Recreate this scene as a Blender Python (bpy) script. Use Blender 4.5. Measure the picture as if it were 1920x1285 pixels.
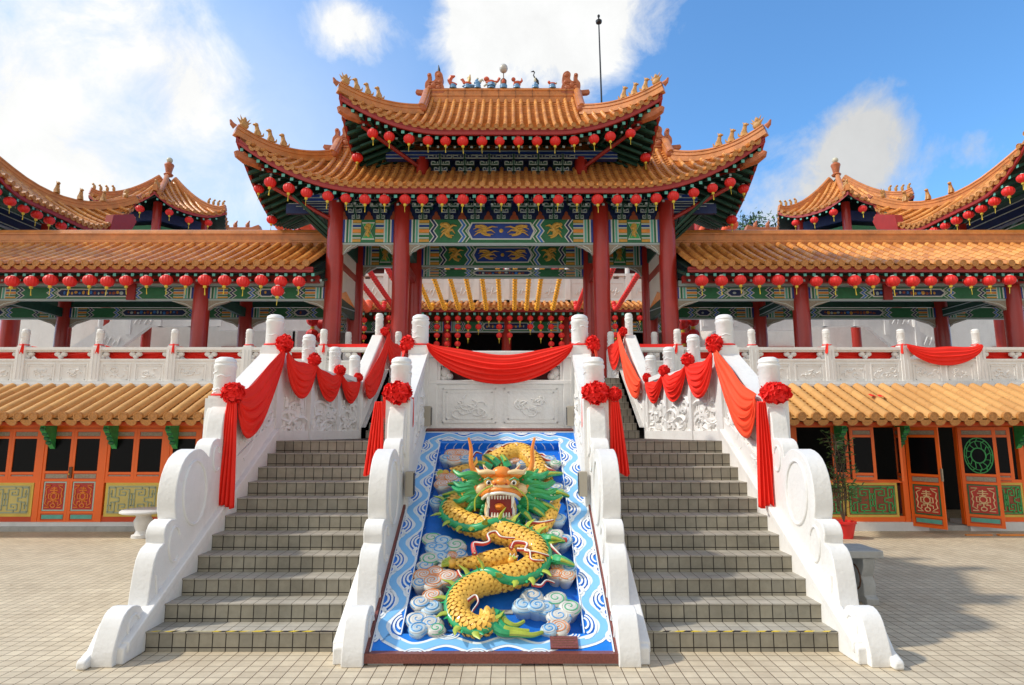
import bpy, bmesh, math, random
from mathutils import Vector, Matrix, noise
PI = math.pi
scene = bpy.context.scene
for o in list(bpy.data.objects): bpy.data.objects.remove(o)
C = scene.collection

# ---------------------------------------------------------------- camera
cam_d = bpy.data.cameras.new('camera'); cam = bpy.data.objects.new('camera', cam_d); C.objects.link(cam)
cam_d.sensor_width = 36.0; cam_d.lens = 36.0 * 1127 / 1920
cam_d.clip_start = 0.1; cam_d.clip_end = 3000
cam.location = (0.17, 0.0, 1.96)
cam.rotation_euler = (math.radians(90) + math.atan((808 - 642.5) / 1127), 0, 0)
scene.camera = cam

# ---------------------------------------------------------------- light
SUN_DIR = Vector((-1.0, -0.10, 0.98)).normalized()     # towards the sun
sun_d = bpy.data.lights.new('sun', 'SUN'); sun = bpy.data.objects.new('sun', sun_d); C.objects.link(sun)
sun_d.energy = 2.0; sun_d.angle = math.radians(3.0); sun_d.color = (1.0, 0.92, 0.80)
sun.rotation_euler = SUN_DIR.to_track_quat('Z', 'Y').to_euler()
sun.location = (-30, -5, 40)

world = bpy.data.worlds.new('World'); scene.world = world; world.use_nodes = True
nt = world.node_tree; nt.nodes.clear()
def N(t, typ, **kw):
    n = t.nodes.new(typ)
    for k, v in kw.items(): setattr(n, k, v)
    return n
w_out = N(nt, 'ShaderNodeOutputWorld'); w_bg = N(nt, 'ShaderNodeBackground'); w_bg.inputs[1].default_value = 0.15
nt.links.new(w_bg.outputs[0], w_out.inputs[0])
sky = N(nt, 'ShaderNodeTexSky', sky_type='NISHITA'); sky.sun_disc = False
sky.sun_elevation = math.asin(SUN_DIR.z); sky.sun_rotation = math.atan2(SUN_DIR.x, SUN_DIR.y)
sky.air_density = 1.0; sky.dust_density = 0.8; sky.ozone_density = 1.5
w_geo = N(nt, 'ShaderNodeTexCoord')
def vmath(op, a, b):
    n = N(nt, 'ShaderNodeVectorMath', operation=op)
    for i, x in enumerate((a, b)):
        if x is None: continue
        if hasattr(x, 'links'): nt.links.new(x, n.inputs[i])
        else: n.inputs[i].default_value = x
    return n
def fmath(op, a, b=0.0, c=0.0, clamp=False):
    n = N(nt, 'ShaderNodeMath', operation=op); n.use_clamp = clamp
    for i, x in enumerate((a, b, c)):
        if hasattr(x, 'links'): nt.links.new(x, n.inputs[i])
        else: n.inputs[i].default_value = x
    return n.outputs[0]
# clouds: soft puffs on the sky sphere, broken up by noise
wn = N(nt, 'ShaderNodeTexNoise'); wn.inputs['Scale'].default_value = 3.2; wn.inputs['Detail'].default_value = 9; wn.inputs['Roughness'].default_value = 0.6
nt.links.new(w_geo.outputs['Generated'], wn.inputs['Vector'])
wn2 = N(nt, 'ShaderNodeTexNoise'); wn2.inputs['Scale'].default_value = 9.0; wn2.inputs['Detail'].default_value = 6
nt.links.new(w_geo.outputs['Generated'], wn2.inputs['Vector'])
# (azimuth deg from +Y, elevation deg, half width deg, half height deg, weight)
CLOUDS = [(4.5, 38.5, 11.5, 6, 1.1), (-4.5, 35, 4, 8, .75), (6, 33, 7, 5, .6), (-17, 35.0, 4.2, 2.6, .95),
          (-44, 31, 13, 12, .62), (-37, 36, 6, 3.5, .6), (-31, 30, 5, 3.2, .45), (-29, 27, 4, 3.5, .5), (-50, 14, 16, 9, .75), (-22, 20, 9, 6, .30), (-40, 21, 12, 7, .42),
          (30.5, 20.5, 6, 4.5, .8), (32.5, 24.5, 3.5, 3.2, .75), (25, 17.5, 6, 4.5, .6), (39, 20.5, 2.6, 2.2, .5), (17, 20.5, 4.5, 2.6, .45),
          (40, 38, 9, 1.6, .28)]
sep = N(nt, 'ShaderNodeSeparateXYZ'); nt.links.new(w_geo.outputs['Generated'], sep.inputs[0])
az = fmath('MULTIPLY', fmath('ARCTAN2', sep.outputs[0], sep.outputs[1]), 57.2958)
el = fmath('MULTIPLY', fmath('ARCSINE', sep.outputs[2]), 57.2958)
azw = fmath('ADD', az, fmath('MULTIPLY', fmath('SUBTRACT', wn2.outputs[0], .5), 4.0))
elw = fmath('ADD', el, fmath('MULTIPLY', fmath('SUBTRACT', wn.outputs[0], .5), 6.0))
dens = None
for (a0, e0, wa, we, wt) in CLOUDS:
    dx = fmath('DIVIDE', fmath('SUBTRACT', azw, a0), wa); dy = fmath('DIVIDE', fmath('SUBTRACT', elw, e0), we)
    r2 = fmath('ADD', fmath('MULTIPLY', dx, dx), fmath('MULTIPLY', dy, dy))
    g = fmath('MULTIPLY', fmath('EXPONENT', fmath('MULTIPLY', r2, -1.1)), wt)
    dens = g if dens is None else fmath('ADD', dens, g)
wn3 = N(nt, 'ShaderNodeTexNoise'); wn3.inputs['Scale'].default_value = 9.0; wn3.inputs['Detail'].default_value = 14; wn3.inputs['Roughness'].default_value = 0.66; wn3.inputs['Distortion'].default_value = .35
nt.links.new(w_geo.outputs['Generated'], wn3.inputs['Vector'])
dens = fmath('ADD', dens, fmath('MULTIPLY', fmath('SUBTRACT', fmath('MULTIPLY', sep.outputs[1], -1.0), .05), 4.0, clamp=True))   # unseen cloud added behind the viewer as neutral frontal fill light
nz = fmath('ADD', fmath('MULTIPLY', fmath('SUBTRACT', wn.outputs[0], .5), .9), fmath('MULTIPLY', fmath('SUBTRACT', wn3.outputs[0], .5), 1.7))
gate_ = fmath('MULTIPLY', dens, 3.0, clamp=True)
mask = fmath('MULTIPLY', fmath('SUBTRACT', fmath('ADD', dens, fmath('MULTIPLY', nz, gate_)), .26), 1.7, clamp=True)
mask = fmath('MULTIPLY', fmath('POWER', mask, 1.15), .97)
vx = fmath('DIVIDE', fmath('SUBTRACT', azw, -34.0), 26.0); vy = fmath('DIVIDE', fmath('SUBTRACT', elw, 20.0), 17.0)      # thin veil of high haze on the sunny side
veil = fmath('MULTIPLY', fmath('EXPONENT', fmath('MULTIPLY', fmath('ADD', fmath('MULTIPLY', vx, vx), fmath('MULTIPLY', vy, vy)), -1.0)), .58)
mask = fmath('ADD', mask, fmath('MULTIPLY', fmath('SUBTRACT', 1.0, mask), veil))
shade = N(nt, 'ShaderNodeMapRange'); nt.links.new(azw, shade.inputs[0])
shade.inputs[1].default_value = 10; shade.inputs[2].default_value = 30; shade.inputs[3].default_value = 1.0; shade.inputs[4].default_value = 0.70
shd = fmath('MULTIPLY', shade.outputs[0], fmath('ADD', .84, fmath('MULTIPLY', wn3.outputs[0], .32)))
w_mix = N(nt, 'ShaderNodeMix', data_type='RGBA')
ccol = N(nt, 'ShaderNodeVectorMath', operation='SCALE'); ccol.inputs[0].default_value = (4.1, 4.1, 4.02)
nt.links.new(shd, ccol.inputs['Scale'])
skyc = N(nt, 'ShaderNodeVectorMath', operation='MULTIPLY'); skyc.inputs[1].default_value = (.56, .90, 1.12)
nt.links.new(sky.outputs[0], skyc.inputs[0])
nt.links.new(mask, w_mix.inputs[0]); nt.links.new(skyc.outputs[0], w_mix.inputs[6]); nt.links.new(ccol.outputs[0], w_mix.inputs[7])
nt.links.new(w_mix.outputs[2], w_bg.inputs[0])

scene.render.engine = 'CYCLES'
scene.view_settings.view_transform = 'Standard'; scene.view_settings.look = 'None'
scene.view_settings.exposure = 0.70; scene.view_settings.gamma = 1.0

# ---------------------------------------------------------------- materials
MATS = {}
def mat(name, col, rough=0.6, var=0.0, vscale=3.0, bump=0.0, bscale=30.0, spec=0.5, metal=0.0, coat=0.0, dirt=0.0, dcol=(.12, .10, .08), emit=None, sub=0.0):
    m = bpy.data.materials.new(name); m.use_nodes = True; t = m.node_tree
    b = t.nodes['Principled BSDF']; L = t.links
    b.inputs['Base Color'].default_value = (*col, 1); b.inputs['Roughness'].default_value = rough
    b.inputs['Specular IOR Level'].default_value = spec; b.inputs['Metallic'].default_value = metal
    b.inputs['Coat Weight'].default_value = coat
    if sub: b.inputs['Subsurface Weight'].default_value = sub; b.inputs['Subsurface Radius'].default_value = (.1, .05, .03)
    if emit: b.inputs['Emission Color'].default_value = (*emit[0], 1); b.inputs['Emission Strength'].default_value = emit[1]
    tc = N(t, 'ShaderNodeTexCoord')
    out = None
    if var > 0:
        n = N(t, 'ShaderNodeTexNoise'); n.inputs['Scale'].default_value = vscale; n.inputs['Detail'].default_value = 6; n.inputs['Roughness'].default_value = .65
        L.new(tc.outputs['Object'], n.inputs['Vector'])
        r = N(t, 'ShaderNodeValToRGB')
        r.color_ramp.elements[0].position = .3; r.color_ramp.elements[1].position = .7
        r.color_ramp.elements[0].color = (*[c * (1 - var) for c in col], 1)
        r.color_ramp.elements[1].color = (*[min(1, c * (1 + var * .7)) for c in col], 1)
        L.new(n.outputs[0], r.inputs[0]); out = r.outputs[0]
    if dirt > 0:
        n = N(t, 'ShaderNodeTexNoise'); n.inputs['Scale'].default_value = 1.7; n.inputs['Detail'].default_value = 10; n.inputs['Roughness'].default_value = .75
        mp = N(t, 'ShaderNodeMapping'); mp.inputs['Scale'].default_value = (2.2, 2.2, .7); mp.inputs['Location'].default_value = (3, 5, 1)
        L.new(tc.outputs['Object'], mp.inputs[0]); L.new(mp.outputs[0], n.inputs['Vector'])
        r = N(t, 'ShaderNodeValToRGB'); r.color_ramp.elements[0].position = .52; r.color_ramp.elements[1].position = .8
        r.color_ramp.elements[0].color = (0, 0, 0, 1); r.color_ramp.elements[1].color = (dirt, dirt, dirt, 1)
        L.new(n.outputs[0], r.inputs[0])
        mx = N(t, 'ShaderNodeMix', data_type='RGBA'); L.new(r.outputs[0], mx.inputs[0])
        if out: L.new(out, mx.inputs[6])
        else: mx.inputs[6].default_value = (*col, 1)
        mx.inputs[7].default_value = (*dcol, 1); out = mx.outputs[2]
    if out: L.new(out, b.inputs['Base Color'])
    if bump > 0:
        n = N(t, 'ShaderNodeTexNoise'); n.inputs['Scale'].default_value = bscale; n.inputs['Detail'].default_value = 5
        L.new(tc.outputs['Object'], n.inputs['Vector'])
        bp = N(t, 'ShaderNodeBump'); bp.inputs['Strength'].default_value = bump; bp.inputs['Distance'].default_value = 0.01
        L.new(n.outputs[0], bp.inputs['Height']); L.new(bp.outputs[0], b.inputs['Normal'])
    MATS[name] = m
    return m
mat('white_paint', (.80, .78, .745), .6, var=.06, vscale=2.5, bump=.5, bscale=22, dirt=.42, dcol=(.50, .46, .40))
mat('white_stone', (.72, .71, .69), .6, var=.05, vscale=4.0, bump=.35, bscale=20, dirt=.35, dcol=(.40, .38, .34))
mat('white_wall', (.76, .73, .68), .7, var=.06, bump=.1, dirt=.3, dcol=(.45, .40, .33))
mat('cream_wall', (.80, .73, .60), .7, var=.05)
mat('red_paint', (.40, .026, .016), .32, var=.18, vscale=1.2, bump=.1, bscale=6, coat=.2)
mat('red_beam', (.34, .02, .015), .45, var=.15)
mat('dark_red', (.12, .012, .01), .5)
mat('tile_pan', (.60, .23, .055), .5, var=.35, vscale=5, bump=.3, bscale=40)
mat('tile_ridge', (.60, .215, .050), .34, var=.28, vscale=4, bump=.25, bscale=18, coat=.15, dirt=.5, dcol=(.14, .06, .02))
mat('tile_old', (.62, .33, .10), .5, var=.22, vscale=4, bump=.3, bscale=30, dirt=.55, dcol=(.22, .12, .05))
mat('tile_face', (.52, .22, .055), .45, var=.3, vscale=30, bump=1.0, bscale=55)
mat('terracotta', (.46, .13, .045), .45, var=.3, vscale=8, bump=.8, bscale=30)
mat('figure_ochre', (.55, .28, .08), .5, var=.3, vscale=12, bump=.7, bscale=30)
mat('teal', (.12, .42, .33), .5, var=.15, vscale=10)
mat('pale_teal', (.42, .60, .52), .5)
mat('dark_green', (.012, .07, .045), .55, var=.3, vscale=8)
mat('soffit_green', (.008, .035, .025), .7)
mat('green_paint', (.022, .16, .06), .5, var=.2, vscale=10)
mat('bright_green', (.05, .38, .10), .4, var=.25, vscale=10)
mat('blue_paint', (.014, .05, .28), .45, var=.2, vscale=8)
mat('mid_blue', (.03, .17, .52), .45)
mat('navy', (.008, .022, .10), .5, var=.3, vscale=10)
mat('line_white', (.60, .62, .56), .5)
mat('line_grey', (.40, .48, .46), .5)
mat('gold_paint', (.62, .36, .06), .38, var=.25, vscale=20, bump=.5, bscale=60)
mat('ochre', (.62, .32, .05), .5, var=.2, vscale=15)
mat('brown_red', (.28, .06, .02), .5, var=.3, vscale=10)
mat('brown', (.16, .07, .03), .6, var=.3, vscale=6)
mat('lantern_red', (.76, .020, .014), .5, var=.08, vscale=9, sub=.0)
mat('lantern_rib', (.50, .015, .012), .5)
mat('lantern_yellow', (.75, .58, .06), .6, var=.15, vscale=20)
mat('lantern_orange', (.95, .42, .02), .6, var=.1)
mat('lantern_coral', (.90, .14, .05), .6, var=.15)
mat('metal_grey', (.35, .36, .36), .4, metal=.6)
mat('black_metal', (.01, .01, .012), .4)
mat('glass_black', (.004, .004, .005), .25, spec=.12)
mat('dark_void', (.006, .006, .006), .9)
mat('orange_paint', (.95, .155, .012), .4, var=.07, vscale=2.5, dirt=.12, dcol=(.5, .06, .01))
mat('orange_dark', (.60, .07, .01), .45, var=.1)
mat('yellow_tape', (.75, .55, .03), .5, var=.3, vscale=20)
mat('tape_worn', (.45, .40, .24), .6, var=.3, vscale=20)
mat('yellow_grey', (.62, .50, .16), .5, var=.12)
mat('yellow_board', (.72, .50, .08), .5, var=.12, vscale=4)
mat('grey_green', (.38, .42, .28), .55, var=.12)
mat('gilt_grey', (.36, .30, .22), .5, var=.3, vscale=30, bump=.8, bscale=60)
mat('panel_red', (.50, .035, .02), .45, var=.12)
mat('concrete', (.42, .41, .38), .75, var=.15, vscale=6, bump=.4, bscale=50, dirt=.6, dcol=(.14, .13, .11))
mat('granite_brown', (.22, .065, .05), .35, var=.4, vscale=60)
mat('spot_box', (.42, .37, .29), .45, var=.1)
mat('pot_red', (.70, .02, .02), .3)
mat('bark', (.12, .08, .05), .9, var=.3, bump=.5)
mat('grey_cloth', (.35, .35, .34), .8)
mat('dragon_yellow', (.84, .45, .06), .32, var=.22, vscale=9, bump=.25, bscale=40, coat=.2)
mat('dragon_scale', (.88, .50, .07), .5, var=.18, vscale=11, coat=.05)
mat('dragon_green', (.03, .36, .13), .3, var=.35, vscale=6, coat=.2)
mat('dragon_lime', (.42, .50, .06), .35, var=.25, vscale=9)
mat('dragon_orange', (.85, .26, .03), .35, var=.15, vscale=9, coat=.2)
mat('dragon_cream', (.80, .58, .30), .4, var=.15, vscale=10)
mat('ivory', (.82, .80, .72), .35)
mat('mouth_red', (.32, .02, .015), .35)
mat('flame_red', (.55, .05, .035), .4, var=.2, vscale=9)
mat('slab_blue', (.014, .17, .66), .35, var=.22, vscale=5, bump=.2, bscale=10, coat=.1)
mat('mid_slab', (.014, .21, .74), .35, var=.15, vscale=4, coat=.1)
mat('wave_blue', (.02, .26, .76), .35, var=.08)
mat('wave_light', (.22, .52, .86), .4, var=.06)
mat('wave_white', (.80, .84, .86), .45)
mat('cloud_white', (.62, .60, .55), .5, var=.14, vscale=8)
mat('cloud_blue', (.10, .32, .62), .4)
mat('cloud_pale', (.42, .56, .66), .45, var=.1)
mat('cloud_green', (.10, .42, .22), .4)
mat('cloud_orange', (.72, .26, .09), .4)
mat('fig_blue', (.12, .28, .48), .4, var=.2, vscale=20)
mat('fig_red', (.62, .10, .03), .4, var=.3, vscale=20)
mat('fig_white', (.6, .56, .42), .5, var=.3, vscale=20)
mat('lamp_glass', (.55, .52, .47), .3, var=.15)

def leafmat(name, c):
    m = mat(name, c, .55, var=.4, vscale=3); return m
leafmat('leaf_green', (.055, .12, .025)); leafmat('leaf_dark', (.02, .05, .015))

def clothmat(name, col, rough=.65):
    m = mat(name, col, rough, var=.06, vscale=2, bump=.2, bscale=40)
    b = m.node_tree.nodes['Principled BSDF']; b.inputs['Specular IOR Level'].default_value = .25
    return m
clothmat('cloth_red', (.88, .030, .016)); clothmat('cloth_coral', (.95, .085, .030)); clothmat('rosette_red', (.90, .026, .020))

def tilemat(name, light, darkc, rough=.38):
    # barrel tiles: every tile its own fired tone (uv.x = row, uv.y = distance up the slope in tile lengths)
    m = bpy.data.materials.new(name); m.use_nodes = True; t = m.node_tree; b = t.nodes['Principled BSDF']; L = t.links
    uv = N(t, 'ShaderNodeUVMap'); fl = N(t, 'ShaderNodeVectorMath', operation='FLOOR'); L.new(uv.outputs[0], fl.inputs[0])
    wnn = N(t, 'ShaderNodeTexWhiteNoise', noise_dimensions='2D'); L.new(fl.outputs[0], wnn.inputs['Vector'])
    r = N(t, 'ShaderNodeValToRGB'); r.color_ramp.elements[0].color = (*darkc, 1); r.color_ramp.elements[1].color = (*light, 1)
    L.new(wnn.outputs['Value'], r.inputs[0])
    tc = N(t, 'ShaderNodeTexCoord'); n = N(t, 'ShaderNodeTexNoise'); n.inputs['Scale'].default_value = 9; n.inputs['Detail'].default_value = 8; n.inputs['Roughness'].default_value = .7
    L.new(tc.outputs['Object'], n.inputs['Vector'])
    r2 = N(t, 'ShaderNodeValToRGB'); r2.color_ramp.elements[0].position = .56; r2.color_ramp.elements[1].position = .78
    r2.color_ramp.elements[0].color = (0, 0, 0, 1); r2.color_ramp.elements[1].color = (.6, .6, .6, 1); L.new(n.outputs[0], r2.inputs[0])
    mx = N(t, 'ShaderNodeMix', data_type='RGBA'); L.new(r2.outputs[0], mx.inputs[0]); L.new(r.outputs[0], mx.inputs[6]); mx.inputs[7].default_value = (.16, .07, .025, 1)
    L.new(mx.outputs[2], b.inputs['Base Color']); b.inputs['Roughness'].default_value = rough; b.inputs['Coat Weight'].default_value = .15
    bp = N(t, 'ShaderNodeBump'); bp.inputs['Strength'].default_value = .25; bp.inputs['Distance'].default_value = .01; L.new(n.outputs[0], bp.inputs['Height']); L.new(bp.outputs[0], b.inputs['Normal'])
    MATS[name] = m
tilemat('tile_glaze', (.80, .37, .095), (.56, .21, .048))
tilemat('tile_yellow', (.68, .37, .12), (.56, .28, .085), .6)

def brickmat(name, c1, c2, mortar, bw, bh, ms, rough=.7, useuv=True, dirt=(.5, .3), bumpd=.004, seg=0.0):
    m = bpy.data.materials.new(name); m.use_nodes = True; t = m.node_tree; b = t.nodes['Principled BSDF']; L = t.links
    tc = N(t, 'ShaderNodeTexCoord'); br = N(t, 'ShaderNodeTexBrick'); br.offset = 0.0; br.squash = 1.0
    L.new(tc.outputs['UV' if useuv else 'Object'], br.inputs['Vector'])
    br.inputs['Color1'].default_value = (*c1, 1); br.inputs['Color2'].default_value = (*c2, 1); br.inputs['Mortar'].default_value = (*mortar, 1)
    br.inputs['Scale'].default_value = 1; br.inputs['Brick Width'].default_value = bw; br.inputs['Row Height'].default_value = bh
    br.inputs['Mortar Size'].default_value = ms; br.inputs['Mortar Smooth'].default_value = .3; br.inputs['Bias'].default_value = 0
    n = N(t, 'ShaderNodeTexNoise'); n.inputs['Scale'].default_value = 1.3; n.inputs['Detail'].default_value = 10; n.inputs['Roughness'].default_value = .72
    L.new(tc.outputs['Object'], n.inputs['Vector'])
    r = N(t, 'ShaderNodeValToRGB'); r.color_ramp.elements[0].position = .35; r.color_ramp.elements[1].position = .7
    r.color_ramp.elements[0].color = (1, 1, 1, 1); k = 1 - dirt[1]; r.color_ramp.elements[1].color = (k, k * .97, k * .93, 1)
    L.new(n.outputs[0], r.inputs[0])
    n2 = N(t, 'ShaderNodeTexNoise'); n2.inputs['Scale'].default_value = 14; n2.inputs['Detail'].default_value = 6; L.new(tc.outputs['Object'], n2.inputs['Vector'])
    r2 = N(t, 'ShaderNodeValToRGB'); r2.color_ramp.elements[0].color = (.84, .84, .84, 1); r2.color_ramp.elements[1].color = (1.12, 1.12, 1.12, 1); L.new(n2.outputs[0], r2.inputs[0])
    mx = N(t, 'ShaderNodeMix', data_type='RGBA', blend_type='MULTIPLY'); mx.inputs[0].default_value = 1; L.new(br.outputs[0], mx.inputs[6]); L.new(r.outputs[0], mx.inputs[7])
    mx2 = N(t, 'ShaderNodeMix', data_type='RGBA', blend_type='MULTIPLY'); mx2.inputs[0].default_value = 1; L.new(mx.outputs[2], mx2.inputs[6]); L.new(r2.outputs[0], mx2.inputs[7])
    L.new(mx2.outputs[2], b.inputs['Base Color']); b.inputs['Roughness'].default_value = rough
    inv = N(t, 'ShaderNodeMath', operation='MULTIPLY'); L.new(br.outputs['Fac'], inv.inputs[0]); inv.inputs[1].default_value = -1
    bp = N(t, 'ShaderNodeBump'); bp.inputs['Strength'].default_value = .6; bp.inputs['Distance'].default_value = bumpd; L.new(inv.outputs[0], bp.inputs['Height']); L.new(bp.outputs[0], b.inputs['Normal'])
    MATS[name] = m
brickmat('plaza_tile', (.70, .59, .42), (.60, .50, .355), (.15, .10, .055), .12, .12, .0042, .65, useuv=False, dirt=(.5, .22))
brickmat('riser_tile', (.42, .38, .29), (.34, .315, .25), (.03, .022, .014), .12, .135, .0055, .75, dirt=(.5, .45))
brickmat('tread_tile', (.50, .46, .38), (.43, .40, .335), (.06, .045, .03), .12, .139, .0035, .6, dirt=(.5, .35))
# ---------------------------------------------------------------- mesh helpers
ORG = {}
class MB:
    def __init__(s): s.v = []; s.f = []; s.m = []; s.uv = []; s.mats = []; s.has_uv = False
    def mi(s, name):
        if name not in s.mats: s.mats.append(name)
        return s.mats.index(name)
    def face(s, idx, m, uv=None):
        s.f.append(tuple(idx)); s.m.append(s.mi(m)); s.uv.append(uv)
        if uv: s.has_uv = True
    def poly(s, pts, m, uv=None):
        b = len(s.v); s.v += [tuple(p) for p in pts]; s.face(range(b, b + len(pts)), m, uv)
    def box(s, x0, x1, y0, y1, z0, z1, m, fr=None):
        """axis box; fr = 4x4 frame"""
        p = [(x, y, z) for z in (z0, z1) for y in (y0, y1) for x in (x0, x1)]
        if fr is not None: p = [tuple(fr @ Vector(q)) for q in p]
        b = len(s.v); s.v += p
        for q in ((0, 1, 3, 2)[::-1], (4, 5, 7, 6), (0, 1, 5, 4), (1, 3, 7, 5), (3, 2, 6, 7), (2, 0, 4, 6)): s.face([b + i for i in q], m)
    def prism(s, poly, d0, d1, m, ax='y', fr=None, m2=None):
        """poly = 2D outline; ax='y': points (x,z) extruded in y; 'x': (y,z) extruded in x; 'z': (x,y) in z"""
        def P(a, b, d):
            q = (a, d, b) if ax == 'y' else ((d, a, b) if ax == 'x' else (a, b, d))
            return tuple(fr @ Vector(q)) if fr is not None else q
        n = len(poly); b = len(s.v)
        s.v += [P(a, c, d0) for a, c in poly] + [P(a, c, d1) for a, c in poly]
        s.face(list(range(b, b + n)), m); s.face([b + n + i for i in range(n)][::-1], m2 or m)
        for i in range(n): j = (i + 1) % n; s.face([b + i, b + n + i, b + n + j, b + j], m)
    def grid(s, fn, nu, nv, m, closeu=False, uvf=None, mf=None):
        b = len(s.v)
        for i in range(nu):
            for j in range(nv): s.v.append(tuple(fn(i, j)))
        for i in range(nu - (0 if closeu else 1)):
            i2 = (i + 1) % nu
            for j in range(nv - 1):
                q = [b + i * nv + j, b + i2 * nv + j, b + i2 * nv + j + 1, b + i * nv + j + 1]
                s.face(q, mf(i, j) if mf else m, [uvf(i, j), uvf(i + 1, j), uvf(i + 1, j + 1), uvf(i, j + 1)] if uvf else None)
    def tube(s, pts, rad, m, n=8, cap=True, up=Vector((0, 0, 1)), sq=1.0, tile=None):
        pts = [Vector(p) for p in pts]; k = len(pts)
        if not hasattr(rad, '__len__'): rad = [rad] * k
        b = len(s.v); fr = None
        for i, p in enumerate(pts):
            t = (pts[min(i + 1, k - 1)] - pts[max(i - 1, 0)]).normalized()
            if fr is None: a = t.cross(up); a = a.normalized() if a.length > 1e-4 else t.cross(Vector((1, 0.1, 0))).normalized()
            else: a = (fr - t * fr.dot(t)); a = a.normalized() if a.length > 1e-6 else t.orthogonal().normalized()
            fr = a; c = t.cross(a)
            for j in range(n):
                th = 2 * PI * j / n; s.v.append(tuple(p + a * math.cos(th) * rad[i] + c * math.sin(th) * rad[i] * sq))
        for i in range(k - 1):
            for j in range(n):
                j2 = (j + 1) % n; s.face([b + i * n + j, b + i * n + j2, b + (i + 1) * n + j2, b + (i + 1) * n + j], m)
        if cap: s.face([b + j for j in range(n)][::-1], m); s.face([b + (k - 1) * n + j for j in range(n)], m)
    def lathe(s, c, prof, m, n=16, rib=0.0, mf=None, fr=None):
        c = Vector(c); b = len(s.v); k = len(prof)
        for (r, z) in prof:
            for j in range(n):
                th = 2 * PI * j / n; rr = r * (1 - (rib if j % 2 else 0)); q = Vector((rr * math.cos(th), rr * math.sin(th), z))
                s.v.append(tuple((fr @ q if fr is not None else q) + c))
        for i in range(k - 1):
            for j in range(n): j2 = (j + 1) % n; s.face([b + i * n + j, b + i * n + j2, b + (i + 1) * n + j2, b + (i + 1) * n + j], mf(i) if mf else m)
        s.face([b + j for j in range(n)][::-1], mf(0) if mf else m); s.face([b + (k - 1) * n + j for j in range(n)], mf(k - 2) if mf else m)
    def ell(s, c, r, m, nu=12, nv=7, fr=None, jit=0.0, seed=0):
        c = Vector(c); rn = random.Random(seed); b = len(s.v)
        if not hasattr(r, '__len__'): r = (r, r, r)
        for i in range(1, nv):
            ph = PI * i / nv
            for j in range(nu):
                th = 2 * PI * j / nu; k = 1 + rn.uniform(-jit, jit)
                q = Vector((r[0] * math.sin(ph) * math.cos(th) * k, r[1] * math.sin(ph) * math.sin(th) * k, r[2] * math.cos(ph) * k))
                s.v.append(tuple((fr @ q if fr is not None else q) + c))
        for sg in (1, -1):
            q = Vector((0, 0, r[2] * sg)); s.v.append(tuple((fr @ q if fr is not None else q) + c))
        T = b + (nv - 1) * nu
        for i in range(nv - 2):
            for j in range(nu): j2 = (j + 1) % nu; s.face([b + i * nu + j, b + (i + 1) * nu + j, b + (i + 1) * nu + j2, b + i * nu + j2], m)
        for j in range(nu):
            j2 = (j + 1) % nu; s.face([T, b + j, b + j2], m); s.face([T + 1, b + (nv - 2) * nu + j2, b + (nv - 2) * nu + j], m)
    def cone(s, a, b_, r, m, n=6, r2=0.0): s.tube([a, b_], [r, max(r2, r * .06)], m, n)
    def build(s, name, parent=None, at=None, smooth=40, bevel=0.0, seg=2):
        me = bpy.data.meshes.new(name)
        o0 = Vector(at) if at is not None else (ORG[parent] if parent is not None else Vector((0, 0, 0)))
        par = ORG[parent] if parent is not None else Vector((0, 0, 0))
        me.from_pydata([(x - o0.x, y - o0.y, z - o0.z) for x, y, z in s.v], [], s.f)
        for n_ in s.mats: me.materials.append(MATS[n_])
        me.polygons.foreach_set('material_index', s.m)
        if s.has_uv:
            u = me.uv_layers.new(name='UVMap'); k = 0; dat = []
            for f, q in zip(s.f, s.uv):
                for i in range(len(f)): dat += list(q[i]) if q else [0, 0]
            u.data.foreach_set('uv', dat)
        bm = bmesh.new(); bm.from_mesh(me); bmesh.ops.recalc_face_normals(bm, faces=bm.faces); bm.to_mesh(me); bm.free()
        if smooth:
            me.polygons.foreach_set('use_smooth', [True] * len(me.polygons)); me.set_sharp_from_angle(angle=math.radians(smooth))
        me.update()
        ob = bpy.data.objects.new(name, me); C.objects.link(ob)
        if parent is not None: ob.parent = parent
        ob.location = o0 - par; ORG[ob] = o0
        if bevel:
            md = ob.modifiers.new('bevel', 'BEVEL'); md.width = bevel; md.segments = seg; md.limit_method = 'ANGLE'; md.angle_limit = math.radians(35)
        return ob
def tag(o, label, cat, group=None, kind=None):
    if kind: o['kind'] = kind
    if label: o['label'] = label
    if cat: o['category'] = cat
    if group: o['group'] = group
    return o
def thing(name, label, cat, loc=(0, 0, 0), group=None, rz=0):
    o = bpy.data.objects.new(name, None); C.objects.link(o); o.location = loc; o.rotation_euler = (0, 0, rz); o.empty_display_size = .2
    ORG[o] = Vector(loc); return tag(o, label, cat, group)
def copy_tree(o, loc=None, label=None, rz=None, scale=None, group=None):
    c = o.copy(); C.objects.link(c)
    if loc is not None: c.location = loc
    if rz is not None: c.rotation_euler = (0, 0, rz)
    if scale is not None: c.scale = (scale,) * 3 if not hasattr(scale, '__len__') else scale
    if label: c['label'] = label
    if group: c['group'] = group
    for ch in [x for x in o.children]:
        d = ch.copy(); C.objects.link(d); d.parent = c
        for g in ch.children:
            e = g.copy(); C.objects.link(e); e.parent = d
    return c
def frame(o, x, y, z):
    m = Matrix((x, y, z)).transposed().to_4x4(); m.translation = Vector(o); return m
ORD = ['first', 'second', 'third', 'fourth', 'fifth', 'sixth', 'seventh', 'eighth', 'ninth', 'tenth', 'eleventh', 'twelfth', 'thirteenth', 'fourteenth',
       'fifteenth', 'sixteenth', 'seventeenth', 'eighteenth', 'nineteenth', 'twentieth', 'twenty-first', 'twenty-second', 'twenty-third', 'twenty-fourth', 'twenty-fifth', 'twenty-sixth']
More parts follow.
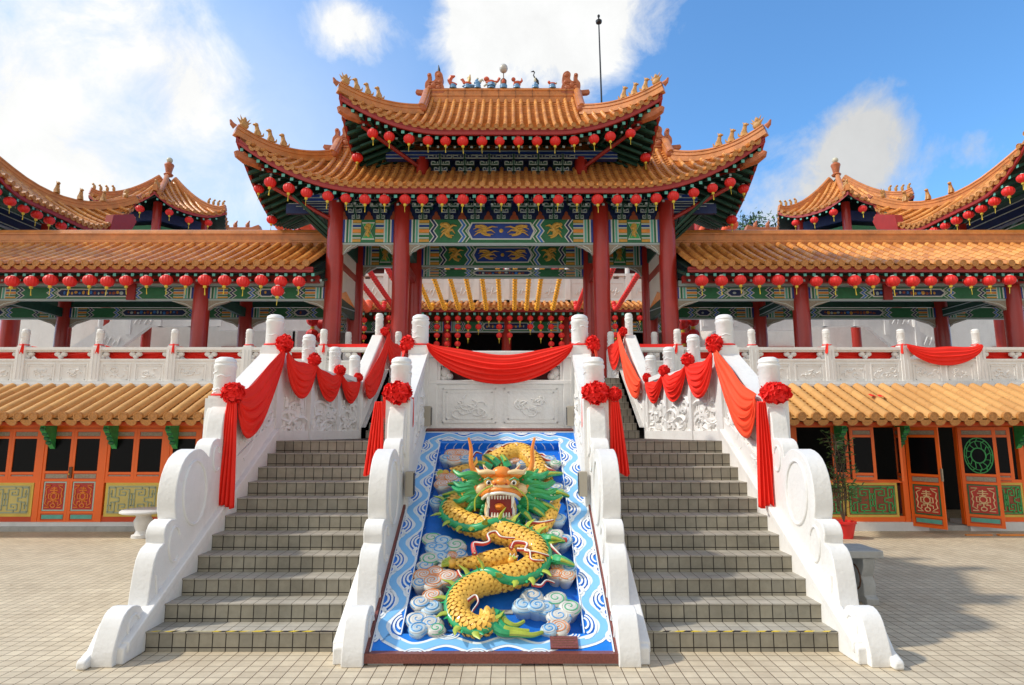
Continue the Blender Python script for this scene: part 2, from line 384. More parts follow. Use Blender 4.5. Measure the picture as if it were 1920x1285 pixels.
def lerp(a, b, t): return a + (b - a) * t
def smooth_path(P, n=8):
    """catmull-rom through P (tuples of any length)"""
    out = []; K = len(P)
    for i in range(K - 1):
        p0 = P[max(i - 1, 0)]; p1 = P[i]; p2 = P[i + 1]; p3 = P[min(i + 2, K - 1)]
        for k in range(n):
            t = k / n
            out.append(tuple(.5 * ((2 * b) + (c - a) * t + (2 * a - 5 * b + 4 * c - d) * t * t + (3 * b - a - 3 * c + d) * t ** 3) for a, b, c, d in zip(p0, p1, p2, p3)))
    out.append(tuple(P[-1])); return out
XC = -0.09    # the centre line of the gate
# ================================================================ ground
g = MB(); g.poly([(-400, -60, 0), (400, -60, 0), (400, 900, 0), (-400, 900, 0)], 'plaza_tile')
tag(g.build('ground', smooth=0), None, None, kind='structure')

# ================================================================ stairs
D1, TR, RR, R1 = 5.73, .278, .165, .171          # front of the first step, tread, riser, first riser
ZL = R1 + 10 * RR; DL = D1 + 10 * TR             # landing height 1.821, landing front
def flight(m, x0, x1, d0, n, tr, rise, zb, r1=None, dend=None, zfloor=0.0):
    for i in range(n):
        z0 = zb + (0 if i == 0 else (r1 or rise) + (i - 1) * rise); z1 = zb + (r1 or rise) + i * rise
        ya = d0 + i * tr; yb = ya + tr if i < n - 1 else dend
        k = len(m.v); zz = zb + (r1 or rise)
        # riser
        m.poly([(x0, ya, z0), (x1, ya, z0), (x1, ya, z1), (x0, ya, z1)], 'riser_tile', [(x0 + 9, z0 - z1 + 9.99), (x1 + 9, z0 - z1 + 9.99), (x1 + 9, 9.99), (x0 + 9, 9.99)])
        ln = .012
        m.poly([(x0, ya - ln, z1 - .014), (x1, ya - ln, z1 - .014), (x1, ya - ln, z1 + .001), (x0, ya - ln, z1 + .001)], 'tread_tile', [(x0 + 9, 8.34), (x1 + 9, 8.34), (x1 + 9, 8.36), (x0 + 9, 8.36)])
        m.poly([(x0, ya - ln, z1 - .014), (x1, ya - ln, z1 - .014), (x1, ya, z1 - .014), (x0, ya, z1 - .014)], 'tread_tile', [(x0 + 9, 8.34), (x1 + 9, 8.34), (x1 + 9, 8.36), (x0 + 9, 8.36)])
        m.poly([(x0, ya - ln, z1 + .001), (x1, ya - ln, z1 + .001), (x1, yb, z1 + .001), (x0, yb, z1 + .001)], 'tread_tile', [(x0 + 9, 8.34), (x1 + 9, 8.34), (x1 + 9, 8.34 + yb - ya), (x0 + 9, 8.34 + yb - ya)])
for sgn, nm in ((-1, 'left'), (1, 'right')):
    xa, xb = sorted((sgn * 1.28, sgn * 3.14))
    t = thing('stone_stairs', 'grey tiled lower stair flight on the %s of the dragon relief' % nm, 'stairs', ((xa + xb) / 2, D1, 0), 'flights of tiled stairs')
    m = MB(); flight(m, xa, xb, D1, 11, TR, RR, 0, R1, dend=DL + .02); m.build('steps', t, smooth=0)
    # the landing spreads back to the upper flight
    m = MB(); X0, X1 = (-3.2, -1.05) if sgn < 0 else (1.05, 3.2)
    m.box(X0, X1, DL + .022, 11.0, 0, ZL - .0, 'tread_tile'); m.build('landing', t, smooth=0)
    # warning tape on the first nosing
    m = MB(); rn = random.Random(5 + sgn); x = xa + .02
    xs_ = [x]
    while xs_[-1] < xb - .1: xs_.append(xs_[-1] + rn.uniform(.05, .09))
    m.v = [(q, D1 - .016 + (.012 * rn.random() if e else 0), R1 + .004) for q in xs_ for e in (0, 1) for _ in (0,)]
    m.v = [(q + (.02 if e else -.02), (D1 + .022 - .014 * rn.random()) if e else D1 - .016, R1 + .004) for q in xs_ for e in (0, 1)]
    for i in range(len(xs_) - 1): m.face([2 * i, 2 * i + 2, 2 * i + 3, 2 * i + 1], 'yellow_tape' if i % 2 and rn.random() < .8 else ('black_metal' if rn.random() < .55 else 'tape_worn'))
    m.build('warning_tape', t, smooth=0)
    t = thing('stone_stairs', 'narrow upper stair flight climbing to the terrace on the %s' % nm, 'stairs', (sgn * 2, 11.0, ZL), 'flights of tiled stairs')
    xa, xb = sorted((sgn * 1.0, sgn * 2.58))
    m = MB(); flight(m, xa, xb, 11.02, 9, .23, .14, ZL, dend=13.2); m.build('steps', t, smooth=0)

# ================================================================ terrace platform
t = thing('terrace', 'raised white terrace platform that carries the gate and corridors', 'terrace', (0, 12.9, 0))
ZT = 3.0
m = MB()
for a, b in ((-30, -2.85), (2.85, 30)): m.box(a, b, 12.9, 40, ZT - .16, ZT, 'white_stone')
m.box(-2.85, -.95, 13.2, 40, ZT - .16, ZT + .08, 'white_stone'); m.box(.95, 2.85, 13.2, 40, ZT - .16, ZT + .08, 'white_stone')
m.box(-.95, .95, 8.95, 40, ZT - .16, ZT - .02, 'white_stone'); m.build('deck', t, smooth=0)
m = MB()
m.box(-16, -2.85, 12.84, 12.9, 2.74, 3.012, 'white_stone'); m.box(2.85, 16, 12.84, 12.9, 2.74, 3.012, 'white_stone')
m.box(-16, -2.85, 12.8, 12.84, 2.9, 2.95, 'white_stone'); m.box(2.85, 16, 12.8, 12.84, 2.9, 2.95, 'white_stone')
m.build('fascia', t, smooth=0)
m = MB(); m.box(-5.4, -2.8, 12.92, 13.05, 0, 2.84, 'white_paint'); m.box(2.8, 5.4, 12.92, 13.05, 0, 2.84, 'white_paint')
m.box(-1.0, 1.0, 8.9, 8.98, 0, 2.84, 'white_wall'); m.box(-1.0, -.94, 8.98, 13, 0, 2.84, 'white_wall'); m.box(.94, 1.0, 8.98, 13, 0, 2.84, 'white_wall')
m.box(-16, 16, 17.0, 17.1, 0, 2.84, 'dark_void')
m.build('support_wall', t, smooth=0)

# ================================================================ carved white balustrades
def newel(mb, x, y, zb, zs, zt, r=.12, w=.15, n=20):
    """square body to the shoulder zs, round carved head to zt"""
    mb.box(x - w, x + w, y - w, y + w, zb, zs - .03, 'white_paint')
    mb.box(x - w * .86, x + w * .86, y - w * .86, y + w * .86, zs - .03, zs, 'white_paint')
    h = zt - zs
    mb.lathe((x, y, zs), [(r * .92, 0), (r * .97, .03), (r * .97, h * .70), (r * 1.05, h * .73), (r * 1.05, h * .79), (r * .95, h * .81), (r * .95, h * .85), (r * 1.0, h * .87), (r * .9, h * .95), (r * .6, h)], 'white_paint', n)
    rn = random.Random(int(x * 100 + y * 37))
    for k in range(7):            # low carved clouds winding round the head
        th = rn.uniform(0, 2 * PI); z = zs + h * (.08 + .085 * k); pts = []
        for i in range(7): a = th + i * .22; pts.append((x + math.cos(a) * r * .97, y + math.sin(a) * r * .97, z + .012 * math.sin(i * 1.4 + k)))
        mb.tube(pts, .009, 'white_paint', 5)
def motif(mb, F, w, h, seed):
    """low relief of curling leaves and a little figure; F maps (a,b,height)->point"""
    rn = random.Random(seed)
    for k in range(6):
        a0 = rn.uniform(-.36, .36) * w; b0 = rn.uniform(-.3, .25) * h; s0 = rn.uniform(.12, .26) * h; d = rn.choice((-1, 1)); ph = rn.uniform(0, 6.28)
        pts = []
        for i in range(9):
            th = ph + d * i * .55; rr = s0 * (1 - i / 11)
            pts.append(F(a0 + rr * math.cos(th) * 1.4, b0 + rr * math.sin(th), .012))
        mb.tube(pts, [h * .045 * (1 - i / 14) for i in range(9)], 'white_paint', 5)
    for k in range(5):
        a0 = rn.uniform(-.4, .4) * w; b0 = rn.uniform(-.34, .36) * h
        mb.tube([F(a0, b0, .01), F(a0 + rn.uniform(-.16, .16) * w, b0 + rn.uniform(-.1, .18) * h, .02)], [h * .05, h * .02], 'white_paint', 5)
def panel_wall(mb, P0, P1, th, zb0, zb1, zt0, zt1, nrm, npan=2, seed=0, slot=None, rail=.07):
    """solid balustrade panel from P0 to P1 (x,y), bottom/top heights at both ends, front direction nrm"""
    P0 = Vector((*P0, 0)); P1 = Vector((*P1, 0)); d = (P1 - P0); n = Vector((*nrm, 0)).normalized()
    def F(u, z, h): p = P0 + d * u + n * h; zb = lerp(zb0, zb1, u); zt = lerp(zt0, zt1, u); return (p.x, p.y, lerp(zb, zt, z))
    def slab(u0, u1, z0, z1, h0, h1):
        pts = [F(u, z, h) for h in (h0, h1) for (u, z) in ((u0, z0), (u1, z0), (u1, z1), (u0, z1))]
        b = len(mb.v); mb.v += pts
        for q in ((0, 1, 2, 3), (7, 6, 5, 4), (0, 1, 5, 4), (1, 2, 6, 5), (2, 3, 7, 6), (3, 0, 4, 7)): mb.face([b + i for i in q], 'white_paint')
    H = ((zt0 - zb0) + (zt1 - zb1)) / 2; Lh = d.length
    e = rail / H
    slab(0, 1, 1 - e, 1, -th / 2 - .03, th / 2 + .03)                                    # hand rail
    if slot:
        s0, s1 = slot
        slab(0, 1, 0, s0, -th / 2, th / 2)
        slab(0, 1, s0 - .012 / H * 1, s0 + .03 / H, -th / 2 - .015, th / 2 + .018)
        ztop = s1
        slab(0, 1, s1, 1 - e, -th / 2 + .01, th / 2 - .012)
        body = s0
        # cloud shaped struts in the open slot
        uc = [0, .5, 1]
        for q in uc:
            c = P0 + d * q
            for (du, dz, r_) in ((-.07, .75, .055), (.07, .75, .055), (0, .45, .045), (0, .12, .03)):
                if (q == 0 and du < 0) or (q == 1 and du > 0): continue
                p = c + d.normalized() * (du * (1 if q == .5 else 1.0)); zz = lerp(lerp(zb0, zb1, q), lerp(zt0, zt1, q), lerp(s0, s1, dz))
                mb.ell((p.x, p.y, zz), (r_ * 1.25, th * .42, r_ * 1.0), 'white_paint', 12, 7)
    else:
        slab(0, 1, 0, 1 - e, -th / 2, th / 2); body = 1 - e
    # frames and motifs on the body
    for k in range(npan):
        u0 = (k + .07) / npan; u1 = (k + .93) / npan; fw = .02 / Lh; a0, a1 = .13 * body, .87 * body; fz = .02 / H
        h0, h1 = th / 2 - .002, th / 2 + .014
        slab(u0, u1, a0, a0 + fz, h0, h1); slab(u0, u1, a1 - fz, a1, h0, h1); slab(u0, u0 + fw, a0 + fz, a1 - fz, h0, h1); slab(u1 - fw, u1, a0 + fz, a1 - fz, h0, h1)
        q = 2.6; slab(u0 + q * fw, u1 - q * fw, a0 + q * fz, a0 + q * fz + fz * .6, h0, h1 - .005); slab(u0 + q * fw, u1 - q * fw, a1 - q * fz - fz * .6, a1 - q * fz, h0, h1 - .005)
        slab(u0 + q * fw, u0 + q * fw + fw * .6, a0 + q * fz, a1 - q * fz, h0, h1 - .005); slab(u1 - q * fw - fw * .6, u1 - q * fw, a0 + q * fz, a1 - q * fz, h0, h1 - .005)
        uc, zc = (u0 + u1) / 2, (a0 + a1) / 2; pw = (u1 - u0) * Lh - .1; phh = (a1 - a0) * H - .1
        motif(mb, lambda a, b, h: Vector(F(uc + a / Lh, zc + b / H, th / 2 + h - .006)), pw, phh, seed + k)

SCROLL = [(5.36, 0), (5.36, .10), (5.42, .28), (5.48, .385), (5.58, .43), (5.70, .40), (5.77, .32), (5.80, .36), (5.82, .55), (5.86, .76), (5.93, .86), (6.0, .89), (5.985, .97), (6.02, 1.06),
          (6.11, 1.10), (6.17, 1.09), (6.14, 1.18), (6.13, 1.34), (6.17, 1.53), (6.27, 1.68), (6.42, 1.755), (6.57, 1.765), (6.70, 1.71), (6.76, 1.67), (6.77, 1.75), (6.82, 1.84),
          (6.92, 1.875), (6.99, 1.87), (7.0, 1.98), (7.03, 2.14), (7.10, 2.24), (7.12, 2.24), (7.12, 0)]
def banister(name, label, X, side, dz=0.0, sx=None):
    """X centre line, side = +1/-1 direction of the face that looks onto the stairs"""
    t = thing(name, label, 'banister', (X, 5.36, 0), 'white scroll ended banisters')
    SXc, SH = sx if sx else (X, .092)      # the scroll end is thinner than the posts
    hw = .135
    m = MB(); P = []
    sp = smooth_path([(a, b) for a, b in SCROLL[:-2]], 2) + SCROLL[-2:]
    m.prism(sp, SXc - SH, SXc + SH, 'white_paint', 'x'); m.build('scroll_end', t, smooth=50, bevel=.045, seg=4)
    m = MB()
    for s in (-1, 1):
        xx = SXc + s * (SH + .002)
        def ring(c, ry, rz, r, a0=0, a1=2 * PI, tilt=.12):
            pts = []
            for i in range(33):
                a = lerp(a0, a1, i / 32); y = ry * math.cos(a); z = rz * math.sin(a)
                pts.append((xx, c[0] + y * math.cos(tilt) - z * math.sin(tilt), c[1] + z * math.cos(tilt) + y * math.sin(tilt)))
            m.tube(pts, r, 'white_paint', 8, cap=True, sq=1)
        ring((6.50, 1.32), .23, .33, .016); ring((6.18, .85), .10, .17, .013, .4, 5.4); ring((5.62, .25), .085, .10, .013, .2, 5.2); ring((6.92, 1.65), .08, .14, .012, .4, 5.4)
        m.tube([(xx, a, b) for a, b in smooth_path([(5.9, .62), (5.93, .45), (6.0, .3), (6.2, .42), (6.3, .52)], 4)], .012, 'white_paint', 6)
        # ledge along the string of the stairs
    m.build('scroll_relief', t)
    m = MB(); sl = RR / TR
    zs = lambda y: (y - D1) * sl + .02
    for s in (-1, 1):
        if s != side: continue
        wd = abs(X) - 3.14 if sx else 0
        xa, xb = sorted((X + s * .09, X + s * (hw + .045)))
        m.prism([(5.42, 0), (5.62, 0), (DL + .02, 0), (DL + .02, zs(DL) + .30), (5.42, zs(5.42) + .30 if zs(5.42) + .30 > .03 else .03)], xa, xb, 'white_paint', 'x')
        xa, xb = sorted((X + s * .08, X + s * (hw + .06)))
        m.prism([(5.46, max(.0, zs(5.46) + .22)), (DL + .03, zs(DL) + .24), (DL + .03, zs(DL) + .32), (5.46, max(.05, zs(5.46) + .31))], xa, xb, 'white_paint', 'x')
    m.build('stringer', t, smooth=30, bevel=.012)
    m = MB(); newel(m, X, 7.25, .2, 2.37, 2.84, .125, .145); m.build('newel_post', t)
    m = MB(); newel(m, X, 8.68, .5, 3.18, 3.64, .125, .145); m.build('newel_post', t)
    m = MB(); panel_wall(m, (X, 7.38), (X, 8.55), .2, zs(7.38) + .1, zs(8.55) + .1, 2.36, 3.06, (side, 0), 2, seed=int(X * 10) + 50, rail=.09)
    panel_wall(m, (X, 7.38), (X, 8.55), .19, zs(7.38) + .1, zs(8.55) + .1, 2.35, 3.05, (-side, 0), 2, seed=3, rail=.09)
    m.build('carved_panel', t)
    # outer skirt down to the ground
    m = MB(); m.prism([(7.12, 0), (8.66, 0), (8.66, 2.2), (7.12, 1.5)], X - .128, X + .128, 'white_paint', 'x'); m.build('plinth_wall', t)
    # the broad shoulder that flows up the newel
    m = MB(); m.prism(smooth_path([(7.02, 1.7), (7.06, 2.1), (7.12, 2.25), (7.2, 2.3)], 4) + [(7.2, 1.6)], X - .11, X + .11, 'white_paint', 'x'); m.build('shoulder', t, bevel=.04, seg=3)
    return t
XO, XI = 3.30, 1.17
outL = banister('scroll_banister', 'white scroll banister at the outer left edge of the steps by the round stone table', -XO - .0, 1, sx=(-3.265, .092))
inL = banister('scroll_banister', 'white scroll ended banister along the left edge of the dragon relief', -XI, -1)
inR = banister('scroll_banister', 'white scroll ended banister along the right edge of the dragon relief', XI - .01, 1)
outR = banister('scroll_banister', 'white scroll banister at the outer right edge of the steps by the grey bench', XO - .02, -1, sx=(3.265, .092))
for o, s in ((outL, -1), (outR, 1)):
    m = MB(); m.prism([(5.30, 0), (5.30, .07), (5.42, .12), (5.56, .30), (5.7, .33), (5.7, 0)], ORG[o].x + s * .05, ORG[o].x + s * .14, 'white_paint', 'x'); m.build('foot_block', o, bevel=.02)

# landing and upper flight balustrades
for sg, nm in ((-1, 'left'), (1, 'right')):
    t = thing('landing_balustrade', 'white carved balustrade angling from the landing up the narrow flight on the %s' % nm, 'balustrade', (sg * 3.0, 9.8, ZL), 'landing balustrades')
    P = [(sg * 3.30, 8.68), (sg * 3.02, 9.35), (sg * 2.84, 10.15), (sg * 2.71, 10.95)]
    tops = [3.64, 3.457, 3.37, 3.33]
    for i in (1, 2, 3):
        m = MB(); newel(m, P[i][0], P[i][1], ZL - .3, tops[i] - .42, tops[i], .10, .11, 16); m.build('newel_post', t)
    for i in range(3):
        a, b = Vector(P[i]), Vector(P[i + 1]); d = (b - a).normalized(); a2 = a + d * .10; b2 = b - d * .09; nrm = (-d.y, d.x) if sg > 0 else (d.y, -d.x)
        m = MB(); panel_wall(m, a2, b2, .16, ZL - .4, ZL - .4, 2.94, 2.90, nrm, 2 if i < 3 else 1, seed=70 + i * 3 + sg, rail=.08)
        m.build('carved_panel', t)
    m = MB()
    for i in range(3):
        a, b = P[i], P[i + 1]; inx = -sg * .14
        m.v += []; k = len(m.v)
        m.v += [(a[0] + inx, a[1], ZL - .1), (b[0] + inx, b[1], ZL - .1), (b[0] + inx, b[1], ZL + .14), (a[0] + inx, a[1], ZL + .14), (a[0], a[1], ZL - .1), (b[0], b[1], ZL - .1), (b[0], b[1], ZL + .14), (a[0], a[1], ZL + .14)]
        for q in ((0, 1, 2, 3), (4, 5, 6, 7), (3, 2, 6, 7), (0, 3, 7, 4), (1, 2, 6, 5)): m.face([k + j for j in q], 'white_paint')
    m.build('kerb', t, smooth=0)
    x = sg * 2.68
    m = MB(); m.prism([(10.98, 1.5), (12.72, 1.5), (12.72, 3.92), (12.6, 3.98), (12.45, 3.86), (11.02, 2.82)], x - .12, x + .12, 'white_paint', 'x'); m.build('rail_wall', t, bevel=.03, seg=3)
    m = MB()
    for s in (-1, 1):
        m.tube([(x + s * .12, 11.1, 2.66), (x + s * .12, 12.5, 3.67)], .022, 'white_paint', 8); m.tube([(x + s * .12, 11.1, 2.36), (x + s * .12, 12.5, 3.32)], .018, 'white_paint', 8)
        m.prism([(11.0, ZL), (11.0, ZL + .2), (12.9, 3.28), (13.0, 3.1), (12.9, 3.0)], x - sg * .2, x - sg * .12, 'white_paint', 'x')
    m.build('rail_moulding', t)
    m = MB(); newel(m, x - sg * .0, 12.72, 2.9, 3.95, 4.46, .085, .11, 16); m.build('newel_post', t)
    m = MB(); panel_wall(m, (x - sg * .05, 12.9), (sg * 2.44, 13.5), .12, 3.0, 3.0, 3.86, 3.80, (-sg, -.5), 1, seed=11); m.build('carved_panel', t)
    m = MB(); newel(m, sg * 2.42, 13.55, 2.9, 3.8, 4.2, .075, .09, 14); m.build('newel_post', t)

# centre wall above the dragon
t = thing('centre_balustrade', 'white carved panel wall with an open slot above the dragon relief', 'balustrade', (0, 8.7, 1.9))
m = MB(); xl, xr = -XI + .12, XI - .13
m.box(xl, xr, 8.62, 8.78, 1.78, 2.68, 'white_paint'); m.box(xl, -.86, 8.62, 8.78, 2.68, 3.0, 'white_paint'); m.box(.86, xr, 8.62, 8.78, 2.68, 3.0, 'white_paint')
m.box(-.86, .86, 8.63, 8.77, 2.89, 3.0, 'white_paint')
m.build('slab', t, smooth=0)
m = MB(); m.box(xl, xr, 8.58, 8.82, 3.002, 3.1, 'white_paint'); m.box(xl, xr, 8.595, 8.62, 2.62, 2.68, 'white_paint'); m.box(xl, xr, 8.59, 8.62, 1.93, 2.01, 'white_paint')
m.box(xl, -.9, 8.60, 8.622, 1.93, 3.0, 'white_paint'); m.box(.9, xr, 8.60, 8.622, 1.93, 3.0, 'white_paint')
m.build('rail', t, bevel=.01)
for s in (-1, 1):
    m = MB(); x0, x1 = sorted((s * .06, s * .82)); 
    for (e, h) in ((0, .016), (.05, .01)):
        a0, a1, b0, b1 = x0 + e, x1 - e, 2.07 + e, 2.56 - e
        m.box(a0, a1, 8.62 - h, 8.63, b0, b0 + .014, 'white_paint'); m.box(a0, a1, 8.62 - h, 8.63, b1 - .014, b1, 'white_paint'); m.box(a0, a0 + .014, 8.62 - h, 8.63, b0, b1, 'white_paint'); m.box(a1 - .014, a1, 8.62 - h, 8.63, b0, b1, 'white_paint')
    cx = (x0 + x1) / 2
    for sd in range(2): motif(m, lambda a, b, h: Vector((cx + a, 8.62 - h + .004, 2.31 + b)), .52, .34, 5 + sd * 7 + s)
    m.build('carved_panel', t)
    m = MB()
    for (dx, dz, r_) in ((.0, .80, .075), (.06, .74, .06), (-.02, .70, .05), (-.04, .725, .03)): m.ell((s * (.80 - dx), 8.7, 2.0 + dz), (r_, .07, r_), 'white_paint', 12, 8)
    m.build('cloud_bracket', t)
m = MB(); m.box(-.85, .85, 8.86, 8.9, 2.6, 3.0, 'dark_red'); m.build('back_board', t, smooth=0)

# terrace balustrades
PX = [-15.34, -13.71, -12.08, -10.45, -8.82, -7.19, -5.56, -3.94]
for sg, nm in ((-1, 'left'), (1, 'right')):
    xs = PX if sg < 0 else [2 * XC - p + .02 for p in PX][::-1]
    t = thing('terrace_balustrade', 'long white carved balustrade on the terrace edge on the %s' % nm, 'balustrade', (sg * 9, 12.97, ZT), 'terrace balustrades')
    for x in xs:
        m = MB(); newel(m, x, 12.97, ZT - .1, 3.79, 4.16, .078, .10, 16)
        for dx in (-.04, .04): m.box(x + dx - .006, x + dx + .006, 12.86, 12.872, 3.05, 3.7, 'white_stone')
        for p in m.mats: pass
        m.build('newel_post', t)
    for a, b in zip(xs[:-1], xs[1:]):
        m = MB(); panel_wall(m, (a + .1, 12.97), (b - .1, 12.97), .13, ZT - .08, ZT - .08, 3.75, 3.75, (0, -1), 2, seed=int(a * 7) % 97, slot=(.66, .885), rail=.06); m.build('carved_panel', t)
    xe = xs[-1] if sg < 0 else xs[0]; xi = sg * 2.82
    m = MB(); newel(m, xe + .0 - sg * .28, 13.9, ZT, 3.85, 4.25, .075, .09, 14); m.build('newel_post', t)
    m = MB(); a, b = sorted((xe - sg * .1, xi)); panel_wall(m, (a, 12.99), (b, 12.99), .13, ZT - .08, ZT - .08, 3.75, 3.75, (0, -1), 1, seed=5, slot=(.62, .885), rail=.07); m.build('carved_panel', t)
# ================================================================ tiled roofs
class Roof:
    """hip-and-gable roof: corners sweep up. q squeezes the end slopes."""
    def __init__(s, cx, cy, hx, hy, xg, z0, a, b, L, E, p, q):
        s.__dict__.update(locals()); s.sg = (hx - xg) * q
    def z(s, X, Y):
        sf = s.hy - abs(Y - s.cy); ax = abs(X - s.cx); ss = (s.hx - ax) * s.q
        if ax <= s.xg + 1e-6: d = sf; e = ss
        else: d = min(sf, ss); e = max(ss, sf)
        d = max(d, -.3)
        return s.z0 + s.a * d + s.b * d * d + s.L * max(0, 1 - max(e, -.05) / s.E) ** s.p
def tile_row(mb, P, nrm, acr, r, tl=.22, mat_='tile_glaze', row=0, seg=6):
    sa, sb = (1.02, .985) if mat_ == 'tile_yellow' else (1.07, .95)
    """one row of barrel tiles along the points P, half round section, stepped every tile"""
    rings = []; L = 0; K = len(P)
    for i in range(K - 1):
        d = (P[i + 1] - P[i]).length; n = max(1, round(d / tl))
        for k in range(n):
            p0 = P[i].lerp(P[i + 1], k / n); p1 = P[i].lerp(P[i + 1], (k + 1) / n)
            rings.append((p0, r * sa, L)); rings.append((p1, r * sb, L + .96)); L += 1
    b = len(mb.v)
    for (p, rr, l) in rings:
        for j in range(seg + 1):
            th = PI * j / seg; mb.v.append(tuple(p + acr * (math.cos(th) * rr) + nrm * (math.sin(th) * rr * 1.05)))
    w = seg + 1
    for i in range(len(rings) - 1):
        l0 = rings[i][2]; l1 = rings[i + 1][2]
        for j in range(seg):
            mb.face([b + i * w + j, b + i * w + j + 1, b + (i + 1) * w + j + 1, b + (i + 1) * w + j], mat_, [(row + .3, l0 + .01), (row + .6, l0 + .01), (row + .6, min(l1, l0 + .97)), (row + .3, min(l1, l0 + .97))])
def cap_disc(mb, c, out, up, r, m='tile_face'):
    """round face of the eave tile with a moulded rim"""
    a = out.cross(up).normalized(); up = a.cross(out).normalized(); n = 12; b = len(mb.v)
    for (rr, h) in ((1, -.05), (1, .012), (.8, .012), (.72, .002), (.0001, .006)):
        for j in range(n): th = 2 * PI * j / n; mb.v.append(tuple(c + a * (math.cos(th) * r * rr) + up * (math.sin(th) * r * rr) + out * h))
    for i in range(4):
        for j in range(n): j2 = (j + 1) % n; mb.face([b + i * n + j, b + i * n + j2, b + (i + 1) * n + j2, b + (i + 1) * n + j], m)
def drip(mb, c, out, up, w, h, m='tile_face'):
    """curved drip tile between two rows"""
    a = out.cross(up).normalized(); k = len(mb.v); n = 7; F = []; 
    top = [c + a * (w * (j / (n - 1) * 2 - 1)) - up * (.25 * h * (1 - (j / (n - 1) * 2 - 1) ** 2)) for j in range(n)]
    bot = [c + a * (w * (j / (n - 1) * 2 - 1)) - up * (h * max(0.0, 1 - (j / (n - 1) * 2 - 1) ** 2) ** .6 + .012) + out * .01 for j in range(n)]
    mb.v += [tuple(p) for p in top] + [tuple(p) for p in bot] + [tuple(p - out * .02) for p in top] + [tuple(p - out * .02) for p in bot]
    for j in range(n - 1):
        mb.face([k + j, k + j + 1, k + n + j + 1, k + n + j], m); mb.face([k + 2 * n + j, k + 3 * n + j, k + 3 * n + j + 1, k + 2 * n + j + 1], m); mb.face([k + n + j, k + n + j + 1, k + 3 * n + j + 1, k + 3 * n + j], m)
def slope_tiles(tb, pb, cb, fn, outd, us, r, smax, mat_='tile_glaze', tl=.22, caps=True, ns=7, pan='tile_pan', capr=None):
    """fn(u, s) -> surface point; us = row positions along the eave; outd = outward horizontal direction"""
    capr = capr or r * 1.12
    for k, u in enumerate(us):
        sm = smax(u)
        if sm < .12: continue
        P = [fn(u, sm * i / ns) for i in range(ns + 1)]
        du = (fn(u + .05, sm * .4) - fn(u - .05, sm * .4)).normalized()
        ds = (P[-1] - P[0]).normalized(); nr = du.cross(ds).normalized()
        if nr.z < 0: nr = -nr
        tile_row(tb, P, nr, du, r, tl, mat_, k)
        if caps:
            d0 = (P[0] - P[1]).normalized(); o = (outd + Vector((0, 0, d0.z * .2))).normalized()
            cap_disc(cb, P[0] + nr * r * .35 + o * .03, o, nr, capr)
            if k < len(us) - 1:
                c = fn((u + us[k + 1]) / 2, 0); drip(cb, c + o * .035 + nr * .0, o, nr, abs(us[k + 1] - u) / 2 * .92, r * 1.7)
        if k < len(us) - 1:      # pan tiles between the rows, lapped like scales
            u2 = us[k + 1]; sm2 = smax(u2); s_ = min(sm, sm2) if min(sm, sm2) > .1 else max(sm, sm2); s_ = (sm + sm2) / 2
            n = max(2, int(s_ / (tl * .42))); b = len(pb.v); w = 4
            for i in range(n):
                for (q, lift) in ((i / n, .028), ((i + .97) / n, .0)):
                    for j in range(w):
                        t = j / (w - 1); uu = lerp(u, u2, t); p = fn(uu, min(q * lerp(sm, sm2, t), lerp(sm, sm2, t)))
                        pb.v.append(tuple(p + nr * (lift - .02 - .02 * math.sin(t * PI))))
            for i in range(2 * n - 1):
                for j in range(w - 1): pb.face([b + i * w + j, b + i * w + j + 1, b + (i + 1) * w + j + 1, b + (i + 1) * w + j], pan)
def ridge_tube(mb, pts, w, h, m='tile_ridge', layers=True):
    """built-up ridge: stacked courses with a rounded top, along pts"""
    pts = [Vector(p) for p in pts]; K = len(pts)
    prof = [(-w, -.09), (-w, h * .22), (-w * 1.22, h * .24), (-w * 1.22, h * .34), (-w * .92, h * .38), (-w * .92, h * .66), (-w * 1.15, h * .68), (-w * 1.15, h * .76), (-w * .8, h * .8), (-w * .6, h * .94), (0, h), (w * .6, h * .94), (w * .8, h * .8), (w * 1.15, h * .76), (w * 1.15, h * .68), (w * .92, h * .66), (w * .92, h * .38), (w * 1.22, h * .34), (w * 1.22, h * .24), (w, h * .22), (w, -.09)]
    n = len(prof); b = len(mb.v)
    for i, p in enumerate(pts):
        t = (pts[min(i + 1, K - 1)] - pts[max(i - 1, 0)]).normalized(); a = t.cross(Vector((0, 0, 1))).normalized(); u = a.cross(t).normalized()
        if u.z < 0: u = -u
        for (x, y) in prof: mb.v.append(tuple(p + a * x + u * y))
    for i in range(K - 1):
        for j in range(n): j2 = (j + 1) % n; mb.face([b + i * n + j, b + i * n + j2, b + (i + 1) * n + j2, b + (i + 1) * n + j], m)
    mb.face([b + j for j in range(n)], m); mb.face([b + (K - 1) * n + j for j in range(n)], m)
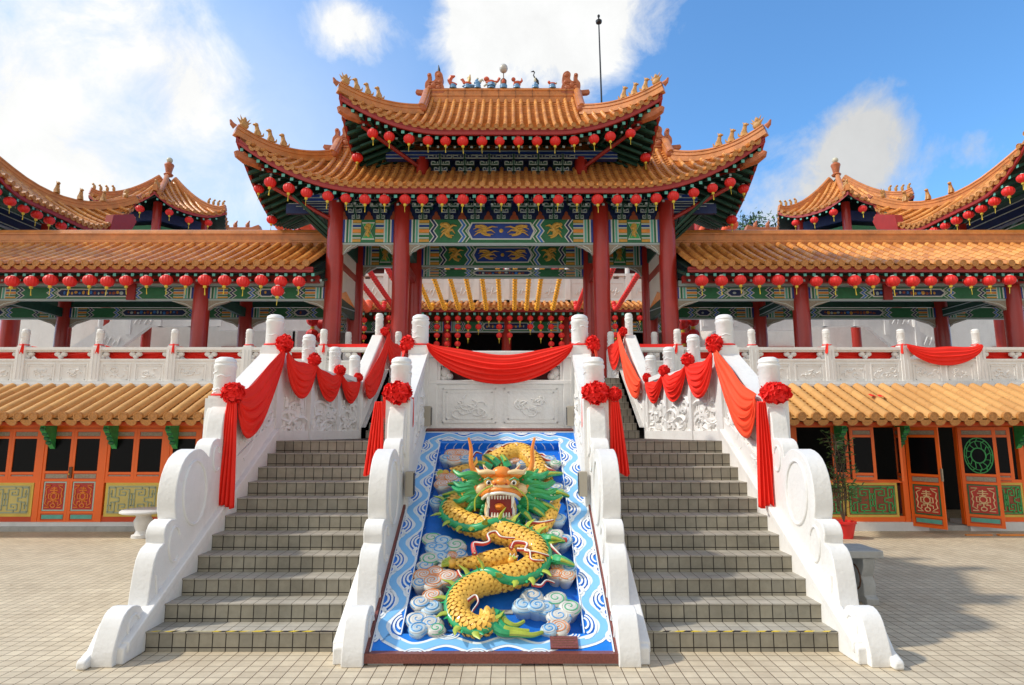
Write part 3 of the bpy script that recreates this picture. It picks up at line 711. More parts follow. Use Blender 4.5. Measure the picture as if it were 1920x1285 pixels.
def hip_roof(R, parent, pname, sp, r, rafter=.2, back=True, ridge_h=.3, hip_h=.2, xlim=None, sides=(-1, 1), fascia='red_beam', depth_rafter=1.6):
    """builds the tiles, ridges, rafters and hip beams of roof R as children of parent"""
    tb, pb, cb = MB(), MB(), MB()
    n = int(round(2 * R.hx / sp)); us = [R.cx - R.hx + (i + .5) * 2 * R.hx / n for i in range(n)]
    def smf(u):
        ax = abs(u - R.cx); return R.hy if ax <= R.xg else min(R.hy, max(0.0, (R.hx - ax) * R.q))
    for sy in ((-1, 1) if back else (-1,)):
        slope_tiles(tb, pb, cb, lambda u, s_: Vector((u, R.cy + sy * (R.hy - s_), R.z(u, R.cy + sy * (R.hy - s_)))), Vector((0, sy, 0)), us, r, smf, caps=(sy < 0))
    m_ = int(round(2 * R.hy / sp)); vs = [R.cy - R.hy + (i + .5) * 2 * R.hy / m_ for i in range(m_)]
    for sx in sides:
        def f(v, s_): X = R.cx + sx * (R.hx - s_ / R.q); return Vector((X, v, R.z(X, v)))
        slope_tiles(tb, pb, cb, f, Vector((sx, 0, 0)), vs, r, lambda v: min(R.sg, R.hy - abs(v - R.cy)))
    roof = tb.build(pname, parent, smooth=50)
    pb.build('pan_tiles', roof, smooth=0); cb.build('eave_tiles', roof, smooth=35)
    # underside: boarding, rafters with teal ends, red fascia
    ub = MB(); rb = MB(); fb = MB(); tb2 = MB()
    def under(X, Y, o): return Vector((X, Y, R.z(X, Y) - o))
    nx = 40
    for sy in (-1, 1):
        def g1(i, j):
            X = R.cx - R.hx + 2 * R.hx * i / nx; s_ = smf(X) * j / 4; Y = R.cy + sy * (R.hy - s_); return under(X, Y, .09)
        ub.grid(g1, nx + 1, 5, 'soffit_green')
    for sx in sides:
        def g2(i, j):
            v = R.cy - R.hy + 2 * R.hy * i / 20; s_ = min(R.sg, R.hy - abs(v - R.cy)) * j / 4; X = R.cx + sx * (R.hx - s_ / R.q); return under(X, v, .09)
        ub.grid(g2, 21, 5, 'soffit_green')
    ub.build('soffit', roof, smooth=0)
    def edge(pts, out):
        b = len(fb.v)
        for p in pts:
            fb.v += [tuple(p + out * .0 + Vector((0, 0, -.035))), tuple(p + out * .0 + Vector((0, 0, -.175))), tuple(p - out * .06 + Vector((0, 0, -.175))), tuple(p - out * .06 + Vector((0, 0, -.035)))]
        for i in range(len(pts) - 1):
            for j in range(4): j2 = (j + 1) % 4; fb.face([b + 4 * i + j, b + 4 * i + j2, b + 4 * i + 4 + j2, b + 4 * i + 4 + j], fascia)
    for sy in ((-1, 1) if back else (-1,)):
        edge([Vector((R.cx - R.hx + 2 * R.hx * i / 48, R.cy + sy * (R.hy - .01), R.z(R.cx - R.hx + 2 * R.hx * i / 48, R.cy + sy * R.hy))) for i in range(49)], Vector((0, sy, 0)))
    for sx in sides:
        edge([Vector((R.cx + sx * (R.hx - .01), R.cy - R.hy + 2 * R.hy * i / 24, R.z(R.cx + sx * R.hx, R.cy - R.hy + 2 * R.hy * i / 24))) for i in range(25)], Vector((sx, 0, 0)))
    fb.build('fascia_board', roof, smooth=0)
    def rafter_at(p, out, ln, drop=.235):
        a = Vector((-out.y, out.x, 0)); q = p - out * ln; hz = R.z(q.x, q.y) - R.z(p.x, p.y); hz = min(hz, ln * .6)
        w = .033
        for (w_, d0, o0, mt, me) in ((.036, drop, -.03, 'dark_green', 'pale_teal_a'), (.026, drop + .085, -.30, 'dark_green', 'line_grey')):
            A = p + out * o0 + Vector((0, 0, -d0)); B = A - out * ln + Vector((0, 0, hz * .85)); b = len(rb.v)
            for (c, dz) in ((A, 0), (B, 0)):
                for (s1, s2) in ((-1, -1), (1, -1), (1, 1), (-1, 1)): rb.v.append(tuple(c + a * w_ * s1 + Vector((0, 0, w_ * s2))))
            for q4 in ((0, 1, 5, 4), (1, 2, 6, 5), (2, 3, 7, 6), (3, 0, 4, 7)): rb.face([b + i for i in q4], mt)
            fr = [A + a * w_ * s1 + Vector((0, 0, w_ * s2)) + out * .006 for (s1, s2) in ((-1, -1), (1, -1), (1, 1), (-1, 1))]
            rb.poly(fr, 'teal' if me == 'pale_teal_a' else 'line_grey')
    nr = int(2 * R.hx / rafter)
    for sy in ((-1, 1) if back else (-1,)):
        for i in range(nr + 1):
            X = R.cx - R.hx + .12 + (2 * R.hx - .24) * i / nr; p = Vector((X, R.cy + sy * (R.hy - .04), R.z(X, R.cy + sy * R.hy)))
            ax = abs(X - R.cx); out = Vector((0, sy, 0))
            rafter_at(p, out, min(depth_rafter, max(.25, (R.hx - ax) * 1.0)))
    nr = int(2 * R.hy / rafter)
    for sx in sides:
        for i in range(1, nr):
            Y = R.cy - R.hy + 2 * R.hy * i / nr; p = Vector((R.cx + sx * (R.hx - .04), Y, R.z(R.cx + sx * R.hx, Y)))
            rafter_at(p, Vector((sx, 0, 0)), min(depth_rafter, max(.25, (R.hy - abs(Y - R.cy)))))
    rb.build('rafters', roof, smooth=0)
    # ridges
    m = MB(); zt = R.z(R.cx, R.cy)
    ridge_tube(m, [(R.cx - R.xg, R.cy, zt - .04), (R.cx + R.xg, R.cy, zt - .04)], .09, ridge_h)
    for k in range(int(2 * R.xg / .45) + 1):
        x = R.cx - R.xg + .1 + k * .45; m.box(x, x + .006, R.cy - .118, R.cy + .118, zt, zt + ridge_h * .72, 'brown')
    m.build('main_ridge', roof, smooth=30)
    for sx in sides:
        for sy in ((-1, 1) if back else (-1,)):
            yj = R.cy + sy * (R.hy - R.sg); xg = R.cx + sx * R.xg
            m = MB(); pts = []
            for i in range(7):
                Y = lerp(R.cy, yj, i / 6); pts.append((xg, Y, R.z(xg - sx * .02, Y) + .02))
            ridge_tube(m, pts, .085, hip_h * 1.1)
            m.ell((xg, yj + sy * .05, pts[-1][2] + .1), (.12, .08, .13), 'terracotta', 10, 7)
            m.build('gable_ridge', roof, smooth=30)
            m = MB(); pts = []
            for i in range(15):
                t = i / 14; X = lerp(xg, R.cx + sx * (R.hx + .02), t); Y = lerp(yj, R.cy + sy * (R.hy + .02), t); pts.append((X, Y, R.z(X, Y) + .03 + .04 * t ** 3))
            ridge_tube(m, pts, .075, hip_h)
            e = Vector(pts[-1]); d = (Vector(pts[-1]) - Vector(pts[-2])).normalized()
            m.tube([e + Vector((0, 0, .1)), e + d * .08 + Vector((0, 0, .13)), e + d * .12 + Vector((0, 0, .2))], [.07, .05, .02], 'terracotta', 8)
            m.build('hip_ridge', roof, smooth=30)
            m = MB(); pts = []
            for i in range(9):
                t = i / 8; X = lerp(R.cx + sx * (R.xg - .3), R.cx + sx * (R.hx - .20), t); Y = lerp(R.cy + sy * (R.hy - R.sg - .3), R.cy + sy * (R.hy - .15), t)
                pts.append(Vector((X, Y, R.z(X, Y) - .37 - .05 * t)))
            b = len(m.v); K = len(pts)
            dd = (pts[-1] - pts[0]); dd.z = 0; aa = Vector((-dd.y, dd.x, 0)).normalized()
            for p in pts:
                for (s1, s2) in ((-1, -1), (1, -1), (1, 1), (-1, 1)): m.v.append(tuple(p + aa * .065 * s1 + Vector((0, 0, .09 * s2))))
            for i in range(K - 1):
                for j in range(4): j2 = (j + 1) % 4; m.face([b + 4 * i + j, b + 4 * i + j2, b + 4 * i + 4 + j2, b + 4 * i + 4 + j], 'red_beam' if i < K - 2 else 'terracotta')
            m.face([b, b + 1, b + 2, b + 3], 'red_beam'); m.face([b + 4 * K - 4 + j for j in range(4)], 'terracotta')
            e = pts[-1]; d = dd.normalized()
            m.tube([e - d * .25 + Vector((0, 0, -.02)), e + d * .02 + Vector((0, 0, .0)), e + d * .2 + Vector((0, 0, .05)), e + d * .24 + Vector((0, 0, .11))], [.12, .13, .09, .05], 'terracotta', 8)
            m.ell(e + d * .05 + Vector((0, 0, .1)), .06, 'terracotta', 8, 6)
            m.build('corner_beam', roof, smooth=30)
        # gable wall
        m = MB(); xg = R.cx + sx * (R.xg - .06); pr = []
        for i in range(13):
            Y = lerp(R.cy - (R.hy - R.sg), R.cy + (R.hy - R.sg), i / 12); pr.append((Y, R.z(R.cx + sx * R.xg * .99, Y)))
        zb = R.z(R.cx + sx * (R.xg + .02), R.cy) - .1
        m.prism(pr + [(pr[-1][0], zb), (pr[0][0], zb)], xg - .02, xg + .02, 'red_beam', 'x'); m.build('gable_wall', roof, smooth=0)
    return roof

# ---------------------------------------------------------------- painted beams, brackets
def zig(m, x, z0, z1, w, amp, y, mt, sg=1, n=2):
    """chevron band: n points of a zigzag from z0 to z1"""
    k = 2 * n; a = [(x + (amp * sg if i % 2 else 0), lerp(z0, z1, i / k)) for i in range(k + 1)]
    for i in range(k):
        (xa, za), (xb, zb) = a[i], a[i + 1]; m.poly([(xa, y, za), (xa + w, y, za), (xb + w, y, zb), (xb, y, zb)], mt)
def gold_creature(m, cx, cz, w, h, y, flip=1, seed=0, mt='gold_paint'):
    """a winding gilded beast in low relief"""
    if w > .7: pts = [(-.44, .12), (-.38, .30), (-.31, .20), (-.27, -.05), (-.20, -.26), (-.10, -.22), (-.02, .05), (.06, .24), (.16, .20), (.22, -.02), (.30, -.20), (.38, -.12), (.44, .08), (.50, .22)]
    else: pts = [(-.30, .38), (-.12, .42), (.05, .25), (-.02, .02), (-.12, -.15), (.02, -.34), (.2, -.42)]
    P = smooth_path([(cx + flip * a * w, y - .012, cz + b * h) for a, b in pts], 3)
    m.tube(P, [h * (.04 + .085 * math.sin(PI * min(1, (i + 3) / (len(P) + 3)))) for i in range(len(P))], mt, 6)
    m.ell((cx + flip * pts[0][0] * w, y - .015, cz + pts[0][1] * h), (h * .15, .012, h * .13), mt, 8, 5)
    if w <= .7:      # a bird: spread wings and streaming tail
        for (a, b, c, d, e, f) in ((0, .15, -.28, .30, -.42, .12), (0, .12, .25, .35, .45, .30), (0, .0, .22, .05, .36, -.18), (-.05, -.05, -.25, -.15, -.4, -.42), (0, -.1, .06, -.3, .3, -.3), (-.06, 0, -.2, .06, -.36, -.1)):
            m.tube([(cx + flip * a * w, y - .01, cz + b * h), (cx + flip * c * w, y - .014, cz + d * h), (cx + flip * e * w, y - .012, cz + f * h)], [h * .10, h * .07, h * .02], mt, 5)
        return
    rn = random.Random(seed)
    for (a, b, c, d) in ((-.3, .2, -.38, .42), (-.2, -.15, -.28, -.42), (.02, .12, .1, -.3), (.2, .15, .12, .45), (.3, -.12, .42, -.42), (.44, .1, .5, .4)):
        m.tube([(cx + flip * a * w, y - .01, cz + b * h), (cx + flip * c * w, y - .014, cz + d * h)], [h * .07, h * .02], mt, 5)
def painted_beam(name, parent, x0, x1, y, z0, z1, style='dragon', th=.16, seed=0):
    """a beam whose front carries bands, chevrons and a framed field"""
    m = MB(); H = z1 - z0; yf = y - th / 2
    m.box(x0, x1, yf, y + th / 2, z0, z1, 'green_paint')
    L1, L2, L3, L4 = yf - .003, yf - .006, yf - .010, yf - .014
    def q(a, b, c, d, mt, L): m.poly([(a, L, c), (b, L, c), (b, L, d), (a, L, d)], mt)
    W = x1 - x0
    for sg in (1, -1):
        xo = x0 if sg > 0 else x1
        def X(u): return xo + sg * u
        c = 0
        for (w_, mt) in ((.05, 'blue_paint'), (.035, 'line_white'), (.05, 'green_paint'), (.02, 'line_white'), (.05, 'teal'), (.03, 'line_white')):
            a, b = sorted((X(c), X(c + w_))); q(a, b, z0, z1, mt, L1); c += w_
        bw = .20 if W < 2 else .24
        a, b = sorted((X(c), X(c + bw))); q(a, b, z0, z1, 'green_paint', L1)
        for f0, f1, mt in ((.02, .14, 'ochre'), (.17, .22, 'line_white'), (.24, .32, 'green_paint'), (.34, .39, 'line_white'), (.41, .59, 'ochre'), (.45, .55, 'dragon_orange'), (.61, .66, 'line_white'), (.68, .76, 'blue_paint'), (.78, .83, 'line_white'), (.86, .98, 'ochre')):
            q(a, b - (0 if sg > 0 else 0), z0 + f0 * H, z0 + f1 * H, mt, L2 if mt != 'dragon_orange' else L3)
        c += bw
        if W > 2:
            for (off, mt) in ((0, 'line_white'), (.03, 'navy'), (.09, 'line_white')):
                zig(m, X(c + off) if sg > 0 else X(c + off + (.03 if mt != 'navy' else .06)), z0, z1, .03 if mt != 'navy' else .06, .10, L3, mt, sg)
            a, b = sorted((X(c + .12), X(c + .12 + .14 * W))); q(a, b, z0, z1, 'green_paint', L2)
            if style != 'small': gold_creature(m, (a + b) / 2 + sg * .03, (z0 + z1) / 2, .75 * (b - a), H * .7, L3, sg, 4)
            c += .12 + .14 * W
            for (off, mt) in ((-.05, 'line_white'), (-.02, 'mid_blue'), (.04, 'line_white'), (.07, 'green_paint'), (.13, 'line_white')):
                ww = .03 if mt == 'line_white' else .06
                zig(m, X(c + off) if sg > 0 else X(c + off + ww), z0, z1, ww, .10, L4, mt, sg)
            c += .16
    # field
    a, b = x0 + c + .04, x1 - c - .04; e = .12 * H
    if W > 2:
        def hexp(a, b, z0_, z1_, k): return [(a, (z0_ + z1_) / 2), (a + k, z1_), (b - k, z1_), (b, (z0_ + z1_) / 2), (b - k, z0_), (a + k, z0_)]
        m.poly([(x, L2, z) for x, z in hexp(a - .02, b + .02, z0 + e, z1 - e, .10)], 'line_white')
        m.poly([(x, L3, z) for x, z in hexp(a + .02, b - .02, z0 + e + .03, z1 - e - .03, .09)], 'navy' if style == 'small' else 'blue_paint')
        if style == 'dragon':
            mid = (a + b) / 2; hh = (b - a) * .42
            gold_creature(m, mid - hh * .58, (z0 + z1) / 2, hh, H * .52, L4, 1, 1); gold_creature(m, mid + hh * .58, (z0 + z1) / 2, hh, H * .52, L4, -1, 2)
            m.ell((mid, L4 - .005, (z0 + z1) / 2), (.05, .015, .05), 'gold_paint', 8, 6)
        else:
            rn = random.Random(seed); n = int((b - a) / .09)
            for i in range(2, n - 1):
                x = a + i * .09; m.ell((x, L4 + .004, (z0 + z1) / 2 + rn.uniform(-.015, .015)), (rn.uniform(.02, .05), .006, H * rn.uniform(.1, .18)), rn.choice(('brown_red', 'ochre', 'line_grey', 'brown_red', 'mid_blue')), 6, 4)
    else:
        k = .08
        P = [(a - .02, z1 - e), (b + .02, z1 - e), (b + .02, z1 - e), (b - k, (z0 + z1) / 2), (b + .02, z0 + e), (a - .02, z0 + e), (a + k, (z0 + z1) / 2)]
        P = [P[0], P[1], P[3], P[4], P[5], P[6]]
        m.poly([(x, L2, z) for x, z in P], 'line_white')
        mid = (a + b) / 2; s = .86; Q = [(mid + (x - mid) * s, (z0 + z1) / 2 + (z - (z0 + z1) / 2) * s) for x, z in P]
        m.poly([(x, L3, z) for x, z in Q], 'bright_green')
        gold_creature(m, mid, (z0 + z1) / 2 - .03, (b - a) * .66, H * .5, L4, 1, 3); m.ell((mid, L4, z0 + .72 * H), (.07, .015, .07), 'gold_paint', 8, 6)
    m.box(x0, x1, yf + .02, y + th / 2 - .02, z0 - .045, z0 - .002, 'line_grey')
    return m.build(name, parent, smooth=0)
def bracket_set(name, parent, x, y, z0, z1, w, depth=.34):
    """interlocking bracket cluster: stepped blocks with pale edge lines, wider and further out towards the top"""
    m = MB(); n = 4; H = (z1 - z0)
    for k in range(n):
        f = k / (n - 1); za = z0 + H * k / n; zb = za + H / n * .80; ww = lerp(.34, 1.0, f) * w / 2; yo = y - depth * (.25 + .75 * f)
        m.box(x - ww, x + ww, yo, y, za + H * .05, zb, 'navy' if k % 2 else 'dark_green')
        t = .011
        def line(a, b, c, d): m.box(a, b, yo - .006, yo + .01, c, d, 'line_grey')
        line(x - ww, x + ww, za + H * .05 - t, za + H * .05 + t)
        for s in (-1, 1):
            a, b = sorted((x + s * ww, x + s * (ww - 2 * t))); line(a, b, za + H * .05, zb)
            a, b = sorted((x + s * ww, x + s * ww * .62)); line(a, b, zb - t, zb + t)
            a, b = sorted((x + s * ww * .62, x + s * (ww * .62 - 2 * t))); line(a, b, zb - H * .07, zb)
            if k: a, b = sorted((x + s * ww * .36, x + s * (ww * .36 - 2 * t))); line(a, b, zb - H * .1, zb)
            # small block carrying the next tier
            m.box(x + s * ww * .82 - .03, x + s * ww * .82 + .03, yo + .01, y, zb, zb + H / n * .24, 'navy')
        m.box(x - .03, x + .03, yo - .03, y, za, zb + H / n * .24, 'dark_green')
        m.box(x - .030, x - .022, yo - .036, yo - .028, za, zb + .02, 'line_grey'); m.box(x + .022, x + .030, yo - .036, yo - .028, za, zb + .02, 'line_grey')
    return m.build(name, parent, smooth=0)
def column(mb, x, y, z0, z1, r):
    mb.lathe((x, y, z0), [(r * 1.02, 0), (r, .3), (r, (z1 - z0) * .6), (r * .96, z1 - z0)], 'red_paint', 28)

# ================================================================ the gate
gate = thing('temple_gate', 'two tiered temple gate with red columns and orange upturned roofs above the steps', 'gate', (XC, 15, ZT))
CX4 = [XC - 4.0, XC - 2.40, XC + 2.40, XC + 4.0]
for y in (14.0, 16.0):
    for x in CX4: m = MB(); column(m, x, y, ZT, 7.55, .205); m.build('column', gate)
for x in (XC - 1.99, XC + 1.99):
    m = MB(); column(m, x, 14.35, 7.7, 8.75, .165); m.build('upper_column', gate)
LOW = Roof(XC, 15.0, 6.0, 2.2, 4.30, 7.40, .36, .205, 1.2, 3.1, 2.0, 1.0)
UP = Roof(XC, 15.0, 3.74, 2.1, 2.0, 8.84, .615, .14, .87, 1.7, 1.9, .686)
hip_roof(LOW, gate, 'lower_roof', .205, .052, rafter=.2, ridge_h=.3, hip_h=.2, depth_rafter=1.3)
hip_roof(UP, gate, 'upper_roof', .195, .048, rafter=.2, ridge_h=.36, hip_h=.2, depth_rafter=1.2)
# beams: bottom 6.39, top 6.99
for (a, b, st) in ((CX4[0] + .19, CX4[1] - .19, 'side'), (CX4[1] + .19, CX4[2] - .19, 'dragon'), (CX4[2] + .19, CX4[3] - .19, 'side')):
    painted_beam('painted_beam', gate, a, b, 14.0, 6.43, 7.0, st); painted_beam('painted_beam', gate, a, b, 16.0, 6.43, 7.0, st, seed=3)
    painted_beam('painted_beam', gate, a, b, 16.0, 6.12, 6.32, 'small', th=.1, seed=9) if st == 'dragon' else None
    for s, xx in ((1, a), (-1, b)):      # carved corner brackets beside the columns
        for yy in (14.0, 16.0):
            m = MB(); k = .36 if b - a < 2 else .42
            m.prism([(xx, 6.385), (xx + s * k, 6.385), (xx + s * k * .8, 6.33), (xx + s * k * .55, 6.31), (xx + s * k * .35, 6.24), (xx + s * .06, 6.22), (xx + s * .04, 6.15), (xx, 6.13)], yy - .05, yy + .05, 'gilt_grey')
            m.tube([(xx + s * .05, yy - .055, 6.2), (xx + s * .12, yy - .055, 6.3), (xx + s * k * .6, yy - .055, 6.36)], .012, 'line_white', 5)
            m.tube([(xx + s * .03, yy - .055, 6.15), (xx + s * k * .45, yy - .055, 6.27), (xx + s * k * .95, yy - .055, 6.37)], .009, 'line_grey', 5)
            m.build('corner_carving', gate)
# side beams between front and back, and the plastered panels
for x in CX4:
    m = MB(); m.box(x - .08, x + .08, 14.2, 15.8, 6.45, 6.98, 'dark_green'); m.box(x - .06, x + .06, 14.2, 15.8, 5.92, 6.1, 'red_beam')
    if x in (CX4[0], CX4[3]):
        m.box(x - .04, x + .04, 14.2, 15.8, 5.2, 6.45, 'cream_wall')
        m.box(x - .05, x + .05, 14.2, 15.8, 4.88, 5.2, 'dark_green'); 
        m.prism([(14.2, 5.2), (14.9, 5.45), (15.8, 5.2)], x - .055, x + .055, 'dragon_orange', 'x')
        m.tube([(x - .06, 14.25, 4.95), (x - .06, 15.75, 5.12)], .012, 'line_grey', 4); m.tube([(x + .06, 14.25, 4.95), (x + .06, 15.75, 5.12)], .012, 'line_grey', 4)
    m.build('side_beam', gate, smooth=0)
m = MB()    # tie beam above the brackets, running out to the ends, ceiling
for yy in (14.0, 16.0):
    m.box(XC - 4.75, XC + 4.75, yy - .09, yy + .07, 7.44, 7.66, 'blue_paint')
    for z in (7.455, 7.55, 7.645): m.box(XC - 4.75, XC + 4.75, yy - .097, yy - .09, z - .010, z + .010, 'line_grey')
    m.box(XC - 4.0, XC + 4.0, yy - .03, yy + .03, 7.0, 7.46, 'navy')
for x in (XC - 4.0, XC + 4.0):
    m.box(x - .08, x + .08, 13.2, 16.8, 7.46, 7.66, 'blue_paint'); m.box(x - .03, x + .03, 14.0, 16.0, 7.0, 7.46, 'navy')
m.box(XC - 4.0, XC + 4.0, 14.05, 15.95, 7.40, 7.43, 'soffit_green')
m.build('tie_beam', gate, smooth=0)
def brow(y, cols, z0, z1, per, w, red=True, depth=.36):
    for a, b in cols:
        n = max(1, round((b - a) / per)); st = (b - a) / n
        for i in range(n): bracket_set('bracket', gate, a + st * (i + .5), y, z0, z1, min(w, st * .98), depth)
        if red:
            m = MB()
            for i in range(n + 1):
                x = a + st * i; k = .11 if 0 < i < n else .09
                m.prism([(x - k, z0), (x + k, z0), (x + k * .75, z0 + .09), (x + k * .4, z0 + .12), (x + k * .35, z0 + .18), (x, z0 + .22), (x - k * .35, z0 + .18), (x - k * .4, z0 + .12), (x - k * .75, z0 + .09)], y - .05, y + .0, 'brown_red')
            m.build('carved_peak', gate, smooth=0)
seg3 = [(CX4[0] + .2, CX4[1] - .2), (CX4[1] + .2, CX4[2] - .2), (CX4[2] + .2, CX4[3] - .2)]
brow(13.97, seg3, 7.0, 7.47, .62, .66)
brow(14.36, [(XC - 1.82, XC + 1.82)], 8.22, 8.72, .61, .66, red=False, depth=.34)
m = MB()   # upper body
m.box(XC - 2.0, XC + 2.0, 14.38, 15.6, 7.9, 8.95, 'navy'); m.box(XC - 2.9, XC + 2.9, 14.22, 14.4, 8.70, 8.92, 'blue_paint')
for z in (8.71, 8.80, 8.90): m.box(XC - 2.9, XC + 2.9, 14.212, 14.22, z - .01, z + .01, 'line_grey')
m.box(XC - 1.84, XC + 1.84, 14.30, 14.38, 7.95, 8.2, 'brown_red')
m.build('upper_wall', gate, smooth=0)
for s in (-1, 1):     # corner braces: dark struts with pale lines under the corners
    m = MB()
    m.box(*sorted((XC + s * 4.15, XC + s * 5.2)), 13.9, 14.0, 7.15, 7.4, 'navy')
    for i in range(4):
        z = 7.18 + i * .07; m.box(*sorted((XC + s * 4.15, XC + s * (4.6 + .18 * i))), 13.885, 13.9, z, z + .012, 'line_grey')
    for k in range(3):
        m.tube([(XC + s * (4.1 + .1 * k), 14.0 + k * .5, 6.7), (XC + s * (4.9 + .1 * k), 13.5 + k * .6, 7.45)], .045, 'dark_green', 6)
    m.tube([(XC + s * 4.05, 13.95, 6.98), (XC + s * 5.4, 13.3, 7.62)], .05, 'red_beam', 6)
    m.tube([(XC + s * 2.05, 14.3, 8.5), (XC + s * 3.3, 13.3, 9.1)], .05, 'red_beam', 6)
    m.build('corner_bracket', gate)
for (x, zr) in ((XC - 1.99, 0), (XC + 1.99, 0)): pass

# ---- ridge-end fish dragons
def ridge_dragon(parent, x, y, z, s, fl, rod=False):
    m = MB()
    m.prism([(x + fl * a * s, z + b * s) for a, b in smooth_path([(-.25, -.1), (.28, -.1), (.30, .12), (.24, .28), (.27, .42), (.22, .62), (.08, .70), (-.02, .60), (.0, .42), (-.06, .34), (-.13, .36), (-.13, .50), (-.14, .60), (-.22, .62), (-.27, .56), (-.25, .40), (-.33, .28), (-.34, .1), (-.30, .0)], 3)], y - .09 * s * 1.2, y + .09 * s * 1.2, 'terracotta')
    m.prism([(x + fl * -.30 * s, z + .02 * s), (x + fl * -.62 * s, z + .05 * s), (x + fl * -.66 * s, z - .05 * s), (x + fl * -.58 * s, z - .1 * s), (x + fl * -.3 * s, z - .12 * s)], y - .06, y + .06, 'terracotta')
    for (a, b, r_) in ((.1, .1, .1), (-.05, .2, .09), (.15, .3, .07), (-.18, .1, .08), (.12, .55, .08), (-.2, .55, .05)):
        m.ell((x + fl * a * s, y - .1 * s, z + b * s), (r_ * s, .05 * s, r_ * s), 'terracotta', 8, 6)
    for i in range(4): m.tube([(x + fl * (-.2 + .05 * k) * s, y - .12 * s, z + (.04 + .08 * i + .02 * math.sin(k * 1.5)) * s) for k in range(9)], .014 * s, 'terracotta', 5)
    if rod: m.tube([(x + fl * .12 * s, y, z + .68 * s), (x + fl * .11 * s, y, z + .8 * s), (x + fl * .09 * s, y, z + .98 * s)], [.05 * s, .045 * s, .008], 'black_metal', 8)
    return m.build('ridge_dragon', parent, bevel=.012)
zr = UP.z(XC, 15) + .22
roof_u = [c for c in gate.children if c.name.startswith('upper_roof')][0]; roof_l = [c for c in gate.children if c.name.startswith('lower_roof')][0]
ridge_dragon(roof_u, XC - 1.80, 15, zr, .80, 1, True); ridge_dragon(roof_u, XC + 1.82, 15, zr, .80, -1)
zl = LOW.z(XC, 15) + .22
ridge_dragon(roof_l, XC - 4.22, 15, zl, .78, 1); ridge_dragon(roof_l, XC + 4.22, 15, zl, .78, -1)

# ---- little beasts on the hips
def hip_beast(kind, m, s=1.0):
    if kind == 0:      # crowned rider with raised arms
        m.ell((0, 0, .09 * s), (.10 * s, .06 * s, .09 * s), 'figure_ochre', 8, 6); m.ell((0, 0, .2 * s), (.05 * s, .05 * s, .07 * s), 'figure_ochre', 8, 6)
        for a, b, c in ((-.12, .22, -.16), (.1, .2, .15), (0, .3, .02), (-.06, .3, -.1), (.06, .27, .12)): m.cone(Vector((a * .5 * s, 0, .12 * s)), Vector((c * s, 0, b * s)), .035 * s, 'figure_ochre')
    else:              # seated lion with its head up
        m.tube([(0, 0, 0), (.01 * s, 0, .08 * s), (-.02 * s, 0, .16 * s), (-.03 * s, 0, .22 * s)], [.075 * s, .07 * s, .05 * s, .045 * s], 'figure_ochre', 8)
        m.ell((-.045 * s, 0, .26 * s), (.055 * s, .045 * s, .045 * s), 'figure_ochre', 8, 6); m.ell((-.1 * s, 0, .25 * s), (.025 * s, .03 * s, .02 * s), 'figure_ochre', 6, 5)
        m.cone(Vector((-.02 * s, .02 * s, .28 * s)), Vector((.0, .03 * s, .33 * s)), .018 * s, 'figure_ochre')
        m.tube([(.06 * s, 0, .03 * s), (.12 * s, 0, .06 * s), (.13 * s, 0, .12 * s)], [.03 * s, .022 * s, .01 * s], 'figure_ochre', 6)
        for y in (-.03, .03): m.tube([(-.04 * s, y * s, .12 * s), (-.07 * s, y * s, 0)], [.02 * s, .024 * s], 'figure_ochre', 6)
BEAST = {}
for kind in (0, 1): m = MB(); hip_beast(kind, m, 1.0); BEAST[kind] = m
NB = ['crowned rider figurine at the very tip', 'first seated lion figurine behind the tip', 'second seated lion figurine behind the tip', 'seated lion figurine lowest']
def hip_beasts(R, sx, where, ts=(.93, .80, .67, .54), scl=1.0, hip_h=.2, grp='ochre beasts on the roof corners'):
    for k, t in enumerate(ts):
        X = lerp(R.cx + sx * R.xg, R.cx + sx * R.hx, t); Y = lerp(R.cy - (R.hy - R.sg), R.cy - R.hy, t)
        X2 = lerp(R.cx + sx * R.xg, R.cx + sx * R.hx, t + .04); Y2 = lerp(R.cy - (R.hy - R.sg), R.cy - R.hy, t + .04)
        sl = math.atan2(R.z(X2, Y2) - R.z(X, Y), math.hypot(X2 - X, Y2 - Y))
        m = BEAST[0 if k == 0 else 1]
        if 'me%d' % (k == 0) not in BEAST: 
            ob = m.build('roof_beast', None); BEAST['me%d' % (k == 0)] = ob
        else: ob = BEAST['me%d' % (k == 0)].copy(); C.objects.link(ob)
        ob.location = (X, Y, R.z(X, Y) + .02 + .04 * t ** 3 + hip_h * .97); ob.scale = (scl,) * 3
        # the rail is narrow: face outwards along the hip
        ob.rotation_euler = (0, 0, math.atan2(Y2 - Y, X2 - X) + PI)
        tag(ob, NB[k] + ' ' + where, 'roof figurine', grp)
hip_beasts(LOW, -1, 'of the gate lower roof corner on the left', scl=1.05); hip_beasts(LOW, 1, 'of the gate lower roof corner on the right', scl=1.05)
hip_beasts(UP, -1, 'of the gate upper roof corner on the left'); hip_beasts(UP, 1, 'of the gate upper roof corner on the right')

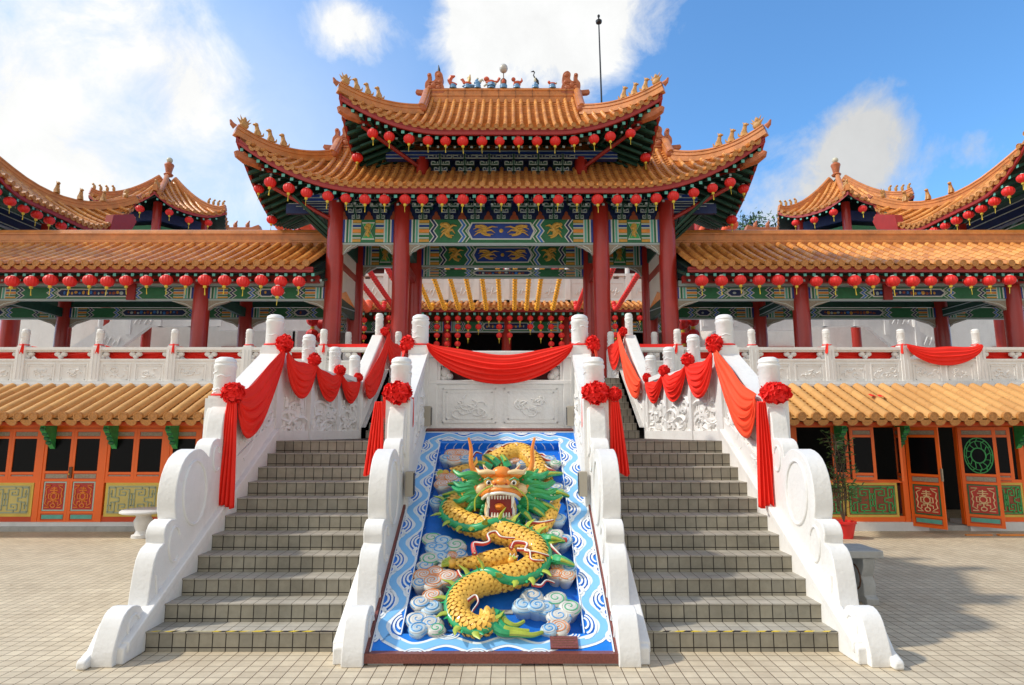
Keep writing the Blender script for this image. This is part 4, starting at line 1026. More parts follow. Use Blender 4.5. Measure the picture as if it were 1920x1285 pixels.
# ---- painted ceramic figures standing along the top ridge
zt = UP.z(XC, 15) - .04 + .36
def fig(x, label, parts, base=True):
    m = MB()
    if base: m.lathe((x, 15, zt - .01), [(.10, 0), (.10, .04), (.085, .06), (.09, .09), (.08, .11)], 'fig_blue', 10)
    for p in parts:
        if p[0] == 'e': m.ell((x + p[1], 15 + p[2], zt + p[3]), p[4], p[5], 8, 6)
        else: m.tube([(x + a, 15 + b, zt + c) for a, b, c in p[1]], p[2], p[3], 6)
    tag(m.build('ridge_figure', None, at=(x, 15, zt)), label, 'ridge figure', 'ceramic figures on the top ridge')
fx = lambda px: .17 + (px - 960) / 1127 * 16.1
fig(fx(849), 'curled red carp figure nearest the left dragon ornament on the top ridge', [('t', [(.06, 0, .12), (-.06, 0, .14), (-.10, 0, .22), (-.05, 0, .33), (.05, 0, .36)], [.04, .06, .065, .06, .02], 'fig_red'), ('e', .07, 0, .12, (.04, .04, .03), 'fig_red')])
fig(fx(876), 'red and yellow horseman figure on a long blue base on the top ridge', [('e', 0, 0, .15, (.12, .05, .05), 'fig_red'), ('t', [(-.08, 0, .15), (-.14, 0, .26), (-.19, 0, .25)], [.045, .04, .015], 'fig_red'), ('t', [(.03, 0, .17), (.05, 0, .28), (.07, 0, .4)], [.05, .05, .012], 'gold_paint'), ('e', .02, 0, .30, .035, 'fig_white'), ('e', .05, 0, .06, (.2, .08, .05), 'fig_blue')])
fig(fx(895), 'blue and white rooster figure right of the horseman on the top ridge', [('e', 0, 0, .16, (.10, .05, .07), 'fig_blue'), ('t', [(.05, 0, .18), (.13, 0, .26), (.17, 0, .20)], [.05, .03, .01], 'fig_white'), ('t', [(-.04, 0, .2), (.01, 0, .29)], [.04, .02], 'fig_blue'), ('e', .0, 0, .28, .03, 'fig_white')])
fig(fx(921), 'red lion figure with curling tail left of the globe lamp on the top ridge', [('e', -.02, 0, .18, (.14, .06, .07), 'fig_red'), ('e', -.13, 0, .27, (.08, .06, .07), 'fig_red'), ('t', [(.1, 0, .18), (.17, 0, .2), (.22, 0, .3)], [.04, .03, .04], 'fig_red'), ('e', .1, -.02, .12, .045, 'fig_white'), ('t', [(-.1, 0, .14), (-.2, 0, .06)], [.03, .02], 'fig_white'), ('t', [(0, 0, .05), (.0, 0, .14)], [.13, .11], 'fig_blue')])
fig(fx(969), 'small red lion figure right of the globe lamp on the top ridge', [('e', .02, 0, .17, (.11, .05, .05), 'fig_red'), ('e', -.09, 0, .26, (.06, .05, .06), 'fig_red'), ('t', [(.1, 0, .18), (.14, 0, .22), (.13, 0, .3)], [.035, .03, .01], 'fig_red'), ('t', [(-.07, -.02, .17), (-.08, -.02, .08)], .02, 'fig_red'), ('t', [(.07, -.02, .15), (.09, -.02, .08)], .02, 'fig_red')])
fig(fx(1004), 'thin white crane figure with raised neck on the top ridge', [('e', 0, 0, .24, (.045, .04, .08), 'fig_white'), ('t', [(-.01, 0, .3), (-.05, 0, .38), (-.02, 0, .47), (-.05, 0, .5), (-.12, 0, .48)], [.022, .016, .016, .022, .006], 'black_metal'), ('t', [(.0, 0, .28), (.06, 0, .2), (.09, 0, .12)], [.04, .04, .015], 'black_metal'), ('t', [(0, 0, .2), (0, 0, .08)], .03, 'fig_blue')])
fig(fx(1036), 'lying red lion figure nearest the right dragon ornament on the top ridge', [('e', 0, 0, .14, (.11, .05, .035), 'fig_red'), ('e', -.09, 0, .18, (.04, .04, .04), 'fig_red'), ('e', .1, 0, .15, .03, 'fig_white')])
lm = thing('ridge_lamp', 'round white globe lamp on a short post at the middle of the top ridge', 'lamp', (fx(944), 15, zt))
x = fx(944); m = MB(); m.lathe((x, 15, zt - .01), [(.10, 0), (.10, .1), (.08, .12), (.085, .24), (.03, .30), (.012, .31), (.012, .47), (.035, .5)], 'brown', 10, mf=lambda i: 'fig_blue' if i < 1 else 'brown'); m.ell((x, 14.93, zt + .16), (.045, .03, .07), 'fig_red', 8, 6); m.build('lamp_post', lm)
m = MB(); m.ell((x, 15, zt + .58), (.115, .115, .125), 'lamp_glass', 16, 10); m.build('lamp_globe', lm)
rod = thing('lightning_rod', 'tall thin black lightning rod rising behind the gate roof', 'lightning rod', (2.5, 17.5, 8.5))
px_, py_ = .17 + (1118 - 960) / 1127 * 19.2, 17.0
m = MB(); m.tube([(px_ + .06, py_, 9.0), (px_, py_, 14.45)], [.035, .02], 'black_metal', 8); m.build('mast', rod)
m = MB(); m.lathe((px_, py_, 14.42), [(.02, 0), (.09, .05), (.1, .12), (.03, .18), (.015, .22), (.04, .26), (.04, .31), (.01, .34)], 'black_metal', 10); m.build('rod_head', rod)
# ================================================================ corridors either side of the gate
def corridor(sg, nm):
    xe = XC + sg * 4.22; xf = sg * 17.5
    t = thing('covered_corridor', 'open corridor with orange tiled roof and red columns to the %s of the gate' % nm, 'corridor', (sg * 10, 15, ZT), 'covered corridors')
    x0, x1 = sorted((xe, xf)); sp = .272; n = int((x1 - x0) / sp); us = [x0 + (i + .5) * (x1 - x0) / n for i in range(n)]
    zf = lambda s_: 5.66 + .50 * s_ + .035 * s_ * s_
    tb, pb, cb = MB(), MB(), MB()
    slope_tiles(tb, pb, cb, lambda u, s_: Vector((u, 13.1 + s_, zf(s_))), Vector((0, -1, 0)), us, .070, lambda u: 1.9, ns=5, tl=.24, capr=.078)
    roof = tb.build('tiled_roof', t, smooth=50); pb.build('pan_tiles', roof, smooth=0); cb.build('eave_tiles', roof, smooth=35)
    m = MB(); ridge_tube(m, [(x0, 15.0, zf(1.9) - .12), (x1, 15.0, zf(1.9) - .12)], .10, .50); m.build('main_ridge', roof, smooth=30)
    m = MB(); m.poly([(x0, 15, zf(1.9)), (x1, 15, zf(1.9)), (x1, 17, 5.6), (x0, 17, 5.6)], 'tile_pan'); m.poly([(x0, 13.12, 5.55), (x1, 13.12, 5.55), (x1, 15, 6.5), (x0, 15, 6.5)], 'soffit_green'); m.poly([(x0, 15, 6.5), (x1, 15, 6.5), (x1, 17, 5.5), (x0, 17, 5.5)], 'soffit_green')
    m.build('roof_boarding', roof, smooth=0)
    m = MB(); m.box(x0, x1, 13.13, 13.19, 5.49, 5.61, 'red_beam'); m.box(x0, x1, 13.55, 13.68, 5.36, 5.52, 'red_beam'); m.build('fascia_board', t, smooth=0)
    m = MB()
    k = int((x1 - x0) / .20)
    for i in range(k + 1):
        x = x0 + i * (x1 - x0) / k
        for (w, y0, z0, dz, mt) in ((.034, 13.16, 5.435, .26, 'teal'), (.026, 13.42, 5.37, .2, 'line_grey')):
            b = len(m.v)
            for (y, z) in ((y0, z0), (y0 + .8, z0 + dz * 1.2)):
                for (a, c) in ((-1, -1), (1, -1), (1, 1), (-1, 1)): m.v.append((x + a * w + (.1 if mt != 'teal' else 0), y, z + c * w))
            for q in ((0, 1, 5, 4), (1, 2, 6, 5), (2, 3, 7, 6), (3, 0, 4, 7)): m.face([b + j for j in q], 'dark_green')
            m.poly([(x + a * w + (.1 if mt != 'teal' else 0), y0 - .004, z0 + c * w) for (a, c) in ((-1, -1), (1, -1), (1, 1), (-1, 1))], mt)
    m.build('rafters', t, smooth=0)
    cols = [XC + sg * a for a in (4.0, 7.12, 12.15, 17.3)]
    for x in cols[1:]:
        for y in (14.0, 16.4): m = MB(); column(m, x, y, ZT, 5.6, .19); m.build('column', t)
    m = MB()
    for y in (14.0, 16.4):
        m.box(x0, x1, y - .05, y + .05, 5.36, 5.50, 'line_grey' if y < 15 else 'dark_green'); 
    m.build('fascia_panel', t, smooth=0)
    for a, b in zip(cols[:-1], cols[1:]):
        a, b = sorted((a, b)); a += .17; b -= .17
        painted_beam('painted_beam', t, a, b, 14.0, 5.06, 5.33, 'small', th=.13, seed=int(a * 10)); painted_beam('painted_beam', t, a, b, 16.4, 5.06, 5.33, 'small', th=.13, seed=int(a * 10) + 5)
        for s, xx in ((1, a), (-1, b)):
            for yy in (14.0, 16.4): 
                m = MB(); m.prism([(xx, 5.02), (xx + s * .55, 5.02), (xx + s * .4, 4.96), (xx + s * .15, 4.88), (xx + s * .05, 4.80), (xx, 4.78)], yy - .04, yy + .04, 'gilt_grey'); m.tube([(xx + s * .03, yy - .045, 4.84), (xx + s * .2, yy - .045, 4.94), (xx + s * .5, yy - .045, 5.0)], .010, 'line_white', 5)
                m.build('corner_carving', t, smooth=0)
    for x in cols[1:]:
        m = MB(); m.box(x - .06, x + .06, 14.15, 16.25, 5.06, 5.3, 'dark_green'); m.tube([(x - .07, 14.2, 5.1), (x - .07, 16.2, 5.1)], .012, 'line_grey', 4); m.tube([(x - .07, 14.2, 5.25), (x - .07, 16.2, 5.25)], .012, 'line_grey', 4)
        m.box(x - .05, x + .05, 14.15, 16.25, 4.62, 4.78, 'dark_green') if False else None
        m.build('cross_beam', t, smooth=0)
    for x in (XC + sg * 8.75, XC + sg * 12.95) if sg < 0 else (XC + sg * 9.15,): m = MB(); m.box(x - .10, x + .10, 13.88, 13.93, 5.02, 5.40, 'red_beam'); m.build('king_post', t, smooth=0)
    return t
corridor(-1, 'left'); corridor(1, 'right')

# ================================================================ red lanterns
def lantern_proto(name, r, cols=('lantern_red', 'lantern_yellow'), tassel=.16):
    t = thing(name, None, None, (0, 0, 0))
    m = MB(); prof = []
    for i in range(11):
        a = PI * (i / 10); a = .22 + (PI - .44) * i / 10
        prof.append((r * math.sin(a), r * .86 * math.cos(a)))
    m.lathe((0, 0, 0), prof[::-1], cols[0], 28, rib=.075); m.build('paper_globe', t, smooth=25)
    m = MB(); m.lathe((0, 0, r * .82), [(r * .3, 0), (r * .3, r * .1), (r * .26, r * .12)], 'ivory', 12); m.tube([(0, 0, r * .9), (0, 0, r * 1.5)], r * .03, 'black_metal', 5); m.build('top_cap', t)
    m = MB(); m.lathe((0, 0, -r * 1.20), [(r * .20, 0), (r * .27, r * .08), (r * .25, r * .38), (r * .30, r * .40)], cols[1], 12); m.build('neck', t)
    m = MB()
    for k in range(3): m.tube([(0, 0, -r * 1.15), (r * .02 * (k - 1), 0, -r * 1.15 - tassel * .5), (r * .07 * (k - 1), r * .03, -r * 1.15 - tassel)], [r * .05, r * .04, r * .03], cols[1], 4)
    m.build('tassel', t)
    return t
LP = lantern_proto('red_lantern', .138); lused = [False]
rl = random.Random(11)
def lantern(x, y, z, label, grp, s=1.0):
    rz = rl.uniform(0, 6); s *= rl.uniform(.94, 1.07)
    if not lused[0]:
        lused[0] = True; LP.location = (x, y, z); LP.rotation_euler = (rl.uniform(-.07, .07), rl.uniform(-.07, .07), rz); LP.scale = (s,) * 3; o = LP
    else: o = copy_tree(LP, (x, y, z), None, rz, s)
    o.rotation_euler = (rl.uniform(-.07, .07), rl.uniform(-.07, .07), rz)
    tag(o, label, 'lantern', grp); return o
G1 = 'round red lanterns under the lower gate roof'
for k in range(-12, 13):
    x = XC + .435 * k; e = LOW.z(x, 12.86) - 7.40; nm = 'left' if k < 0 else 'right'
    lab = 'red lantern at the very middle of the row under the lower gate roof' if k == 0 else '%s red lantern to the %s of the middle one under the lower gate roof' % (ORD[abs(k) - 1], nm)
    lantern(x + rl.uniform(-.03, .03), 12.92 + .05 * e, 7.40 - .30 + e * .62, lab, G1, .92)
for s, nm in ((-1, 'left'), (1, 'right')):
    for k, y in enumerate((13.75, 14.6, 15.5, 16.5)):
        x = XC + s * 5.82; lantern(x, y, LOW.z(x, y) - .34 - .1 * k, '%s red lantern from the front along the %s side eave of the lower gate roof' % (ORD[k], nm), G1, .92)
G2 = 'round red lanterns under the upper gate roof'
for k in range(-7, 8):
    x = XC + .425 * k; e = UP.z(x, 12.96) - 8.84; nm = 'left' if k < 0 else 'right'
    lab = 'red lantern at the very middle of the row under the upper gate roof' if k == 0 else '%s red lantern to the %s of the middle one under the upper gate roof' % (ORD[abs(k) - 1], nm)
    lantern(x + rl.uniform(-.03, .03), 13.02 + .1 * e, 8.84 - .30 + e * .5, lab, G2, .90)
for s, nm in ((-1, 'left'), (1, 'right')):
    for k, y in enumerate((14.0, 14.9)):
        x = XC + s * 3.55; lantern(x, y, UP.z(x, y) - .42 - .12 * k, '%s red lantern from the front along the %s side eave of the upper gate roof' % (ORD[k], nm), G2)
for s, nm in ((-1, 'left'), (1, 'right')):
    k = 0; x = 4.5
    while x < 11.6:
        lantern(XC + s * x, 13.10, 5.275 + rl.uniform(-.02, .02), '%s red lantern from the gate under the eave of the %s corridor' % (ORD[k], nm), 'round red lanterns under the corridor eaves'); k += 1; x += .425 + rl.uniform(-.03, .03)
lantern(XC - 4.93, 13.0, 5.02, 'single red lantern hanging lower than the others left of the gate', 'round red lanterns under the corridor eaves', 1.02)

# ================================================================ orange shop fronts below the terrace
YS = 12.35
def fretwork(m, x0, x1, z0, z1, y, mt, mb_, fr):
    m.box(x0, x1, y - .012, y + .02, z0, z1, fr); a, b, c, d = x0 + .05, x1 - .05, z0 + .05, z1 - .05
    m.box(a, b, y - .018, y - .008, c, d, mb_); L = y - .03; t = .011
    def h(p, q, z): m.box(p, q, L, L + .014, z - t, z + t, mt)
    def v(x, p, q): m.box(x - t, x + t, L, L + .014, p, q, mt)
    a += .03; b -= .03; c += .03; d -= .03; h(a, b, c); h(a, b, d); v(a, c, d); v(b, c, d)
    W, H = b - a, d - c; mx, mz = (a + b) / 2, (c + d) / 2
    h(mx - .06 * W, mx + .06 * W, mz); v(mx, mz - .25 * H, mz + .25 * H)
    for sx in (-1, 1):
        for sz in (-1, 1):
            X = lambda u: mx + sx * u * W / 2
            Z = lambda u: mz + sz * u * H / 2
            def hh(u0, u1, w): p, q = sorted((X(u0), X(u1))); h(p, q, Z(w))
            def vv(u, w0, w1): p, q = sorted((Z(w0), Z(w1))); v(X(u), p, q)
            vv(.12, 0, .8); hh(.12, .55, .8); vv(.55, .35, .8); hh(.28, .55, .35); vv(.28, .35, .58); hh(.28, .42, .58)
            vv(.72, .2, 1); hh(.72, .88, .2); vv(.88, .2, .75); hh(.55, .72, .15); vv(.55, 0, .15); hh(.72, 1, .92); hh(.0, .12, .45); hh(.84, 1, .45); vv(.42, .8, 1)
def door_panel(m, x0, x1, z0, z1, y, fr=None, mt='panel_red', ln='dragon_orange', edge='pale_teal'):
    """carved longevity panel"""
    def B(a, b, c, d, h0, h1, mm): m.box(a, b, y - h1, y - h0, c, d, mm, fr)
    B(x0, x1, z0, z1, -.01, .006, edge); B(x0 + .025, x1 - .025, z0 + .025, z1 - .025, -.01, .010, mt)
    mx, W, H = (x0 + x1) / 2, x1 - x0 - .08, z1 - z0 - .1; mz = (z0 + z1) / 2; T = .011
    def tb(pts): 
        P = [Vector((mx + a * W, y - .016, mz + b * H)) for a, b in pts]
        if fr is not None: P = [fr @ p for p in P]
        m.tube(P, T, ln, 5)
    tb([(0, .40), (0, .16)]); tb([(0, -.16), (0, -.30)])
    for b, w in ((.34, .16), (.25, .22), (.16, .14), (-.16, .18)): tb([(-w, b), (w, b)])
    tb([(.15 * math.cos(q), .13 * math.sin(q)) for q in [2 * PI * i / 12 for i in range(13)]]); tb([(.12 * math.cos(q), -.38 + .08 * math.sin(q)) for q in [2 * PI * i / 10 for i in range(11)]])
    for s in (-1, 1):
        tb([(s * .46, .46), (s * .2, .46), (s * .3, .38), (s * .46, .30), (s * .40, .1), (s * .46, 0), (s * .40, -.1), (s * .46, -.3), (s * .3, -.38), (s * .2, -.46), (s * .46, -.46)])
        tb([(s * .14, .10), (s * .27, .10), (s * .27, -.10), (s * .14, -.10)]); tb([(s * .1, -.22), (s * .26, -.22), (s * .26, -.34)])
def leaf(name, parent, hinge, ang, w, z0, z1, glass='glass_black', lower='panel', lattice=False, warm=False, kick=True):
    """a door or window leaf, hinged at (x,y), turned by ang; local x = 0..w"""
    fr = Matrix.Translation((hinge[0], hinge[1], 0)) @ Matrix.Rotation(ang, 4, 'Z'); m = MB()
    def B(a, b, c, d, mm='orange_paint', y0=-.02, y1=.02): m.box(a, b, y0, y1, c, d, mm, fr)
    f = .055; H = z1 - z0
    full = lower == 'panel'
    zg0 = z0 + (1.02 if full else .14); zg1 = z1 - .20
    B(0, f, z0, z1); B(w - f, w, z0, z1); B(f, w - f, z1 - f, z1); B(f, w - f, z0, z0 + f)
    B(f, w - f, zg1 - .0, zg1 + .045); B(f + .01, w - f - .01, zg1 + .055, z1 - f - .01, 'gilt_grey', -.012, .012); B(f, w - f, zg1 + .045, z1 - f, 'orange_dark', -.008, .008)
    B(f, w - f, zg0 - .045, zg0)
    B(f, w - f, zg0, zg1, glass, -.004, .004)
    B(f, w - f, zg0 - .16, zg0 - .045, 'orange_dark', -.008, .008); B(f + .015, w - f - .015, zg0 - .145, zg0 - .06, 'gilt_grey', -.014, .012)
    if full:
        B(f, w - f, zg0 - .205, zg0 - .16); door_panel(m, f + .01, w - f - .01, z0 + .24, zg0 - .21, -.006, fr, 'panel_red' if not warm else 'panel_red', 'dragon_orange' if warm else 'dragon_cream', 'pale_teal' if warm else 'green_paint')
        B(f, w - f, z0 + .19, z0 + .235); B(f, w - f, z0 + f, z0 + .19, 'orange_dark', -.008, .008); B(f + .02, w - f - .02, z0 + .085, z0 + .165, 'teal', -.014, .012)
    o = m.build(name, parent, smooth=30)
    if lattice:
        m = MB(); cx, cz = w / 2, (zg0 + zg1) / 2; hw, hh = (w - 2 * f) / 2 - .01, (zg1 - zg0) / 2 - .01
        for (k, r_) in ((1, .011), (.82, .008), (.5, .013)):
            pts = [fr @ Vector((cx + hw * k * math.cos(a) * (1 if k < 1 else .96), -.012, cz + hh * k * math.sin(a) * (.85 if k < .6 else 1))) for a in [i * PI / 12 for i in range(25)]]; m.tube(pts, r_, 'bright_green', 5, cap=False)
        for a in range(12):
            th = a * PI / 6; m.tube([fr @ Vector((cx + hw * .5 * math.cos(th), -.012, cz + hh * .45 * math.sin(th))), fr @ Vector((cx + hw * .75 * math.cos(th + .2), -.014, cz + hh * .75 * math.sin(th + .2))), fr @ Vector((cx + hw * .95 * math.cos(th), -.012, cz + hh * .95 * math.sin(th)))], .009, 'bright_green', 5)
        m.build('lattice', o)
    return o
def shop_roof(t, x0, x1, endx=None):
    sp = .272; n = int((x1 - x0) / sp); us = [x0 + (i + .5) * (x1 - x0) / n for i in range(n)]
    tb, pb, cb = MB(), MB(), MB()
    slope_tiles(tb, pb, cb, lambda u, s_: Vector((u, 11.35 + s_, 2.20 + .47 * s_)), Vector((0, -1, 0)), us, .086, lambda u: 1.46, mat_='tile_yellow', ns=4, tl=.30, pan='tile_old', capr=.086)
    roof = tb.build('tiled_roof', t, smooth=50); pb.build('pan_tiles', roof, smooth=0); cb.build('eave_tiles', roof, smooth=35)
    m = MB(); m.box(x0, x1, 11.46, 11.53, 2.06, 2.13, 'orange_dark'); m.poly([(x0, 11.42, 2.13), (x1, 11.42, 2.13), (x1, 12.9, 2.74), (x0, 12.9, 2.74)], 'brown'); m.build('fascia_board', roof, smooth=0)
def brk(t, x):
    m = MB(); m.prism([(12.33, 2.06), (12.02, 2.06), (12.0, 1.98), (12.06, 1.92), (12.12, 1.86), (12.2, 1.76), (12.27, 1.66), (12.33, 1.60)], x - .05, x + .05, 'bright_green', 'x')
    for i in range(4): m.ell((x, 12.03 + .06 * i, 1.99 - .09 * i), (.065, .04, .045), 'green_paint', 8, 5)
    m.build('eave_bracket', t)
# --- left shop
tl_ = thing('shop_front', 'orange wooden shop front with shut carved doors under the left terrace roof', 'shop front', (-8, YS, 0), 'orange shop fronts')
shop_roof(tl_, -13.4, -5.0)
m = MB(); m.box(-13.4, -4.6, YS - .06, YS + .5, 0, .17, 'white_stone'); m.box(-13.4, -4.6, YS - .12, YS - .06, 0, .09, 'concrete'); m.build('plinth', tl_, smooth=0)
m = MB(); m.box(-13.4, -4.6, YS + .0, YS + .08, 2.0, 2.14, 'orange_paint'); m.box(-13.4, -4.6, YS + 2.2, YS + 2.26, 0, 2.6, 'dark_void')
posts = [-13.3, -12.08, -10.83, -9.34, -8.09, -6.83, -5.6]
posts = [-13.12, -11.88, -10.58 + .0, -9.33, -8.06, -6.80, -5.55]
for x in posts: m.box(x - .055, x + .055, YS - .03, YS + .06, .17, 2.0, 'orange_paint')
for i in (0, 1, 3, 5):      # bays with fretwork below the windows
    pass
m.build('timber_frame', tl_, smooth=0)
bays = list(zip(posts[:-1], posts[1:]))
for i, (a, b) in enumerate(bays):
    a += .057; b -= .057; w = (b - a) / 2
    if i in (0, 3):
        leaf('carved_door', tl_, (a, YS), 0, w - .003, .14, 2.0, warm=True); leaf('carved_door', tl_, (a + w, YS), 0, w - .003, .14, 2.0, warm=True)
        m = MB(); m.box(a + w - .03, a + w + .03, YS - .045, YS - .02, 1.02, 1.24, 'brown'); m.ell((a + w - .015, YS - .05, 1.1), .02, 'gold_paint', 6, 5); m.build('door_latch', tl_)
    else:
        m = MB(); m.box(a, b, YS - .01, YS + .05, .17, .30, 'orange_dark'); fretwork(m, a + .04, b - .02, .27, .93, YS - .01, 'grey_green' if i != 2 else 'grey_green', 'yellow_grey', 'yellow_board'); m.box(a, b, YS - .025, YS + .04, .93, 1.0, 'orange_paint'); m.build('fretwork_panel', tl_, smooth=0)
        leaf('window_leaf', tl_, (a, YS), 0, w - .003, 1.0, 2.0, lower=None); leaf('window_leaf', tl_, (a + w, YS), 0, w - .003, 1.0, 2.0, lower=None)
for x in (-11.6, -10.37, -9.117, -7.864, -6.638): brk(tl_, x)
# --- right shop, leaves standing open
tr_ = thing('shop_front', 'orange wooden shop front with folding doors standing open under the right terrace roof', 'shop front', (8, YS, 0), 'orange shop fronts')
shop_roof(tr_, 4.9, 13.4)
m = MB(); m.box(4.5, 8.42, YS - .06, YS + .5, 0, .17, 'white_stone'); m.box(9.24, 13.4, YS - .06, YS + .5, 0, .17, 'white_stone'); m.box(8.42, 9.24, YS - .02, YS + .5, 0, .10, 'concrete'); m.build('plinth', tr_, smooth=0)
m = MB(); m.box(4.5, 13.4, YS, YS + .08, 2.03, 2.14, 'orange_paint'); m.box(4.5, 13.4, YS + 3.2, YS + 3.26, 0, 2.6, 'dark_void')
for x in (4.6, 5.88, 8.05, 9.24 - .02, 10.45, 11.7, 12.95): m.box(x - .055, x + .055, YS - .03, YS + .06, .12, 2.03, 'orange_paint')
m.box(4.6, 8.05, YS - .025, YS + .05, .93, .99, 'orange_paint'); m.box(9.6, 13.3, YS - .025, YS + .05, .93, .99, 'orange_paint'); m.box(4.6, 8.0, YS - .01, YS + .05, .17, .28, 'orange_paint'); m.box(9.6, 13.3, YS - .01, YS + .05, .17, .28, 'orange_paint')
m.build('timber_frame', tr_, smooth=0)
for (a, b) in ((5.94, 6.8), (6.84, 7.88), (9.66, 10.40), (10.52, 11.64), (11.76, 12.9)):
    m = MB(); fretwork(m, a, b, .26, .93, YS - .01, 'bright_green', 'brown_red', 'yellow_board'); m.build('fretwork_panel', tr_, smooth=0)
leaf('window_leaf', tr_, (6.98, YS + .02), math.radians(180 - 12), .30, .99, 2.03, lower=None, lattice=True)
leaf('window_leaf', tr_, (7.0, YS - .03), math.radians(-14), .44, .99, 2.03, lower=None)
leaf('window_leaf', tr_, (7.93, YS - .02), math.radians(-112), .42, .99, 2.03, lower=None)
leaf('carved_door', tr_, (8.12, YS - .04), math.radians(-58), .60, .10, 2.03)
leaf('carved_door', tr_, (9.19, YS - .04), math.radians(-42), .60, .10, 2.03, lattice=True)
leaf('window_leaf', tr_, (9.72, YS - .03), math.radians(-28), .42, .99, 2.03, lower=None)
leaf('window_leaf', tr_, (10.98, YS - .03), math.radians(-20), .45, .99, 2.03, lower=None, lattice=True)
m = MB(); m.box(8.40, 8.425, YS - .60, YS - .56, 1.0, 1.24, 'gilt_grey'); m.build('door_latch', tr_, smooth=0)
brk(tr_, 7.99); brk(tr_, 6.75); brk(tr_, 10.4)
m = MB(); rn = random.Random(4)    # shelving and boxes inside
m.box(8.3, 9.1, YS + 1.4, YS + 2.0, .15, .75, 'dark_red'); m.box(7.2, 7.9, YS + 1.0, YS + 1.5, .2, 1.25, 'dark_red'); m.build('counter', tr_, smooth=0)
for s, nm in ((-1, 'left'), (1, 'right')):
    m = MB(); m.tube([(XC + s * (4.4 + i * .2125), 13.10, 5.452 + .012 * math.cos(i * PI)) for i in range(46)], .006, 'black_metal', 4)
    tag(m.build('lantern_wire', None, at=(XC + s * 4.4, 13.1, 5.45)), 'thin black wire that the %s corridor lanterns hang from' % nm, 'wire', 'lantern wires')
m = MB(); P = []
for i in range(-48, 49): x = XC + .435 * i / 4; e = LOW.z(x, 12.86) - 7.40; P.append((x, 12.92 + .05 * e, 7.40 - .11 + e * .68))
m.tube(P, .006, 'black_metal', 4); tag(m.build('lantern_wire', None, at=(XC, 12.9, 7.3)), 'thin black wire along the lower gate eave holding its lanterns', 'wire', 'lantern wires')
# ================================================================ the dragon relief on its slope
drag = thing('dragon_relief', 'painted relief of a golden dragon among clouds on a blue slab set between the stairs', 'relief', (0, 5.45, 0))
SY, SZ, SM = 5.45, .085, 1.875 / 3.10
cS = 1 / math.hypot(1, SM); sS = SM * cS
SF = frame((0, SY, SZ), Vector((1, 0, 0)), Vector((0, cS, sS)), Vector((0, -sS, cS)))     # local x across, y up the slope, z out of the slab
def V(u, v, h): return SF @ Vector((u, v - 1.26 * h, h))        # a raised point leans out towards the viewer at the foot of the steps
SX0, SX1, SV1 = -1.05, 1.05, 3.59
FX0, FX1, FV0, FV1 = -.80, .80, .20, 3.30     # sunk field
m = MB(); m.box(-1.02, 1.02, .0, SV1 + .02, -.5, -.17, 'concrete', SF)
m.prism([(5.46, 0), (5.5, .02), (8.6, 1.5), (8.6, 0)], -1.02, 1.02, 'concrete', 'x'); m.build('bed', drag, smooth=0)
m = MB(); m.box(FX0, FX1, FV0, FV1, -.17, -.10, 'slab_blue', SF)
m.build('field', drag, smooth=0)
m = MB()
for (a, b, c, d) in ((SX0, FX0, -.03, SV1), (FX1, SX1, -.03, SV1), (FX0, FX1, -.03, FV0), (FX0, FX1, FV1, SV1)): m.box(a, b, c, d, -.17, .0, 'mid_slab', SF)
brd = m.build('wave_border', drag, smooth=0)
# granite edging
m = MB(); m.box(-1.10, 1.13, 5.40, 5.50, .02, .098, 'granite_brown'); m.build('granite_kerb', drag, smooth=0)
for a, b in ((-1.05, -.75), (-.35, .25), (.6, 1.08)): m = MB(); m.box(a, b, 5.42, 5.5, 0, .0195, 'concrete'); m.build('kerb_block', drag, smooth=0)
m = MB(); m.box(-1.05, 1.05, SV1 + .002, SV1 + .05, -.1, .03, 'granite_brown', SF); m.build('granite_kerb', drag, smooth=0)
m = MB(); m.box(-1.078, -1.052, -.02, SV1 * .62, -.1, .03, 'granite_brown', SF); m.build('granite_kerb', drag, smooth=0); m = MB(); m.box(1.052, 1.078, -.02, SV1 * .62, -.1, .03, 'granite_brown', SF); m.build('granite_kerb', drag, smooth=0)
# ---- waves
def ribbon(m, P, w, h, mt, taper=False):
    P = [Vector(p) for p in P]; K = len(P); b = len(m.v)
    for i, p in enumerate(P):
        t = (P[min(i + 1, K - 1)] - P[max(i - 1, 0)]); t.normalize(); n = Vector((-t.y, t.x)); ww = w / 2 * (1 if not taper else min(1, 3.0 * min(i, K - 1 - i) / K + .25))
        for s in (-1, 1): q = p + n * ww * s; m.v.append(tuple(SF @ Vector((q.x, q.y, h))))
    for i in range(K - 1): m.face([b + 2 * i, b + 2 * i + 1, b + 2 * i + 3, b + 2 * i + 2], mt)
wl, ww_, wl2 = MB(), MB(), MB()
rw = random.Random(3)
